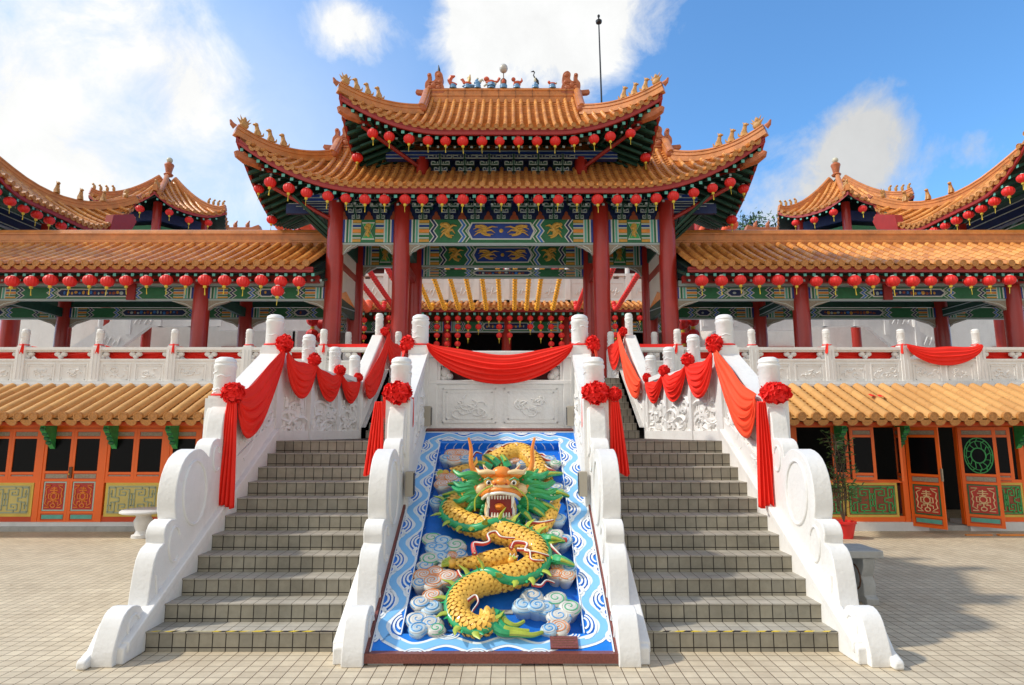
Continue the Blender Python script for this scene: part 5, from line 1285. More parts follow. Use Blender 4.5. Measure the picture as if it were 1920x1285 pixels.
# centre line of the winding band round the border
path = []; A = .070
def side(x, v0, v1, n, ph=0, s=1): return [(x + s * A * math.sin(ph + 2 * PI * n * i / (n * 12)), lerp(v0, v1, i / (n * 12))) for i in range(n * 12 + 1)]
def horiz(v, x0, x1, n, s=1, A_=.045): return [(lerp(x0, x1, i / (n * 12)), v + s * A_ * math.sin(2 * PI * n * i / (n * 12))) for i in range(n * 12 + 1)]
cl = side(-.925, .16, 3.36, 6, 0, -1); top = horiz(3.455, -.80, .80, 4); cr = side(.925, 3.36, .16, 6, 0, -1); bot = horiz(.085, .80, -.80, 3, 1, .035)
loop = cl + top + cr + bot + [cl[0]]
loop = smooth_path([tuple(p) for p in loop[::2]] + [loop[-1]], 3)
ribbon(ww_, loop, .118, .0035, 'wave_white'); ribbon(wl, loop, .070, .0065, 'wave_light')
def arcs(x, v, sx, n, r0, sv=1):
    """nest of crescents whose open side lies on the edge of the border"""
    for k in range(n):
        r = r0 * (1 - k / (n + .5)); P = []
        for i in range(11):
            a = -1.55 + 3.1 * i / 10; P.append((x + sx * r * math.cos(a) * .92, v + sv * (r * 1.12 * math.sin(a) + .25 * (r0 - r))))
        P = [p for p in P if SX0 + .012 < p[0] < SX1 - .012 and -.015 < p[1] < SV1 - .01 and not (FX0 - .008 < p[0] < FX1 + .008 and FV0 - .008 < p[1] < FV1 + .008)]
        if len(P) > 2: ribbon(ww_, P, .020, .009 + .0004 * k, 'wave_white')
for k in range(6):
    for sx in (-1, 1):
        va = .16 + (3.2 / 6) * (k + .25); vb = .16 + (3.2 / 6) * (k + .75)
        if sx > 0: pass
        arcs(sx * .803, va + rw.uniform(-.02, .02), sx, 3, .13); arcs(sx * 1.043, vb + rw.uniform(-.02, .02), -sx, 3, .135)
        arcs(sx * .803, vb + .12, sx, 2, .06); arcs(sx * 1.043, va + .13, -sx, 2, .06); arcs(sx * 1.043, va - .13, -sx, 2, .05)
for k in range(8):
    x = -.70 + k * .2
    if k % 2 == 0: arcs_v = 1
    for kk in range(4):
        r = .085 * (1 - kk / 4.6); cy = 3.545 if k % 2 else 3.36
        P = [(x + r * math.sin(a), cy + (-1 if k % 2 else 1) * (r * .75 * math.cos(a) - .02)) for a in [-1.4 + 2.8 * i / 8 for i in range(9)]]
        P = [p for p in P if FV1 + .01 < p[1] < SV1 - .005]
        if len(P) > 2: ribbon(ww_, P, .012, .010, 'wave_white')
for k in range(6):
    x = -.66 + k * .265
    for kk in range(3):
        r = .085 * (1 - kk / 3.6); cy = .18 if k % 2 else -.005
        P = [(x + r * 1.2 * math.sin(a), cy + (-1 if k % 2 else 1) * (r * .7 * math.cos(a) - .015)) for a in [-1.4 + 2.8 * i / 8 for i in range(9)]]
        P = [p for p in P if -.02 < p[1] < FV0 - .005]
        if len(P) > 2: ribbon(ww_, P, .012, .010, 'wave_white')
for (a, b, c, d) in ((SX0 + .004, SX0 + .016, 0, SV1 - .01), (SX1 - .016, SX1 - .004, 0, SV1 - .01), (SX0 + .016, SX1 - .016, SV1 - .022, SV1 - .01), (SX0 + .016, SX1 - .016, -.022, -.012), (FX0 - .012, FX0 - .002, FV0, FV1), (FX1 + .002, FX1 + .012, FV0, FV1)): m_ = ww_; ww_.box(a, b, c, d, .0, .012, 'wave_white', SF)
ww_.build('wave_lines', brd, smooth=0); wl.build('wave_band', brd, smooth=0)
# white painted flames of water on the inner walls of the recess
m = MB()
for k in range(14):
    v = .3 + k * .215
    for sx in (-1, 1):
        x = sx * .798
        P = [(v, -.02), (v + .05, -.06), (v + .12, -.09), (v + .17, -.095)]
        for i in range(3):
            m.poly([tuple(SF @ Vector((x - sx * .003, P[i][0], P[i][1]))), tuple(SF @ Vector((x - sx * .003, P[i][0] + .015, P[i][1]))), tuple(SF @ Vector((x - sx * .003, P[i + 1][0] + .015, P[i + 1][1]))), tuple(SF @ Vector((x - sx * .003, P[i + 1][0], P[i + 1][1])))], 'wave_white')
for k in range(13):
    x = -.7 + k * .115
    for i in range(2):
        P = [(x, -.0), (x + .04 * (1 if k > 6 else -1), -.05), (x + .05 * (1 if k > 6 else -1), -.095)]
        m.poly([tuple(SF @ Vector((P[i][0], FV1 - .003, P[i][1]))), tuple(SF @ Vector((P[i][0] + .014, FV1 - .003, P[i][1]))), tuple(SF @ Vector((P[i + 1][0] + .014, FV1 - .003, P[i + 1][1]))), tuple(SF @ Vector((P[i + 1][0], FV1 - .003, P[i + 1][1])))], 'wave_white')
m.build('water_strokes', drag, smooth=0)

# ---- clouds: flattened lobes, each with a spiral
def cloud(lobes, hb=-.10):
    m = MB()
    for (u, v, r, c) in lobes:
        r *= 1.13
        h = .012 + rc.uniform(0, .045)
        fr = frame(V(u, v, h * .4), Vector((1, 0, 0)), Vector((0, cS, sS)), Vector((0, -sS, cS)))
        n = 20; b = len(m.v); ring = []
        prof = [(.66, hb - h * .4), (.86, -.05), (1.02, -.015), (1.04, .01), (.90, .03), (.5, .038), (.001, .040)]
        for (rr, z) in prof:
            for j in range(n):
                th = 2 * PI * j / n; k = 1 + .09 * math.sin(3 * th + u * 9) + .04 * math.sin(5 * th + v * 7); m.v.append(tuple(fr @ Vector((r * rr * k * 1.12 * math.cos(th), r * rr * k * .92 * math.sin(th), z))))
        body = 'cloud_white' if c != 'cloud_blue' or rc.random() < .4 else 'cloud_pale'
        for i in range(len(prof) - 1):
            for j in range(n): j2 = (j + 1) % n; m.face([b + i * n + j, b + i * n + j2, b + (i + 1) * n + j2, b + (i + 1) * n + j], body)
        ph = rc.uniform(0, 6.28); d = rc.choice((-1, 1))
        for off, rad in ((0, .0065), (PI, .0045)):
            P = []
            for i in range(26):
                t = i / 25; th = ph + off + d * t * 2 * PI * 1.5; rr = r * (.88 - .80 * t); P.append(fr @ Vector((rr * 1.12 * math.cos(th), rr * .92 * math.sin(th), .034 + .004 * t)))
            m.tube(P, rad, c if off == 0 else ('cloud_white' if c != 'cloud_orange' else 'cloud_orange'), 5)
        P = [fr @ Vector((r * .97 * 1.12 * math.cos(a), r * .97 * .92 * math.sin(a), .018)) for a in [2 * PI * i / 20 for i in range(21)]]; m.tube(P, .0045, c, 4, cap=False)
    return m.build('cloud', drag, smooth=50)
rc = random.Random(8)
B, O_, G_ = 'cloud_blue', 'cloud_orange', 'cloud_green'
for lob in ([(-.60, 3.02, .095, O_), (-.50, 3.02, .10, O_), (-.68, 2.92, .075, B), (-.56, 2.90, .10, O_), (-.42, 2.90, .08, B)],
            [(-.68, 2.50, .07, O_), (-.56, 2.48, .09, O_), (-.66, 2.36, .09, O_), (-.44, 2.52, .07, B), (-.55, 2.40, .07, B)],
            [(-.70, 2.02, .07, B), (-.62, 2.08, .07, B)],
            [(-.68, 1.40, .085, G_), (-.56, 1.36, .085, B), (-.58, 1.25, .085, B), (-.42, 1.30, .085, G_), (-.66, 1.27, .06, B)],
            [(-.36, 1.16, .06, B), (-.44, 1.14, .055, O_)], [(-.30, 2.62, .07, O_), (-.38, 2.60, .06, B)], [(.20, 2.86, .07, O_), (.30, 2.80, .06, B)], [(.34, 2.2, .06, O_), (.46, 2.14, .07, B)],
            [(-.66, 1.10, .085, G_), (-.55, 1.13, .075, B), (-.70, 1.0, .07, B)],
            [(-.70, .88, .08, O_), (-.58, .92, .08, O_), (-.46, .86, .09, O_), (-.60, .80, .09, O_), (-.72, .78, .06, B)],
            [(-.58, .62, .08, O_), (-.68, .54, .075, B), (-.58, .48, .085, B)],
            [(-.68, .34, .085, B), (-.56, .30, .085, B), (-.66, .24, .07, B), (-.50, .24, .06, G_)],
            [(.04, .94, .075, B), (-.02, .90, .06, B), (.1, .9, .06, B)],
            [(.36, .62, .085, B), (.28, .50, .085, B), (.40, .50, .07, B)],
            [(.48, .48, .085, B), (.58, .58, .085, G_), (.70, .48, .08, G_), (.60, .38, .09, B), (.58, .26, .085, O_), (.50, .24, .06, B)],
            [(.48, 1.80, .085, B), (.66, 1.72, .09, B), (.54, 1.70, .07, B), (.40, 1.68, .06, B)],
            [(.62, 1.46, .085, G_), (.70, 1.38, .09, B), (.60, 1.32, .07, B)],
            [(.66, 1.0, .08, O_), (.70, .88, .075, O_), (.60, .90, .065, O_), (.73, .98, .06, B)],
            [(.70, 2.30, .07, B), (.62, 2.34, .06, O_)], [(.64, 2.88, .08, B), (.72, 2.80, .06, G_)], [(.02, 3.14, .08, B), (-.08, 3.08, .06, O_)]):
    cloud(lob)

# ---- body: scaled tube with a green fin
def scaled_body(path, name='body', fin=1, fin_side=1, spikes=True, seed=0, flips=(.30, .64)):
    P = smooth_path(path, 10); K = len(P)
    C_ = [V(p[0], p[1], p[2]) for p in P]; R_ = [p[3] * .90 for p in P]
    m = MB(); m.tube(C_, [r * .96 for r in R_], 'dragon_yellow', 18, up=SF.to_3x3() @ Vector((0, 0, 1)))
    body = m.build(name, drag, smooth=60)
    # overlapping scales
    sc = MB(); L = 0; acc = 0; row = 0; nvec = (SF.to_3x3() @ Vector((0, 0, 1))).normalized()
    i = 0; step = .034
    for i in range(1, K - 1):
        acc += (C_[i] - C_[i - 1]).length
        while acc > step:
            acc -= step; row += 1
            t = (C_[i + 1] - C_[i - 1]).normalized(); a = t.cross(nvec).normalized(); c = a.cross(t).normalized(); r = R_[i]; n = max(6, int(2 * PI * r / .052))
            for j in range(n):
                th = 2 * PI * (j + .5 * (row % 2)) / n; o = a * math.cos(th) + c * math.sin(th)
                if o.dot(nvec) < -.35: continue
                side = t.cross(o); w = .034; ln = .060; base = C_[i] + o * r
                b = len(sc.v)
                q = [base + side * w * .8 - t * ln * .1, base + side * w + t * ln * .35 + o * .006, base + side * w * .55 + t * ln * .8 + o * .012, base + t * ln + o * .015, base - side * w * .55 + t * ln * .8 + o * .012, base - side * w + t * ln * .35 + o * .006, base - side * w * .8 - t * ln * .1, base + t * ln * .35 + o * .014]
                sc.v += [tuple(x) for x in q]
                for k in range(6): sc.face([b + k, b + k + 1, b + 7], 'dragon_scale')
    sc.build('scales', body, smooth=0)
    if fin:
        f = MB(); fp = []; K2 = len(C_)
        for i in range(K2):
            t = (C_[min(i + 1, K2 - 1)] - C_[max(i - 1, 0)]).normalized(); a = t.cross(nvec).normalized()
            q = i / K2; w_ = .035; sd = 1 - 2 / (1 + math.exp(-(q - flips[0]) / w_ * 2)) + 2 / (1 + math.exp(-(q - flips[1]) / w_ * 2))
            th = math.radians(90 - 72 * sd * fin_side); a = a * math.cos(th) + nvec * math.sin(th)
            fp.append((C_[i] + a * R_[i] * .90, a, t, R_[i]))
        f.tube([p[0] for p in fp], [max(.012, p[3] * .40) for p in fp], 'dragon_green', 10)
        f.tube([p[0] + p[1] * p[3] * .15 for p in fp], [max(.010, p[3] * .24) for p in fp], 'dragon_green', 8)
        if spikes:
            acc = 0
            for i in range(2, K2 - 2):
                acc += (C_[i] - C_[i - 1]).length
                if acc > .115:
                    acc = 0; p, a, t, r = fp[i]; h = r * 1.25
                    f.tube([p + a * r * .15, p + a * (r * .15 + h * .5) + t * .01, p + a * (r * .15 + h) + t * .05], [.045, .028, .005], 'dragon_lime', 6, sq=.55)
                    f.tube([p + a * r * .1 + t * .04 , p + a * (r * .1 + h * .45) + t * .07], [.03, .006], 'dragon_green', 6, sq=.5)
        f.build('fin', body, smooth=50)
    return body
# (u, v, height, radius)
scaled_body([(-.12, 2.02, .02, .115), (-.30, 2.02, .05, .125), (-.47, 1.98, .05, .13), (-.50, 1.82, .04, .13), (-.36, 1.68, .05, .13), (-.14, 1.58, .06, .13), (.08, 1.50, .06, .135), (.28, 1.40, .06, .135), (.41, 1.26, .05, .135), (.42, 1.08, .05, .135), (.30, .94, .06, .13), (.10, .86, .06, .13),
             (-.10, .80, .05, .125), (-.26, .70, .05, .12), (-.33, .54, .04, .115), (-.29, .38, .04, .105), (-.16, .29, .04, .095), (-.05, .33, .06, .085), (-.05, .42, .07, .06)], 'body', 1, 1)
scaled_body([(-.20, 2.86, -.02, .09), (-.02, 2.92, .02, .12), (.16, 3.06, .05, .125), (.32, 3.04, .05, .125), (.45, 2.84, .03, .12), (.53, 2.62, .0, .11), (.60, 2.42, -.02, .075), (.64, 2.34, -.03, .05)], 'body', 0)
scaled_body([(-.25, 2.70, -.02, .075), (-.42, 2.68, -.02, .06), (-.58, 2.64, -.03, .045)], 'foreleg', 0)
scaled_body([(.28, 1.52, .03, .08), (.45, 1.52, .03, .085), (.52, 1.62, .04, .075), (.60, 1.80, .06, .06), (.66, 1.98, .06, .055)], 'foreleg', 0)
scaled_body([(.20, 1.18, .04, .08), (.02, 1.12, .05, .10), (-.14, 1.08, .04, .075), (-.30, 1.05, .03, .055), (-.38, 1.04, .02, .045)], 'hind_leg', 0)
def claw(u, v, h, ang, n=4, s=1.0, spread=.45):
    m = MB(); m.ell(V(u, v, h), .05 * s, 'dragon_yellow', 10, 7)
    for k in range(n):
        a = ang + spread * (k - (n - 1) / 2); P = [(0, 0), (.06, .02), (.10, .035), (.145, .0)]
        pts = [V(u + s * p * math.cos(a), v + s * p * math.sin(a), h + q * s) for p, q in P]
        m.tube(pts[:3], [.024 * s, .022 * s, .018 * s], 'dragon_lime', 7); m.tube(pts[2:], [.017 * s, .003], 'ivory', 6)
    m.build('claw', drag)
claw(-.66, 2.60, .0, PI, 4); claw(.68, 2.24, .0, -.6, 4, 1.0); claw(.68, 2.06, .08, PI / 2 - .1, 4, .9); claw(-.43, 1.06, .05, PI - .5, 4); claw(.16, 1.12, .13, 1.2, 3, .7)
m = MB()     # tail plumes
for P in ([(-.10, .34, .05), (-.02, .44, .06), (.06, .42, .06), (.12, .34, .05), (.20, .30, .04), (.28, .34, .03)], [(-.12, .28, .06), (-.02, .32, .07), (.08, .24, .06), (.22, .22, .05), (.34, .20, .04), (.44, .22, .02)], [(-.08, .38, .05), (.02, .38, .06), (.10, .28, .06), (.22, .25, .05), (.32, .24, .04)]):
    S = smooth_path(P, 6); K = len(S); m.tube([V(*p) for p in S], [.045 * (1 - i / K) ** .6 + .006 for i in range(K)], 'dragon_green', 8)
    m.tube([V(p[0], p[1] + .012, p[2] + .02) for p in S[K // 2:]], [.022 * (1 - i / K) + .004 for i in range(len(S[K // 2:]))], 'dragon_lime', 6)
m.build('tail_plume', drag)
def flame(P, r=.026):
    m = MB(); S = smooth_path(P, 5); K = len(S)
    m.tube([V(*p) for p in S], [r * (1 - .75 * i / K) for i in range(K)], 'flame_red', 7)
    m.tube([V(p[0], p[1] + .014, p[2] + .012) for p in S], [r * .5 * (1 - .7 * i / K) for i in range(K)], 'ivory', 6); return m.build('flame_streamer', drag)
H_ = .19
flame([(-.20, 1.22, H_), (-.22, 1.36, H_), (-.12, 1.36, H_), (-.06, 1.40, H_), (-.08, 1.50, H_), (.0, 1.54, H_), (.06, 1.46, H_), (.20, 1.44, H_)]); flame([(.16, 1.30, H_), (.20, 1.38, H_), (.32, 1.36, H_), (.30, 1.26, H_), (.40, 1.24, H_), (.54, 1.18, .15)]); flame([(.22, 1.28, H_), (.34, 1.26, H_), (.36, 1.14, H_), (.48, 1.12, H_)], .02)
flame([(.30, 1.56, .1), (.36, 1.68, .12), (.48, 1.68, .12), (.62, 1.72, .12)]); flame([(.74, 1.40, .05), (.64, 1.40, .08), (.57, 1.34, .1), (.62, 1.24, .1), (.72, 1.08, .06)], .03); flame([(.74, 2.58, .0), (.66, 2.66, .06), (.60, 2.72, .08), (.52, 2.84, .1)], .03); flame([(.72, 2.82, .0), (.62, 2.88, .06), (.54, 2.96, .1)], .03)
flame([(.04, 3.16, .16), (.10, 3.22, .17), (.20, 3.24, .17), (.24, 3.18, .17)], .02); flame([(-.34, 2.96, .05), (-.30, 3.06, .06), (-.22, 3.02, .08)], .02); flame([(-.20, 2.98, .05), (-.14, 3.10, .06), (-.06, 3.06, .08)], .02)
flame([(-.16, 1.78, .16), (-.10, 1.70, .18), (.0, 1.74, .18), (.06, 1.66, .18)], .018); flame([(.36, .80, .1), (.44, .78, .1), (.50, .84, .08), (.58, .80, .05)], .02); flame([(-.36, .96, .06), (-.30, .88, .09), (-.2, .92, .1), (-.12, .86, .12)], .018); flame([(.46, 2.98, .06), (.56, 3.02, .05), (.62, 2.96, .05), (.72, 2.98, .0)], .022)
flame([(-.24, .60, .1), (-.17, .66, .1), (-.14, .58, .1), (-.19, .46, .1), (-.14, .4, .1)], .016)

# ---- head, standing up from the slab and facing the viewer
HX, HY, HZ = .045, 7.0, .975
def Hp(a, b, d=0.0): return Vector((HX + (a - 582) * .00225, HY - d, HZ + (490 - b) * .00230))     # a,b: drawing units, d towards the viewer
m = MB()
m.ell(Hp(585, 330, -.02), (.27, .19, .135), 'dragon_cream', 20, 12); m.ell(Hp(585, 300, .04), (.21, .17, .10), 'dragon_yellow', 18, 10)
for s in (-1, 1):
    m.ell(Hp(585 + s * 68, 272, .14), (.085, .06, .045), 'dragon_orange', 12, 8)                       # brows
    m.tube([Hp(585 + s * 30, 262, .19), Hp(585 + s * 70, 256, .20), Hp(585 + s * 108, 262, .17), Hp(585 + s * 128, 240, .12)], [.02, .03, .028, .006], 'dragon_cream', 8)
    m.ell(Hp(585 + s * 98, 345, .08), (.085, .09, .075), 'dragon_cream', 12, 8)                        # cheeks
    m.tube([Hp(585 + s * 100, 370, .12), Hp(585 + s * 132, 330, .10), Hp(585 + s * 140, 290, .06)], [.03, .03, .012], 'dragon_orange', 8)
    for (a, b, c, d) in ((105, 300, 150, 270), (115, 325, 168, 318), (110, 350, 160, 365), (95, 375, 140, 405), (70, 262, 95, 225)):
        m.tube([Hp(585 + s * a, b, .08), Hp(585 + s * c, d, .03)], [.032, .006], 'dragon_cream', 7)
        m.tube([Hp(585 + s * a, b, .105), Hp(585 + s * (a + (c - a) * .7), b + (d - b) * .7, .07)], [.012, .004], 'flame_red', 5)
m.ell(Hp(585, 262, .14), (.11, .09, .07), 'dragon_orange', 14, 8)
m.ell(Hp(585, 322, .20), (.13, .12, .06), 'dragon_cream', 14, 8)
hd = m.build('head', drag, smooth=60)
m = MB(); m.ell(Hp(584, 300, .28), (.065, .07, .042), 'dragon_orange', 14, 9)
for s in (-1, 1): m.ell(Hp(584 + s * 28, 305, .27), (.042, .045, .032), 'dragon_orange', 12, 8); m.ell(Hp(584 + s * 27, 312, .31), (.013, .012, .010), 'mouth_red', 8, 6)
m.build('nose', hd)
for s in (-1, 1):
    m = MB(); m.ell(Hp(585 + s * 63, 308, .185), (.044, .04, .042), 'dragon_yellow', 14, 9); m.ell(Hp(585 + s * 62, 308, .205), (.033, .034, .031), 'ivory', 12, 8); m.ell(Hp(585 + s * 61, 308, .228), (.018, .016, .019), 'black_metal', 10, 7)
    m.tube([Hp(585 + s * 63 - 22, 296, .215), Hp(585 + s * 63, 284, .225), Hp(585 + s * 63 + 22, 296, .215)], .010, 'dragon_green', 6); m.build('eye', hd)
    m = MB(); S = smooth_path([Hp(585 + s * 90, 268, .06), Hp(585 + s * 135, 262, .03), Hp(585 + s * 155, 215, .03), Hp(585 + s * 155, 150, .04), Hp(585 + s * 168, 95, .05)], 5)
    m.tube(S, [.042 - .030 * i / len(S) for i in range(len(S))], 'dragon_orange', 9); m.tube(S[len(S) // 2:], [.027 - .014 * i / 10 for i in range(len(S[len(S) // 2:]))], 'dragon_yellow', 9)
    S = [Vector(p) for p in S]; m.tube([S[8], S[8] + Vector((s * -.05, 0, .05)), S[8] + Vector((s * -.05, -.01, .11))], [.022, .018, .006], 'dragon_yellow', 7); m.build('horn', hd)
m = MB(); m.box(HX - .125, HX + .125, HY - .17, HY - .05, HZ + .055, HZ + .30, 'mouth_red'); m.ell(Hp(582, 440, .10), (.115, .08, .05), 'mouth_red', 12, 7); m.build('mouth', hd)
m = MB(); m.tube([Hp(582, 445, .10), Hp(580, 425, .18), Hp(575, 412, .25), Hp(570, 420, .29)], [.06, .06, .05, .02], 'dragon_orange', 10, sq=.45); m.build('tongue', hd)
m = MB()   # lips
UL = [Hp(492, 372, .13), Hp(515, 350, .22), Hp(550, 340, .28), Hp(582, 336, .30), Hp(614, 340, .28), Hp(650, 350, .22), Hp(674, 372, .13)]
m.tube(smooth_path([tuple(p) for p in UL], 4), .026, 'dragon_orange', 9); m.tube(smooth_path([tuple(p + Vector((0, -.012, -.035))) for p in UL], 4), .018, 'ivory', 8)
LLp = [Hp(518, 395, .12), Hp(510, 440, .16), Hp(520, 470, .22), Hp(550, 482, .28), Hp(582, 486, .30), Hp(614, 482, .28), Hp(640, 470, .22), Hp(652, 440, .16), Hp(645, 395, .12)]
m.tube(smooth_path([tuple(p) for p in LLp], 4), .020, 'dragon_cream', 8); m.tube(smooth_path([tuple(p + Vector((0, -.004, -.028))) for p in LLp], 4), .016, 'dragon_yellow', 8)
m.ell(Hp(582, 478, .16), (.14, .13, .035), 'dragon_cream', 12, 6); m.build('lips', hd)
m = MB()
for k in range(7): 
    a = 540 + k * 14; m.tube([Hp(a, 366, .27 - abs(k - 3) * .012), Hp(a, 384, .27 - abs(k - 3) * .012)], [.013, .006], 'ivory', 6)
    m.tube([Hp(a, 468, .26 - abs(k - 3) * .012), Hp(a, 446, .26 - abs(k - 3) * .012)], [.014, .007], 'ivory', 6)
for s in (-1, 1):
    m.tube([Hp(582 + s * 58, 360, .22), Hp(582 + s * 60, 395, .25), Hp(582 + s * 54, 425, .25)], [.022, .018, .004], 'ivory', 8); m.tube([Hp(582 + s * 66, 466, .21), Hp(582 + s * 64, 440, .22), Hp(582 + s * 60, 408, .22)], [.020, .016, .004], 'ivory', 8)
m.build('teeth', hd)
m = MB()   # beard and mane
for k in range(9):
    a = 500 + k * 20.5; m.tube([Hp(a, 478, .18 - abs(k - 4) * .015), Hp(a + (k - 4) * 2, 505, .24 - abs(k - 4) * .02), Hp(a + (k - 4) * 5, 532 - abs(k - 4) * 4, .22)], [.035, .034, .012], 'dragon_green', 8)
for s in (-1, 1):
    for k in range(6): m.ell(Hp(585 + s * (88 + 6 * k), 425 + 18 * k, .13 - .01 * k), .03, 'dragon_green', 8, 6)
m.build('beard', hd)
for s in (-1, 1):
    m = MB(); rm = random.Random(20 + s)
    for k in range(11):
        b0 = 300 + k * 12; e = 185 + rm.uniform(-20, 95) + (45 if 3 < k < 8 else 0); dz = rm.uniform(-30, 30) + (k - 5) * 10
        S = smooth_path([tuple(Hp(585 + s * 95, b0, .03)), tuple(Hp(585 + s * (95 + (e - 95) * .4), b0 - 18 + dz * .3, .10)), tuple(Hp(585 + s * (95 + (e - 95) * .75), b0 + dz * .7, .09)), tuple(Hp(585 + s * e, b0 + dz - 12, .02))], 4)
        m.tube(S, [.045 * (1 - i / len(S)) ** .7 + .006 for i in range(len(S))], 'dragon_green' if k % 3 else 'bright_green', 8)
    for k in range(6):
        a = 130 + rm.uniform(0, 70); b = 300 + k * 20; m.tube([Hp(585 + s * a, b, .10), Hp(585 + s * (a + 22), b - 30, .11)], [.026, .004], 'dragon_yellow', 6)
    m.build('mane', hd)
m = MB()
for s in (-1, 1): m.tube(smooth_path([tuple(Hp(585 + s * 40, 318, .27)), tuple(Hp(585 + s * 80, 335, .28)), tuple(Hp(585 + s * 125, 380, .24)), tuple(Hp(585 + s * 128, 440, .20))], 5), .009, 'dragon_lime', 6)
for k in range(5): m.tube([Hp(560 + k * 12, 262, .14), Hp(556 + k * 14, 222 + abs(k - 2) * 8, .16)], [.022, .004], 'dragon_lime', 6)
m.build('whisker', hd)
for (u, v, a, ln) in ((.12, 2.72, 1.9, .3), (.0, 2.78, 2.3, .28), (-.1, 2.7, 2.6, .26), (.62, 2.2, -.3, .22), (.5, 2.5, .3, .3), (-.3, 2.3, 2.9, .3), (-.34, 2.2, 3.3, .3), (.42, 2.02, -.5, .3), (.36, 1.94, -.8, .28), (.52, 1.42, -.2, .2), (.6, 1.12, -.4, .2), (.28, 1.86, -1.0, .22)):
    m = MB(); S = smooth_path([(u, v, .08), (u + ln * .4 * math.cos(a), v + ln * .4 * math.sin(a) + .03, .13), (u + ln * math.cos(a), v + ln * math.sin(a), .08)], 5); m.tube([V(*p) for p in S], [.05 * (1 - i / len(S)) ** .6 + .006 for i in range(len(S))], 'dragon_green', 7); m.tube([V(p[0], p[1] + .01, p[2] + .03) for p in S[4:]], [.02 * (1 - i / 8) + .003 for i in range(len(S[4:]))], 'dragon_lime', 5); m.build('mane_lock', drag)
# small granite plaque and a scrap of paper
m = MB(); m.box(.50, .74, .03, .15, .012, .028, 'granite_brown', SF)
for k in range(4): m.box(.52, .72 - .02 * (k % 2), .055 + .023 * k, .060 + .023 * k, .028, .030, 'brown', SF)
m.build('plaque', drag, smooth=0)
m = MB(); m.box(-.02, .18, .50, .545, -.10, -.085, 'concrete', SF); m.build('name_strip', drag, smooth=0)
# spotlights fixed to the banisters
for (x, y, z, s, lab) in ((-1.0, 8.42, 2.02, 1, 'grey floodlight box at the top left corner of the dragon relief'), (.98, 8.42, 2.02, -1, 'grey floodlight box at the top right corner of the dragon relief'), (-1.0, 7.05, 1.22, 1, 'grey floodlight box halfway down the left edge of the dragon relief'), (.98, 7.05, 1.22, -1, 'grey floodlight box halfway down the right edge of the dragon relief')):
    f = thing('floodlight', lab, 'floodlight', (x, y, z), 'floodlights around the dragon relief')
    m = MB(); m.box(x - .045, x + .045, y - .06, y + .06, z, z + .28, 'spot_box'); m.build('housing', f, smooth=0, bevel=.006); m = MB(); m.box(*sorted((x + s * .046, x + s * .052)), y - .05, y + .05, z + .02, z + .26, 'glass_black'); m.build('lens', f, smooth=0)
# ================================================================ red cloth
def rosette(P, r_, label, grp='red cloth rosettes on the newel posts', s=(1, .75, 1), seed=0):
    r = r_ * .82; P = Vector(P); m = MB(); rn = random.Random(seed); n = 84
    for k in range(n):
        z = 1 - 2 * (k + .5) / n; th = k * 2.39996; rr = math.sqrt(1 - z * z); o = Vector((rr * math.cos(th), rr * math.sin(th), z))
        if o.y > .45: continue
        c = P + Vector((o.x * r * s[0], o.y * r * s[1], o.z * r * s[2])) * rn.uniform(.62, .86)
        a = o.orthogonal().normalized(); b_ = o.cross(a); rot = rn.uniform(0, 6.28); pr = r * rn.uniform(.34, .46); w = 12
        a, b_ = a * math.cos(rot) + b_ * math.sin(rot), b_ * math.cos(rot) - a * math.sin(rot)
        base = len(m.v); m.v.append(tuple(c - o * r * .05))
        for i in range(w):
            t = 2 * PI * i / w; q = pr * (1 + .15 * math.sin(3 * t + k)); m.v.append(tuple(c + a * q * math.cos(t) + b_ * q * math.sin(t) + o * (r * .10 * math.sin(2 * t + k * 1.7) + r * .05 * (1 if i % 2 else -1) + r * .12)))
        for i in range(w): m.face([base, base + 1 + i, base + 1 + (i + 1) % w], 'rosette_red')
    m.ell(P, (r * s[0] * .72, r * s[1] * .6, r * s[2] * .72), 'rosette_red', 14, 9, jit=.06)
    t = m.build('cloth_rosette', None, at=P, smooth=70); return tag(t, label, 'rosette', grp)
def swag(P0, P1, top, bot, label, grp='red cloth swags between the posts', front=(0, -1, 0), nf=6, amp=.035, bulge=.08, mt='cloth_red', g0=.05, g1=.05, seed=0, skew=0.0, nu=40, nv=44):
    """cloth gathered at P0 and P1; top/bot = how far the upper and lower hem sag"""
    P0, P1, F = Vector(P0), Vector(P1), Vector(front).normalized(); m = MB(); rn = random.Random(seed); ph = [rn.uniform(0, 6.28) for _ in range(6)]
    def f(i, j):
        t = i / (nu - 1); w = j / (nv - 1); tt = t + skew * t * (1 - t)
        par = 4 * tt * (1 - tt); gath = par ** .62
        sag = top * par + (bot - top) * w * gath
        g = lerp(g0, g1, t)
        p = P0.lerp(P1, t) + Vector((0, 0, -sag - g * w * 1.2))
        fold = math.sin(w * nf * 2 * PI + ph[0] + 1.1 * math.sin(t * 3.1 + ph[1])) * .6 + .3 * math.sin(w * nf * 3.7 * PI + ph[2] + t * 2.8) + .18 * math.sin(w * nf * 7.3 * PI + ph[4] + 5 * t) + .12 * math.sin(t * 17 + w * 9 + ph[5])
        a = amp * (.45 + .55 * par) * min(1, .35 + w * 1.3)
        return p + F * (bulge * math.sin(w * PI) * (.3 + .7 * par) + fold * a + .01 + .02 * w) + Vector((0, 0, .016 * math.sin(t * 11 + ph[3]) * (1 - w)))
    m.grid(f, nu, nv, mt)
    o = m.build('cloth_swag', None, at=P0, smooth=80)
    md = o.modifiers.new('thickness', 'SOLIDIFY'); md.thickness = .006
    return tag(o, label, 'cloth swag', grp)
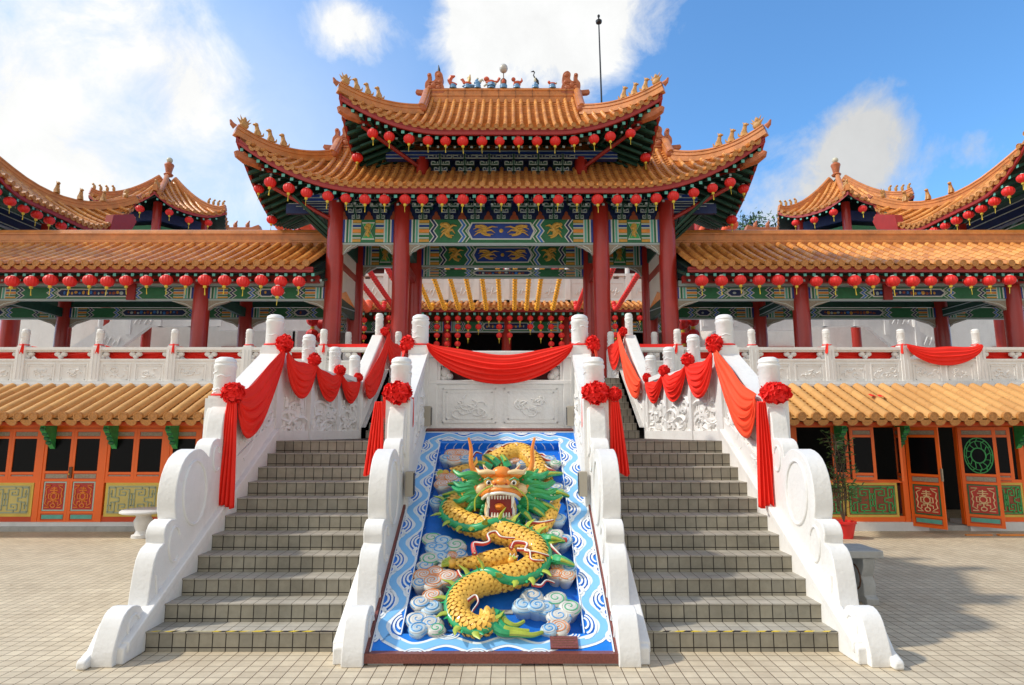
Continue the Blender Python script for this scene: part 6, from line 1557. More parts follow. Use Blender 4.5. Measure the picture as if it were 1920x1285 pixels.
def tail(P, ln, w0, w1, label, grp='hanging cloth tails below the rosettes', lean=0.0, nf=5, seed=0, mt='cloth_red', out=.02, along=(1, 0, 0)):
    P = Vector(P); A = Vector(along).normalized(); m = MB(); rn = random.Random(seed); ph = rn.uniform(0, 6)
    Fd = Vector((A.y, -A.x, 0))
    def f(i, j):
        t = i / 29; u = j / 47 - .5; w = lerp(w0, w1, t ** .8)
        return P + A * (u * w + lean * t) + Vector((0, 0, -ln * t + .02 * math.sin(u * 9 + ph) * t)) + Fd * (out + .028 * math.sin(u * nf * 2 * PI + ph + t * 1.3) * (.5 + .5 * t))
    m.grid(f, 30, 48, mt); o = m.build('cloth_tail', None, at=P, smooth=80)
    md = o.modifiers.new('thickness', 'SOLIDIFY'); md.thickness = .006
    return tag(o, label, 'cloth tail', grp)
def tie(x, y, z, r, label, parent=None):
    m = MB(); m.tube([(x + r * math.cos(a), y + r * math.sin(a), z + .008 * math.sin(a)) for a in [2 * PI * i / 20 for i in range(21)]], .013, 'rosette_red', 6, cap=False)
    return tag(m.build('cloth_tie', None, at=(x, y, z)), label, 'cloth tie', 'red ties round the newel posts')
for sg, nm in ((-1, 'left'), (1, 'right')):
    xo = sg * XO - (.02 if sg > 0 else 0); xi = sg * XI - (.01 if sg > 0 else 0)
    ins = -sg      # towards the stairs
    # outer side: tall newel at the foot (7.25), newel at the landing (8.68), then the angled posts
    A = (xo + ins * .19, 7.14, 2.38); Bp = (xo + ins * .20, 8.58, 3.13)
    rosette((A[0] - ins * .0 if sg < 0 else xo - .02, 7.08, 2.40), .155 if sg < 0 else .175, 'big red rosette on the front newel post of the %s outer banister' % nm, s=(1.1, .8, .95) if sg < 0 else (1.35, .8, .85), seed=1)
    rosette((Bp[0], Bp[1] - .02, 3.20), .15, 'red rosette on the tall landing newel of the %s outer banister' % nm, seed=2, s=(.95, .8, 1.1))
    tail((xo + ins * .19, 7.09, 2.30), 1.20, .10, .25, 'long red tail hanging from the front newel of the %s outer banister' % nm, lean=ins * -.02, seed=3, out=.03)
    swag((A[0], 7.16, 2.38), (Bp[0] - ins * .02, 8.54, 3.14), .06, .66, 'long red swag rising from the front newel to the landing newel on the %s' % nm, front=(ins, -.25, 0), nf=5, amp=.03, bulge=.07, skew=.5, seed=4, mt='cloth_red' if sg < 0 else 'cloth_coral', g0=.06, g1=.10)
    L = [(xo + ins * .20, 8.60, 3.12), (sg * 3.02 + ins * .13, 9.28, 3.02), (sg * 2.84 + ins * .12, 10.08, 2.93), (sg * 2.71 + ins * .10, 10.88, 2.88)]
    nms = ['first', 'second', 'third']
    for i in range(3):
        swag(L[i], L[i + 1], .10, (.56, .48, .40)[i], '%s red swag past the tall landing newel on the %s' % (nms[i], nm), front=(ins, -.35, 0), nf=6, amp=.022, bulge=.06, seed=10 + i, g0=.07, g1=.06)
        q = L[i + 1]; rosette((q[0], q[1] - .03, q[2] + .03), (.125, .115, .10)[i], 'red rosette on the %s angled landing post on the %s' % (nms[i], nm), seed=20 + i)
    swag((L[3][0] + ins * .10, L[3][1], L[3][2]), (sg * 2.44, 12.6, 4.03), .10, .62, 'red swag climbing beside the narrow upper flight on the %s' % nm, front=(ins, -.4, 0), nf=4, amp=.03, bulge=.05, mt='cloth_coral' if sg > 0 else 'cloth_red', seed=30, skew=.3)
    rosette((sg * 2.52, 12.54, 4.04), .11, 'small red rosette at the top newel of the narrow flight on the %s' % nm, seed=31)
    swag((sg * 2.50, 12.58, 4.0), (sg * 2.36, 13.46, 3.86), .05, .60, 'dark red swag at the head of the narrow flight on the %s' % nm, front=(ins, -.9, 0), nf=4, amp=.02, bulge=.05, seed=32)
    # inner banister
    so = sg        # the stair side of the inner banister is outwards
    rosette((xi + so * .0, 7.07, 2.40), .17, 'large red rosette on the front newel of the banister %s of the dragon' % nm, s=(1.25, .75, .9), seed=5)
    if sg > 0: rosette((xi + .22, 7.10, 2.39), .10, 'small extra red rosette clinging beside the large one right of the dragon', seed=6)
    tail((xi + so * .22, 7.10, 2.30), .84, .09, .22, 'red tail hanging on the stair side of the banister %s of the dragon' % nm, lean=so * .04, seed=7)
    rosette((xi - so * -.17, 8.58, 3.19), .14, 'red rosette on the rear newel of the banister %s of the dragon' % nm, seed=8, s=(.9, .8, 1.15))
    swag((xi + so * .14, 7.2, 2.42), (xi + so * .17, 8.56, 3.16), .12, .80, 'red swag between the two newels of the banister %s of the dragon' % nm, front=(so, -.3, 0), nf=4, amp=.03, bulge=.08, seed=9, skew=-.2, mt='cloth_coral' if sg > 0 else 'cloth_red')
    tail((xi - so * .13, 7.3, 2.36), .34, .03, .05, 'thin red ribbon end on the dragon side of the %s banister' % nm, nf=1, seed=12, out=.0)
    for (x, y, z, r, l) in ((xo, 7.25, 2.39, .13, 'front newel of the %s outer banister'), (xo, 8.68, 3.20, .13, 'landing newel of the %s outer banister'), (xi, 7.25, 2.39, .13, 'front newel of the banister %s of the dragon'), (xi, 8.68, 3.20, .13, 'rear newel of the banister %s of the dragon'), (sg * 2.68, 12.72, 3.97, .09, 'top newel of the narrow flight on the %s')):
        tie(x, y, z, r, 'thin red tie round the ' + l % nm)
    xs = PX if sg < 0 else [2 * XC - p + .02 for p in PX]
    xs = sorted(xs, key=abs)
    for k, x in enumerate(xs[:6]):
        tie(x, 12.97, 3.81, .085, 'thin red tie round the %s terrace post from the gate on the %s' % (ORD[k], nm))
        if k in (0, 2, 3, 4) : tail((x + ins * .06, 12.86, 3.82), .2, .03, .06, 'short red ribbon on the %s terrace post from the gate on the %s' % (ORD[k], nm), 'short ribbons on the terrace posts', nf=1, seed=k, lean=-.02)
    for k, (a, b) in enumerate(zip(xs[:6], xs[1:7])):
        if sg > 0 and k == 3: swag((a, 12.82, 3.80), (b, 12.82, 3.80), .06, .40, 'bright red swag hanging in front of the right terrace balustrade', nf=5, amp=.02, bulge=.05, seed=40)
        else: swag((a + .05 * sg, 13.1, 3.80), (b - .05 * sg, 13.1, 3.80), .10, .42, '%s red swag from the gate behind the %s terrace balustrade' % (ORD[k], nm), 'red swags behind the terrace balustrades', nf=5, amp=.02, bulge=.0, seed=50 + k)
    m = MB(); m.box(*sorted((sg * 2.75, sg * 3.9)), 13.02, 13.1, 3.76, 3.84, 'rosette_red'); tag(m.build('cloth_band', None, at=(sg * 3.3, 13.06, 3.8)), 'rolled red cloth band along the short rail beside the gate on the %s' % nm, 'cloth band', 'rolled red cloth bands')
swag((-XI + .12, 8.54, 3.22), (XI - .13, 8.54, 3.20), .16, .55, 'wide red swag draped across the white centre wall above the dragon', nf=6, amp=.028, bulge=.05, seed=60, nu=60, nv=50, g0=.04, g1=.04)
# ================================================================ corner towers, pavilions, temple, side halls
def simple_cols(t, pts, z0, z1, r=.2):
    for x, y in pts: m = MB(); column(m, x, y, z0, z1, r); m.build('column', t)
for sg, nm in ((-1, 'left'), (1, 'right')):
    cx = XC + sg * 16.9; t = thing('corner_tower', 'orange roofed corner tower with upswept eaves cut off by the %s edge' % nm, 'tower', (cx, 16.6, ZT), 'corner towers')
    R = Roof(cx, 16.75, 3.95, 3.45, .5, 8.30, .33, .13, 1.6, 2.4, 2.0, 1.0)
    hip_roof(R, t, 'tower_roof', .24, .062, rafter=.26, ridge_h=.3, hip_h=.22, sides=(-sg,), depth_rafter=1.4)
    simple_cols(t, [(cx - sg * 2.2, 15.0), (cx - sg * 2.2, 18.4), (cx + sg * 2.2, 15.0)], 6.2, 8.45)
    m = MB(); m.box(cx - 2.3, cx + 2.3, 14.9, 15.1, 7.9, 8.4, 'dark_green'); m.box(*sorted((cx - sg * 2.1, cx - sg * 2.3)), 14.9, 18.6, 7.9, 8.4, 'navy'); m.box(*sorted((cx - sg * 2.1, cx - sg * 2.3)), 14.9, 18.6, 7.4, 7.75, 'green_paint')
    for z in (7.42, 7.73, 7.95, 8.2, 8.38): m.box(*sorted((cx - sg * 2.31, cx - sg * 2.33)), 15.2, 18.2, z - .012, z + .012, 'line_grey')
    m.build('beam', t, smooth=0)
    m = MB(); m.prism([(18.9, 8.45), (20.0, 8.85), (20.2, 9.2), (20.0, 9.4), (19.0, 9.0)], cx - sg * 3.9 - .12, cx - sg * 3.9 + .12, 'red_beam', 'x'); m.build('end_brace', t, smooth=0)
    for k in range(13):
        y = 13.9 + k * .46; x = cx - sg * 3.8; e = R.z(x, y) - 8.30
        lantern(x, y, 8.30 - .36 + e * .55, '%s red lantern from the front under the %s corner tower eave' % (ORD[k], nm), 'red lanterns under the corner tower eaves', 1.0)
    for k in range(4):
        lantern(cx - sg * (3.4 - .55 * k), 20.1 - .05 * k, 7.95 - .12 * (k % 2), '%s red lantern along the back eave of the %s corner tower' % (ORD[k], nm), 'red lanterns under the corner tower eaves', 1.0)
    # beasts along the far hip
    for k, tt in enumerate((.93, .80, .67, .54)):
        X = lerp(cx - sg * R.xg, cx - sg * R.hx, tt); Y = lerp(R.cy + (R.hy - R.sg), R.cy + R.hy, tt)
        ob = BEAST['me%d' % (k == 0)].copy(); C.objects.link(ob); ob.location = (X, Y, R.z(X, Y) + .26); ob.scale = (1.25,) * 3; ob.rotation_euler = (0, 0, (PI if sg < 0 else 0) + sg * .5)
        tag(ob, NB[k] + ' of the far roof corner on the %s tower' % nm, 'roof figurine', 'ochre beasts on the tower roofs')
    m = MB(); X = cx - sg * (R.xg + .15); Y = R.cy + (R.hy - R.sg) + .1
    m.prism([(X + sg * a, R.z(X, Y) + .22 + b) for a, b in ((-.5, 0), (-.52, .12), (-.2, .22), (.05, .42), (.1, .6), (.16, .36), (.42, .42), (.62, .28), (.5, 0))], Y - .09, Y + .09, 'terracotta'); m.build('hip_dragon', t, bevel=.02)

def npavilion(loc, n, ap, z0, H, L, rot, label, lan, scl=1.0, zb=-5.5):
    """n-sided pavilion with a pointed tiled roof, built round its own axis"""
    t = thing('pavilion', label, 'pavilion', loc, 'pointed pavilions', rz=rot)
    ORG[t] = Vector((0, 0, 0)); tn = math.tan(PI / n)
    tb, pb, cb, rb, hb, fb = MB(), MB(), MB(), MB(), MB(), MB()
    def surf(c, s_):          # c = distance from centre line along the eave, s_ = distance from the eave
        e = (ap) * tn - abs(c); s_ = max(0.0, s_); return z0 + H * (.55 * s_ / ap + .45 * (s_ / ap) ** 2.1) + L * max(0, 1 - max(0, e) / (ap * tn * .95)) ** 2.2 * max(0, 1 - s_ / ap)
    lpts = []
    for k in range(n):
        th = 2 * PI * (k + .5) / n; out = Vector((math.cos(th), math.sin(th), 0)); al = Vector((-out.y, out.x, 0))
        def fn(u, s_): return out * (ap - s_) + al * u + Vector((0, 0, surf(u, s_)))
        hw = ap * tn; m_ = int(2 * hw / .26); us = [-hw + (i + .5) * 2 * hw / m_ for i in range(m_)]
        slope_tiles(tb, pb, cb, fn, out, us, .066, lambda u: max(0.0, ap - abs(u) / tn - .02), ns=6, tl=.26)
        def us_(i, j): u = -hw + 2 * hw * i / 12; s_ = (ap - abs(u) / tn) * j / 3; p = fn(u, s_); return p - Vector((0, 0, .1))
        rb.grid(us_, 13, 4, 'soffit_green')
        for i in range(12):
            u0, u1 = -hw + 2 * hw * i / 12, -hw + 2 * hw * (i + 1) / 12; a, b = fn(u0, 0), fn(u1, 0)
            fb.poly([a - Vector((0, 0, .04)), b - Vector((0, 0, .04)), b - Vector((0, 0, .17)), a - Vector((0, 0, .17))], 'red_beam')
        for i in range(int(2 * hw / .26)):
            u = -hw + .13 + i * .26; p = fn(u, 0) - Vector((0, 0, .24)) - out * .02
            fb.poly([p + al * a + Vector((0, 0, b)) for a, b in ((-.035, -.035), (.035, -.035), (.035, .035), (-.035, .035))], 'teal')
        th2 = 2 * PI * k / n; o2 = Vector((math.cos(th2), math.sin(th2), 0)); rr = ap / math.cos(PI / n); pts = []
        for i in range(12):
            q = 1 - i / 11; s_ = ap * (1 - q); pts.append(o2 * (rr * q) + Vector((0, 0, surf(ap * q * tn, s_) + .03 + (.0 if i else .06))))
        ridge_tube(hb, pts[:-1], .075, .2)
        for j, q in enumerate((.95, .87, .79, .71)):
            s_ = ap * (1 - q); p = o2 * (rr * q) + Vector((0, 0, surf(ap * q * tn, s_) + .22)); hb.ell(p + Vector((0, 0, .1)), (.06, .06, .12), 'figure_ochre', 7, 5); hb.ell(p + o2 * .05 + Vector((0, 0, .22)), (.05, .05, .05), 'figure_ochre', 6, 4)
        col = MB(); column(col, o2.x * rr * .66, o2.y * rr * .66, zb, z0 + .25, .17); col.build('column', t)
        for i in range(lan): u = hw * (-.82 + 1.64 * (i + .5) / lan); p = fn(u, .1); lpts.append((p, out))
    roof = tb.build('pavilion_roof', t, smooth=50); pb.build('pan_tiles', roof, smooth=0); cb.build('eave_tiles', roof, smooth=35); rb.build('soffit', roof, smooth=0); hb.build('hip_ridges', roof, smooth=30); fb.build('fascia_board', roof, smooth=0)
    m = MB(); m.lathe((0, 0, z0 - .5), [(ap * .80, 0), (ap * .80, .40)], 'navy', n); m.lathe((0, 0, z0 - 1.0), [(ap * .79, 0), (ap * .79, .30)], 'green_paint', n); m.build('beam', t, smooth=0)
    m = MB(); m.lathe((0, 0, z0 + H - .05), [(.16, 0), (.2, .06), (.12, .14), (.16, .35), (.2, .5), (.17, .56), (.08, .62)], 'terracotta', 14); m.ell((0, 0, z0 + H + .68), .13, 'fig_white', 12, 8); m.build('roof_finial', t)
    return t, lpts
for sg, nm, px_a in ((-1, 'left', 316), (1, 'right', 1568)):
    D = 25.0; X = .17 + (px_a - 960) / 1127 * (D * .99 + 1.6)
    t, lp = npavilion((X, D, 0), 6, 2.45, 10.85, 2.2, .42, .12 * -sg + .25 * sg, 'pointed pavilion roof with a ball finial rising behind the %s corridor' % nm, 3, zb=3)
    k = 0; rot = Matrix.Rotation(t.rotation_euler.z, 4, 'Z')
    for p, out in lp:
        q = rot @ p
        if (rot @ out).y < .35: lantern(X + q.x, D + q.y, q.z - .42, '%s red lantern round the eave of the %s pointed pavilion' % (ORD[k], nm), 'red lanterns on the pointed pavilions', 1.15); k += 1
# ---- small roof crests poking up further back
for sg, nm in ((-1, 'left'), (1, 'right')):
    D = 33; X = .17 + ((447 if sg < 0 else 1440) - 960) / 1127 * (D + 1.5); _z0 = 0
    t = thing('roof_crest', 'small orange roof corner poking up between the gate and the %s pavilion' % nm, 'roof', (X, D, 13.5), 'far roof corners')
    m = MB(); m.prism([(X - 1.6, 13.4), (X + 1.6, 13.4), (X + 1.3, 14.1), (X + .9, 13.95), (X - .9, 13.95), (X - 1.3, 14.1)], D - .2, D + .2, 'terracotta')
    for k in range(3): m.ell((X - .8 + k * .7, D, 14.1), (.13, .12, .2), 'terracotta', 8, 6); m.tube([(X - .8 + k * .7, D, 14.15), (X - .70 + k * .7, D, 14.4)], [.1, .03], 'terracotta', 6)
    m.box(X - 1.4, X + 1.4, D - .15, D + 2, 12.2, 13.4, 'red_beam'); m.v = [(a, b, c - .55) for a, b, c in m.v]; m.build('ridge', t, bevel=.05)

# ---- main temple across the courtyard
tm = thing('main_temple', 'white and orange temple hall with a balcony seen through the gate across the court', 'temple', (XC, 28, ZT))
m = MB(); m.box(-11, 11, 27.9, 28.1, 7.98, 9.12, 'white_stone'); m.box(-11, 11, 27.82, 28.18, 9.25, 9.36, 'white_stone'); m.box(-11, 11, 27.8, 27.9, 7.98, 8.08, 'white_stone')
for i in range(17):
    x = XC - 11.5 + i * 1.44
    if abs(x) > 11: continue
    m.box(x - .12, x + .12, 27.8, 28.2, 7.98, 9.36, 'white_stone'); m.lathe((x, 28, 9.36), [(.11, 0), (.11, .38), (.08, .44)], 'white_stone', 12)
    m.box(x + .14, x + .42, 27.92, 28.08, 9.12, 9.25, 'white_stone'); m.box(x + .68, x + .76, 27.92, 28.08, 9.12, 9.25, 'white_stone'); m.box(x + 1.02, x + 1.3, 27.92, 28.08, 9.12, 9.25, 'white_stone')
    m.box(x + .2, x + 1.24, 27.885, 27.9, 8.22, 8.26, 'white_stone'); m.box(x + .2, x + 1.24, 27.885, 27.9, 8.9, 8.94, 'white_stone'); m.box(x + .2, x + .24, 27.885, 27.9, 8.26, 8.9, 'white_stone'); m.box(x + 1.2, x + 1.24, 27.885, 27.9, 8.26, 8.9, 'white_stone')
    for j in range(5): m.tube([(x + .4 + .13 * j, 27.88, 8.4 + .1 * math.sin(j * 2 + i)), (x + .5 + .13 * j, 27.87, 8.6 + .12 * math.cos(j * 3 + i))], .03, 'white_stone', 5)
m.build('balcony', tm, smooth=0)
m = MB(); m.box(-11, 11, 29.6, 29.7, 8, 12.6, 'dark_red'); m.box(-11, 11, 29.2, 29.4, 10.0, 10.5, 'green_paint'); m.box(-11, 11, 29.15, 29.2, 10.05, 10.1, 'line_grey'); m.box(-11, 11, 29.15, 29.2, 10.42, 10.47, 'line_grey')
for i in range(9): x = XC - 9.6 + i * 2.4; m.lathe((x, 29.0, 8), [(.2, 0), (.2, 4.6)], 'red_paint', 14); [m.box(x + .4 + .45 * j, x + .7 + .45 * j, 29.14, 29.2, 10.15, 10.37, ('ochre', 'line_grey', 'mid_blue')[j % 3]) for j in range(4)]
m.build('upper_storey', tm, smooth=30)
tb, pb, cb = MB(), MB(), MB(); n = 88; us = [-11.5 + (i + .5) * 23 / n for i in range(n)]
slope_tiles(tb, pb, cb, lambda u, s_: Vector((u, 26.2 + s_, 7.40 + .36 * s_)), Vector((0, -1, 0)), us, .075, lambda u: 1.6, ns=3, tl=.3)
r_ = tb.build('tiled_roof', tm, smooth=50); pb.build('pan_tiles', r_, smooth=0); cb.build('eave_tiles', r_, smooth=35)
m = MB(); m.box(-11.5, 11.5, 26.25, 26.35, 7.2, 7.33, 'red_beam'); m.poly([(-11.5, 26.3, 7.3), (11.5, 26.3, 7.3), (11.5, 28, 7.75), (-11.5, 28, 7.75)], 'soffit_green')
for i in range(70): x = -11.4 + i * .33; m.box(x - .05, x + .05, 26.28, 26.34, 7.06, 7.16, 'teal')
m.build('eave', r_, smooth=0)
for i in range(7): 
    x = XC - 8.4 + i * 2.8; mm = MB(); mm.lathe((x, 27.8, ZT), [(.22, 0), (.22, 4.2)], 'red_paint', 16); mm.build('column', tm)
for (a, b) in ((-8.2, -5.7), (-5.3, -3.0), (-2.7, 2.5), (2.8, 5.1), (5.5, 8.0)): painted_beam('painted_beam', tm, a, b, 27.7, 6.55, 7.0, 'small', seed=int(a * 7))
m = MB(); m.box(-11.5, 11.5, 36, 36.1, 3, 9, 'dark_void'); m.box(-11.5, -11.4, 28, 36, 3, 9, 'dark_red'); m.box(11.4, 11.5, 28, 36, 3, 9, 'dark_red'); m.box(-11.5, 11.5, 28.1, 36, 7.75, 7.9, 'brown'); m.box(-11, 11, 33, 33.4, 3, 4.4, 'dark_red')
m.box(-5.0, -4.4, 30.5, 30.7, 4.8, 4.83, 'metal_grey'); m.build('inner_hall', tm, smooth=0)
# strings of red lanterns under the temple eave
def lstring(x, y, z, n, label, r=.14, pitch=.385, grp='strings of red lanterns in the court'):
    t = thing('lantern_string', label, 'lantern string', (x, y, z), grp)
    for k in range(n):
        m = MB(); zz = z - k * pitch; pr = [(r * math.sin(a), zz + r * .9 * math.cos(a)) for a in [.25 + (PI - .5) * i / 8 for i in range(9)]]
        m.lathe((x, y, 0), pr[::-1], 'lantern_red', 18, rib=.08); m.lathe((x, y, zz - r * 1.35), [(r * .3, 0), (r * .35, r * .4)], 'lantern_yellow', 8); m.tube([(x, y, zz + r * .8), (x, y, zz + pitch - r)], .012, 'gold_paint', 4); m.build('paper_lantern', t, smooth=30)
    m = MB(); m.tube([(x, y, z - (n - 1) * pitch - r * 1.2), (x, y, z - (n - 1) * pitch - r * 1.2 - .2)], [.02, .006], 'lantern_yellow', 4); m.build('tassel', t)
    return t
cnt = [5, 5, 5, 4, 3, 2, 1, 3, 3, 1, 2, 3, 4, 5, 5]
for i, c in enumerate(cnt):
    k = i - 7; x = -.40 + k * .462
    lab = 'middle string of %d red lanterns under the temple eave beyond the gate' % c if k == 0 else '%s string of %d red lanterns %s of the middle one under the temple eave' % (ORD[abs(k) - 1], c, 'left' if k < 0 else 'right')
    lstring(x, 26.4, 6.93, c, lab)
for sg, nm in ((-1, 'left'), (1, 'right')):
    for i, c in enumerate((5, 5, 1, 4, 2)):
        lstring(sg * (4.75 + .55 * i), 26.3, 6.93 - (.1 if i == 3 else 0), c, '%s string of red lanterns outwards from the %s middle gate column' % (ORD[i], nm))
    lstring(sg * 4.55 + (.0 if sg < 0 else -.1), 15.4, 4.75, 4, 'string of red lanterns hanging close to the outer gate column on the %s' % nm, r=.10, pitch=.26)
    for j in range(2): lstring(sg * (5.35 + .3 * j) - .1, 17.6, 5.1 + .1 * j, 3, '%s bunched string of big red lanterns just outside the gate on the %s' % (ORD[j], nm), r=.19, pitch=.42)
# garlands strung over the court from the temple to the gate
def garland(x, col, label, r, wid, n, xt):
    P = smooth_path([(x, 26.3, 7.72), (x * 1.0, 25.75, 7.22), (lerp(x, xt, .3), 24.4, 7.38), (lerp(x, xt, .6), 22.2, 7.66), (lerp(x, xt, .85), 20.0, 7.95), (xt, 17.6, 8.2)], 30)
    m = MB(); acc = 0
    m.tube(P[::5], .014, 'brown', 4)
    for a, b in zip(P[:-1], P[1:]):
        acc += (Vector(b) - Vector(a)).length
        if acc > wid:
            acc = 0; m.ell(b, (r, r, r * .85), col, 10, 7); m.ell((b[0], b[1], b[2] - r * .8), r * .28, 'brown', 6, 4)
    return tag(m.build('paper_garland', None, at=(x, 26.3, 7.72)), label, 'garland', 'paper garlands strung over the court')
yx = [-3.35, -2.75, -2.15, -1.55, -.95, -.35, .28, .80, 1.25, 1.95]
for i, x in enumerate(yx): garland(x, 'lantern_orange', '%s yellow paper garland from the left over the court' % ORD[i], .10, .25, 30, x * 1.02)
for sg, nm in ((-1, 'left'), (1, 'right')):
    for i, x in enumerate((3.0 if sg > 0 else 4.2, 3.7 if sg > 0 else 4.9, 4.7 if sg > 0 else 5.5)): garland(sg * x, 'lantern_red', '%s red paper garland on the %s side of the court' % (ORD[i], nm), .115, .16, 30, sg * x * 1.05)
    for i, x in enumerate((6.2, 6.9)): garland(sg * x, 'lantern_coral', '%s fat coral garland on the %s side of the court' % (ORD[i], nm), .20, .17, 20, sg * x * 1.0)

# ---- white halls behind the corridors
for sg, nm in ((-1, 'left'), (1, 'right')):
    t = thing('side_hall', 'pale walled hall with outside stairs seen under the %s corridor' % nm, 'hall', (sg * 14, 24, ZT), 'side halls')
    m = MB(); m.box(*sorted((sg * 8.6, sg * 24)), 24, 24.2, 2.9, 8.4, 'white_wall' if sg < 0 else 'white_paint'); m.box(*sorted((sg * 8.5, sg * 8.7)), 24, 34, 2.9, 8.4, 'white_wall'); m.build('wall', t, smooth=0)
    m = MB()
    x0 = sg * 12.2
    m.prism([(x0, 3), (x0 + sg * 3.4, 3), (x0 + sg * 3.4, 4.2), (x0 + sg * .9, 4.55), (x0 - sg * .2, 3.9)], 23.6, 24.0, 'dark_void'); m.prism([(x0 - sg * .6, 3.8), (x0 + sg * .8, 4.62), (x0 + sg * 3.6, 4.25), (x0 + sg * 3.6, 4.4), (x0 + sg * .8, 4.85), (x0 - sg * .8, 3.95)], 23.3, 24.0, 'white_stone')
    m.box(*sorted((x0 + sg * .7, x0 + sg * 1.3)), 23.55, 23.6, 3, 4.4, 'red_beam'); m.box(*sorted((x0 + sg * 1.6, x0 + sg * 2.3)), 23.55, 23.6, 3, 4.2, 'dark_green'); m.build('porch', t, smooth=0)
    for xx in (sg * 19.5, sg * 10.2):
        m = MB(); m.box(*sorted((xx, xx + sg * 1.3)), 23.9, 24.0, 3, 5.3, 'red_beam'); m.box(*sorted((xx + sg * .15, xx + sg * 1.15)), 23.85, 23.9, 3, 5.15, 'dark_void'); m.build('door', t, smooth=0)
    m = MB()      # sloping stair balustrade with little posts
    xa, xb = sg * 11.0, sg * 17.5; 
    m.prism([(xa, 5.1), (xb, 7.9), (xb, 9.2), (xa, 6.3)] if False else [(xa, 6.9), (xa + sg * 3.0, 6.9), (xa + sg * 6.6, 4.4), (xa + sg * 6.6, 3.5), (xa + sg * 5.6, 3.5), (xa + sg * 2.7, 5.9), (xa, 5.9)], 22.6, 22.8, 'white_stone')
    m.box(*sorted((sg * 7.4, xa)), 22.6, 22.8, 5.75, 6.75, 'white_stone'); m.box(*sorted((sg * 7.4, xa)), 22.55, 22.85, 6.85, 6.95, 'white_stone')
    for i in range(8):
        x = xa + sg * (i - 3) * 1.15; z = 6.9 if i < 6 else 6.9 - (i - 5.6) * .8
        m.box(x - .09, x + .09, 22.55, 22.85, z - 1.0, z + .1, 'white_stone'); m.lathe((x, 22.7, z + .1), [(.085, 0), (.085, .3), (.06, .36)], 'white_stone', 10)
        for j in range(4): m.tube([(x + .2 + .2 * j, 22.58, z - .6), (x + .35 + .18 * j, 22.57, z - .35 + .1 * math.sin(j * 2 + i))], .03, 'white_stone', 5)
    m.build('stair_balustrade', t, smooth=0)
    m = MB(); column(m, sg * 17.2, 20.5, 3, 7.4, .27); m.build('column', t)

# ---- tree beyond the right corridor
def tree(x, y, zb, h, r, label, seed):
    t = thing('broadleaf_tree', label, 'tree', (x, y, zb)); rn = random.Random(seed)
    m = MB(); m.tube([(x, y, zb), (x + .1, y, zb + h * .5), (x, y, zb + h * .8)], [.3, .2, .1], 'bark', 8)
    for k in range(7): a = k * .9; m.tube([(x, y, zb + h * (.5 + .04 * k)), (x + r * .6 * math.cos(a), y + r * .6 * math.sin(a), zb + h * (.7 + .03 * k))], [.09, .03], 'bark', 6)
    m.build('trunk', t)
    m = MB(); cl = [(rn.gauss(0, .5) * r, rn.gauss(0, .5) * r, rn.gauss(0, .38) * r) for _ in range(46)]
    for c in cl:
        for _ in range(70):
            p = Vector((x + c[0] + rn.gauss(0, .2) * r, y + c[1] + rn.gauss(0, .2) * r, zb + h * .85 + c[2] + rn.gauss(0, .16) * r)); a = Vector((rn.gauss(0, 1), rn.gauss(0, 1), rn.gauss(0, 1))).normalized(); b = a.orthogonal().normalized() * .09; a = a * .16
            m.poly([p - a, p + b, p + a, p - b], 'leaf_green' if rn.random() < .6 else 'leaf_dark')
    m.build('crown', t, smooth=0)
tree(.17 + (1407 - 960) / 1127 * 43, 41.5, 3, 14.2, 1.9, 'small dark green tree top showing above the right corridor beside the gate', 3)

# ================================================================ things standing in the plaza
t = thing('stone_table', 'round topped white stone table on a baluster leg in front of the left shop', 'table', (-7.0, 11.6, 0))
m = MB(); m.lathe((-6.72, 11.6, .44), [(.36, 0), (.40, .02), (.40, .045), (.37, .065)], 'white_stone', 32); m.build('table_top', t)
m = MB(); m.lathe((-6.72, 11.6, 0), [(.18, 0), (.18, .05), (.13, .07), (.11, .12), (.15, .22), (.16, .30), (.12, .38), (.17, .44)], 'white_stone', 24); m.build('leg', t)
t = thing('stone_bench', 'weathered grey stone bench with a scroll carved leg beside the right banister', 'bench', (4.05, 7.4, 0))
m = MB(); m.box(3.50, 4.42, 7.15, 7.62, .515, .60, 'concrete'); m.build('seat', t, bevel=.012)
for x in (3.62, 4.26):
    m = MB(); m.prism([(7.16, 0), (7.60, 0), (7.60, .07), (7.55, .1), (7.56, .22), (7.52, .3), (7.58, .42), (7.58, .513), (7.18, .513), (7.18, .42), (7.24, .3), (7.20, .22), (7.21, .1), (7.16, .07)], x - .07, x + .07, 'concrete', 'x')
    for s in (-1, 1): m.tube([(x + s * .072, 7.38 + .13 * math.cos(a), .27 + .14 * math.sin(a)) for a in [-.2 + i * .5 for i in range(10)]], .012, 'brown', 5)
    m.build('leg', t, bevel=.008)
t = thing('potted_plant', 'thin leafy shrub in a red pot before the open right shop front', 'plant', (6.32, 11.5, 0))
x0, y0 = 6.32, 11.5
m = MB(); m.lathe((x0, y0, 0), [(.13, 0), (.19, .26), (.21, .27), (.21, .31), (.17, .31), (.16, .27)], 'pot_red', 20); m.build('pot', t)
rn = random.Random(9); sm, lf = MB(), MB()
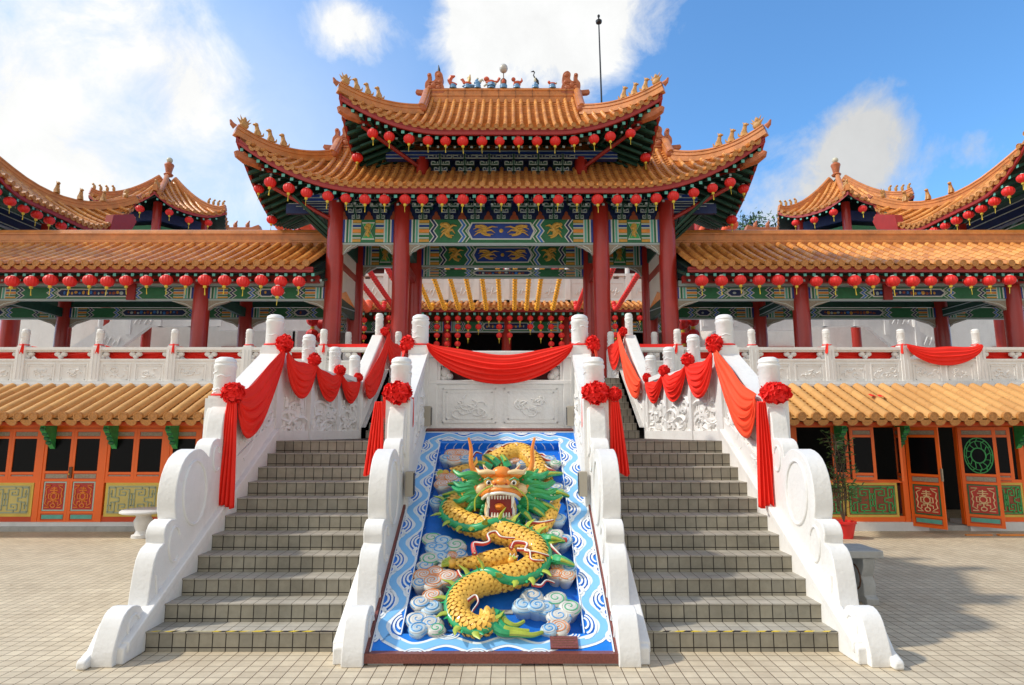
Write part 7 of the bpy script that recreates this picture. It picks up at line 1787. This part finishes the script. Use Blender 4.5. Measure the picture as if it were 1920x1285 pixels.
for k in range(6):
    a = rn.uniform(0, 6.28); top = Vector((x0 + rn.gauss(0, .13), y0 + rn.gauss(0, .1), rn.uniform(1.5, 1.95))); mid = Vector((x0 + rn.gauss(0, .07), y0, .9)); S = smooth_path([(x0, y0, .28), tuple(mid), tuple(top)], 8)
    sm.tube(S, .010, 'bark', 5)
    for j in range(6, len(S)):
        for _ in range(4):
            b = Vector(S[j]); d = Vector((rn.gauss(0, 1), rn.gauss(0, .8), rn.uniform(-.3, .8))).normalized(); ln = rn.uniform(.07, .13); e = b + d * rn.uniform(.04, .16); sm.tube([b, e], .004, 'bark', 3); w = d.cross(Vector((rn.random(), rn.random(), 1))).normalized() * .018
            lf.poly([e, e + d * ln * .5 + w, e + d * ln - Vector((0, 0, .03)), e + d * ln * .5 - w], 'leaf_green')
    for _ in range(3):
        b = Vector(S[rn.randint(3, 9)]); d = Vector((rn.gauss(0, 1), 0, .5)).normalized(); e = b + d * .3; sm.tube([b, e], .005, 'bark', 3)
        for _ in range(5): q = e + Vector((rn.gauss(0, .05), rn.gauss(0, .05), rn.gauss(0, .05))); lf.poly([q, q + d * .05 + Vector((0, 0, .02)), q + d * .11, q + d * .05 - Vector((0, 0, .02))], 'leaf_green')
sm.build('stem', t); lf.build('foliage', t, smooth=0)
m = MB(); m.grid(lambda i, j: Vector((7.35 + i * .055, 12.05 + j * .05 + .01 * i, 2.20 + .47 * (.70 + j * .05) + .115 + .012 * math.sin(i * 1.7) - .003 * i)), 7, 3, 'cloth_red'); tag(m.build('cloth_scrap', None, at=(7.4, 12.05, 2.6)), 'scrap of red cloth lying on the tiles of the right shop roof', 'scrap')
m = MB(); m.box(9.35, 9.95, 11.72, 11.80, .0, .03, 'dragon_orange'); tag(m.build('wooden_board', None, at=(9.6, 11.75, 0), bevel=.004), 'flat orange board lying on the paving before the open shop door', 'board')
m = MB(); m.box(8.75, 9.25, 11.76, 11.80, .0, .02, 'dragon_orange'); tag(m.build('wooden_strip', None, at=(9, 11.78, 0)), 'thin orange strip lying left of the flat orange board', 'board')
rn = random.Random(2)
for i, (px_, py_, lab) in enumerate(((-6.3, 8.1, 'dry leaf on the paving left of the steps'), (-8.1, 7.6, 'longer dry leaf on the paving near the left edge'), (5.3, 5.55, 'weed sprouting from the paving beside the right banister foot'), (6.7, 10.6, 'dark leaf on the paving before the right shop'))):
    m = MB(); g_ = 'sprout' in lab or 'weed' in lab
    for k in range(12 if g_ else 1):
        a = rn.uniform(0, 6.28); d = Vector((math.cos(a), math.sin(a), 1.1 if g_ else .12)).normalized() * (.06 if g_ else .07); w = Vector((-math.sin(a), math.cos(a), 0)) * .010; p = Vector((px_ + (rn.gauss(0, .03) if g_ else 0), py_, .003)); m.poly([p, p + d * .5 + w, p + d, p + d * .5 - w], 'leaf_green' if g_ else 'brown')
    tag(m.build('weed' if g_ else 'fallen_leaf', None, at=(px_, py_, 0), smooth=0), lab, 'weed' if g_ else 'leaf')
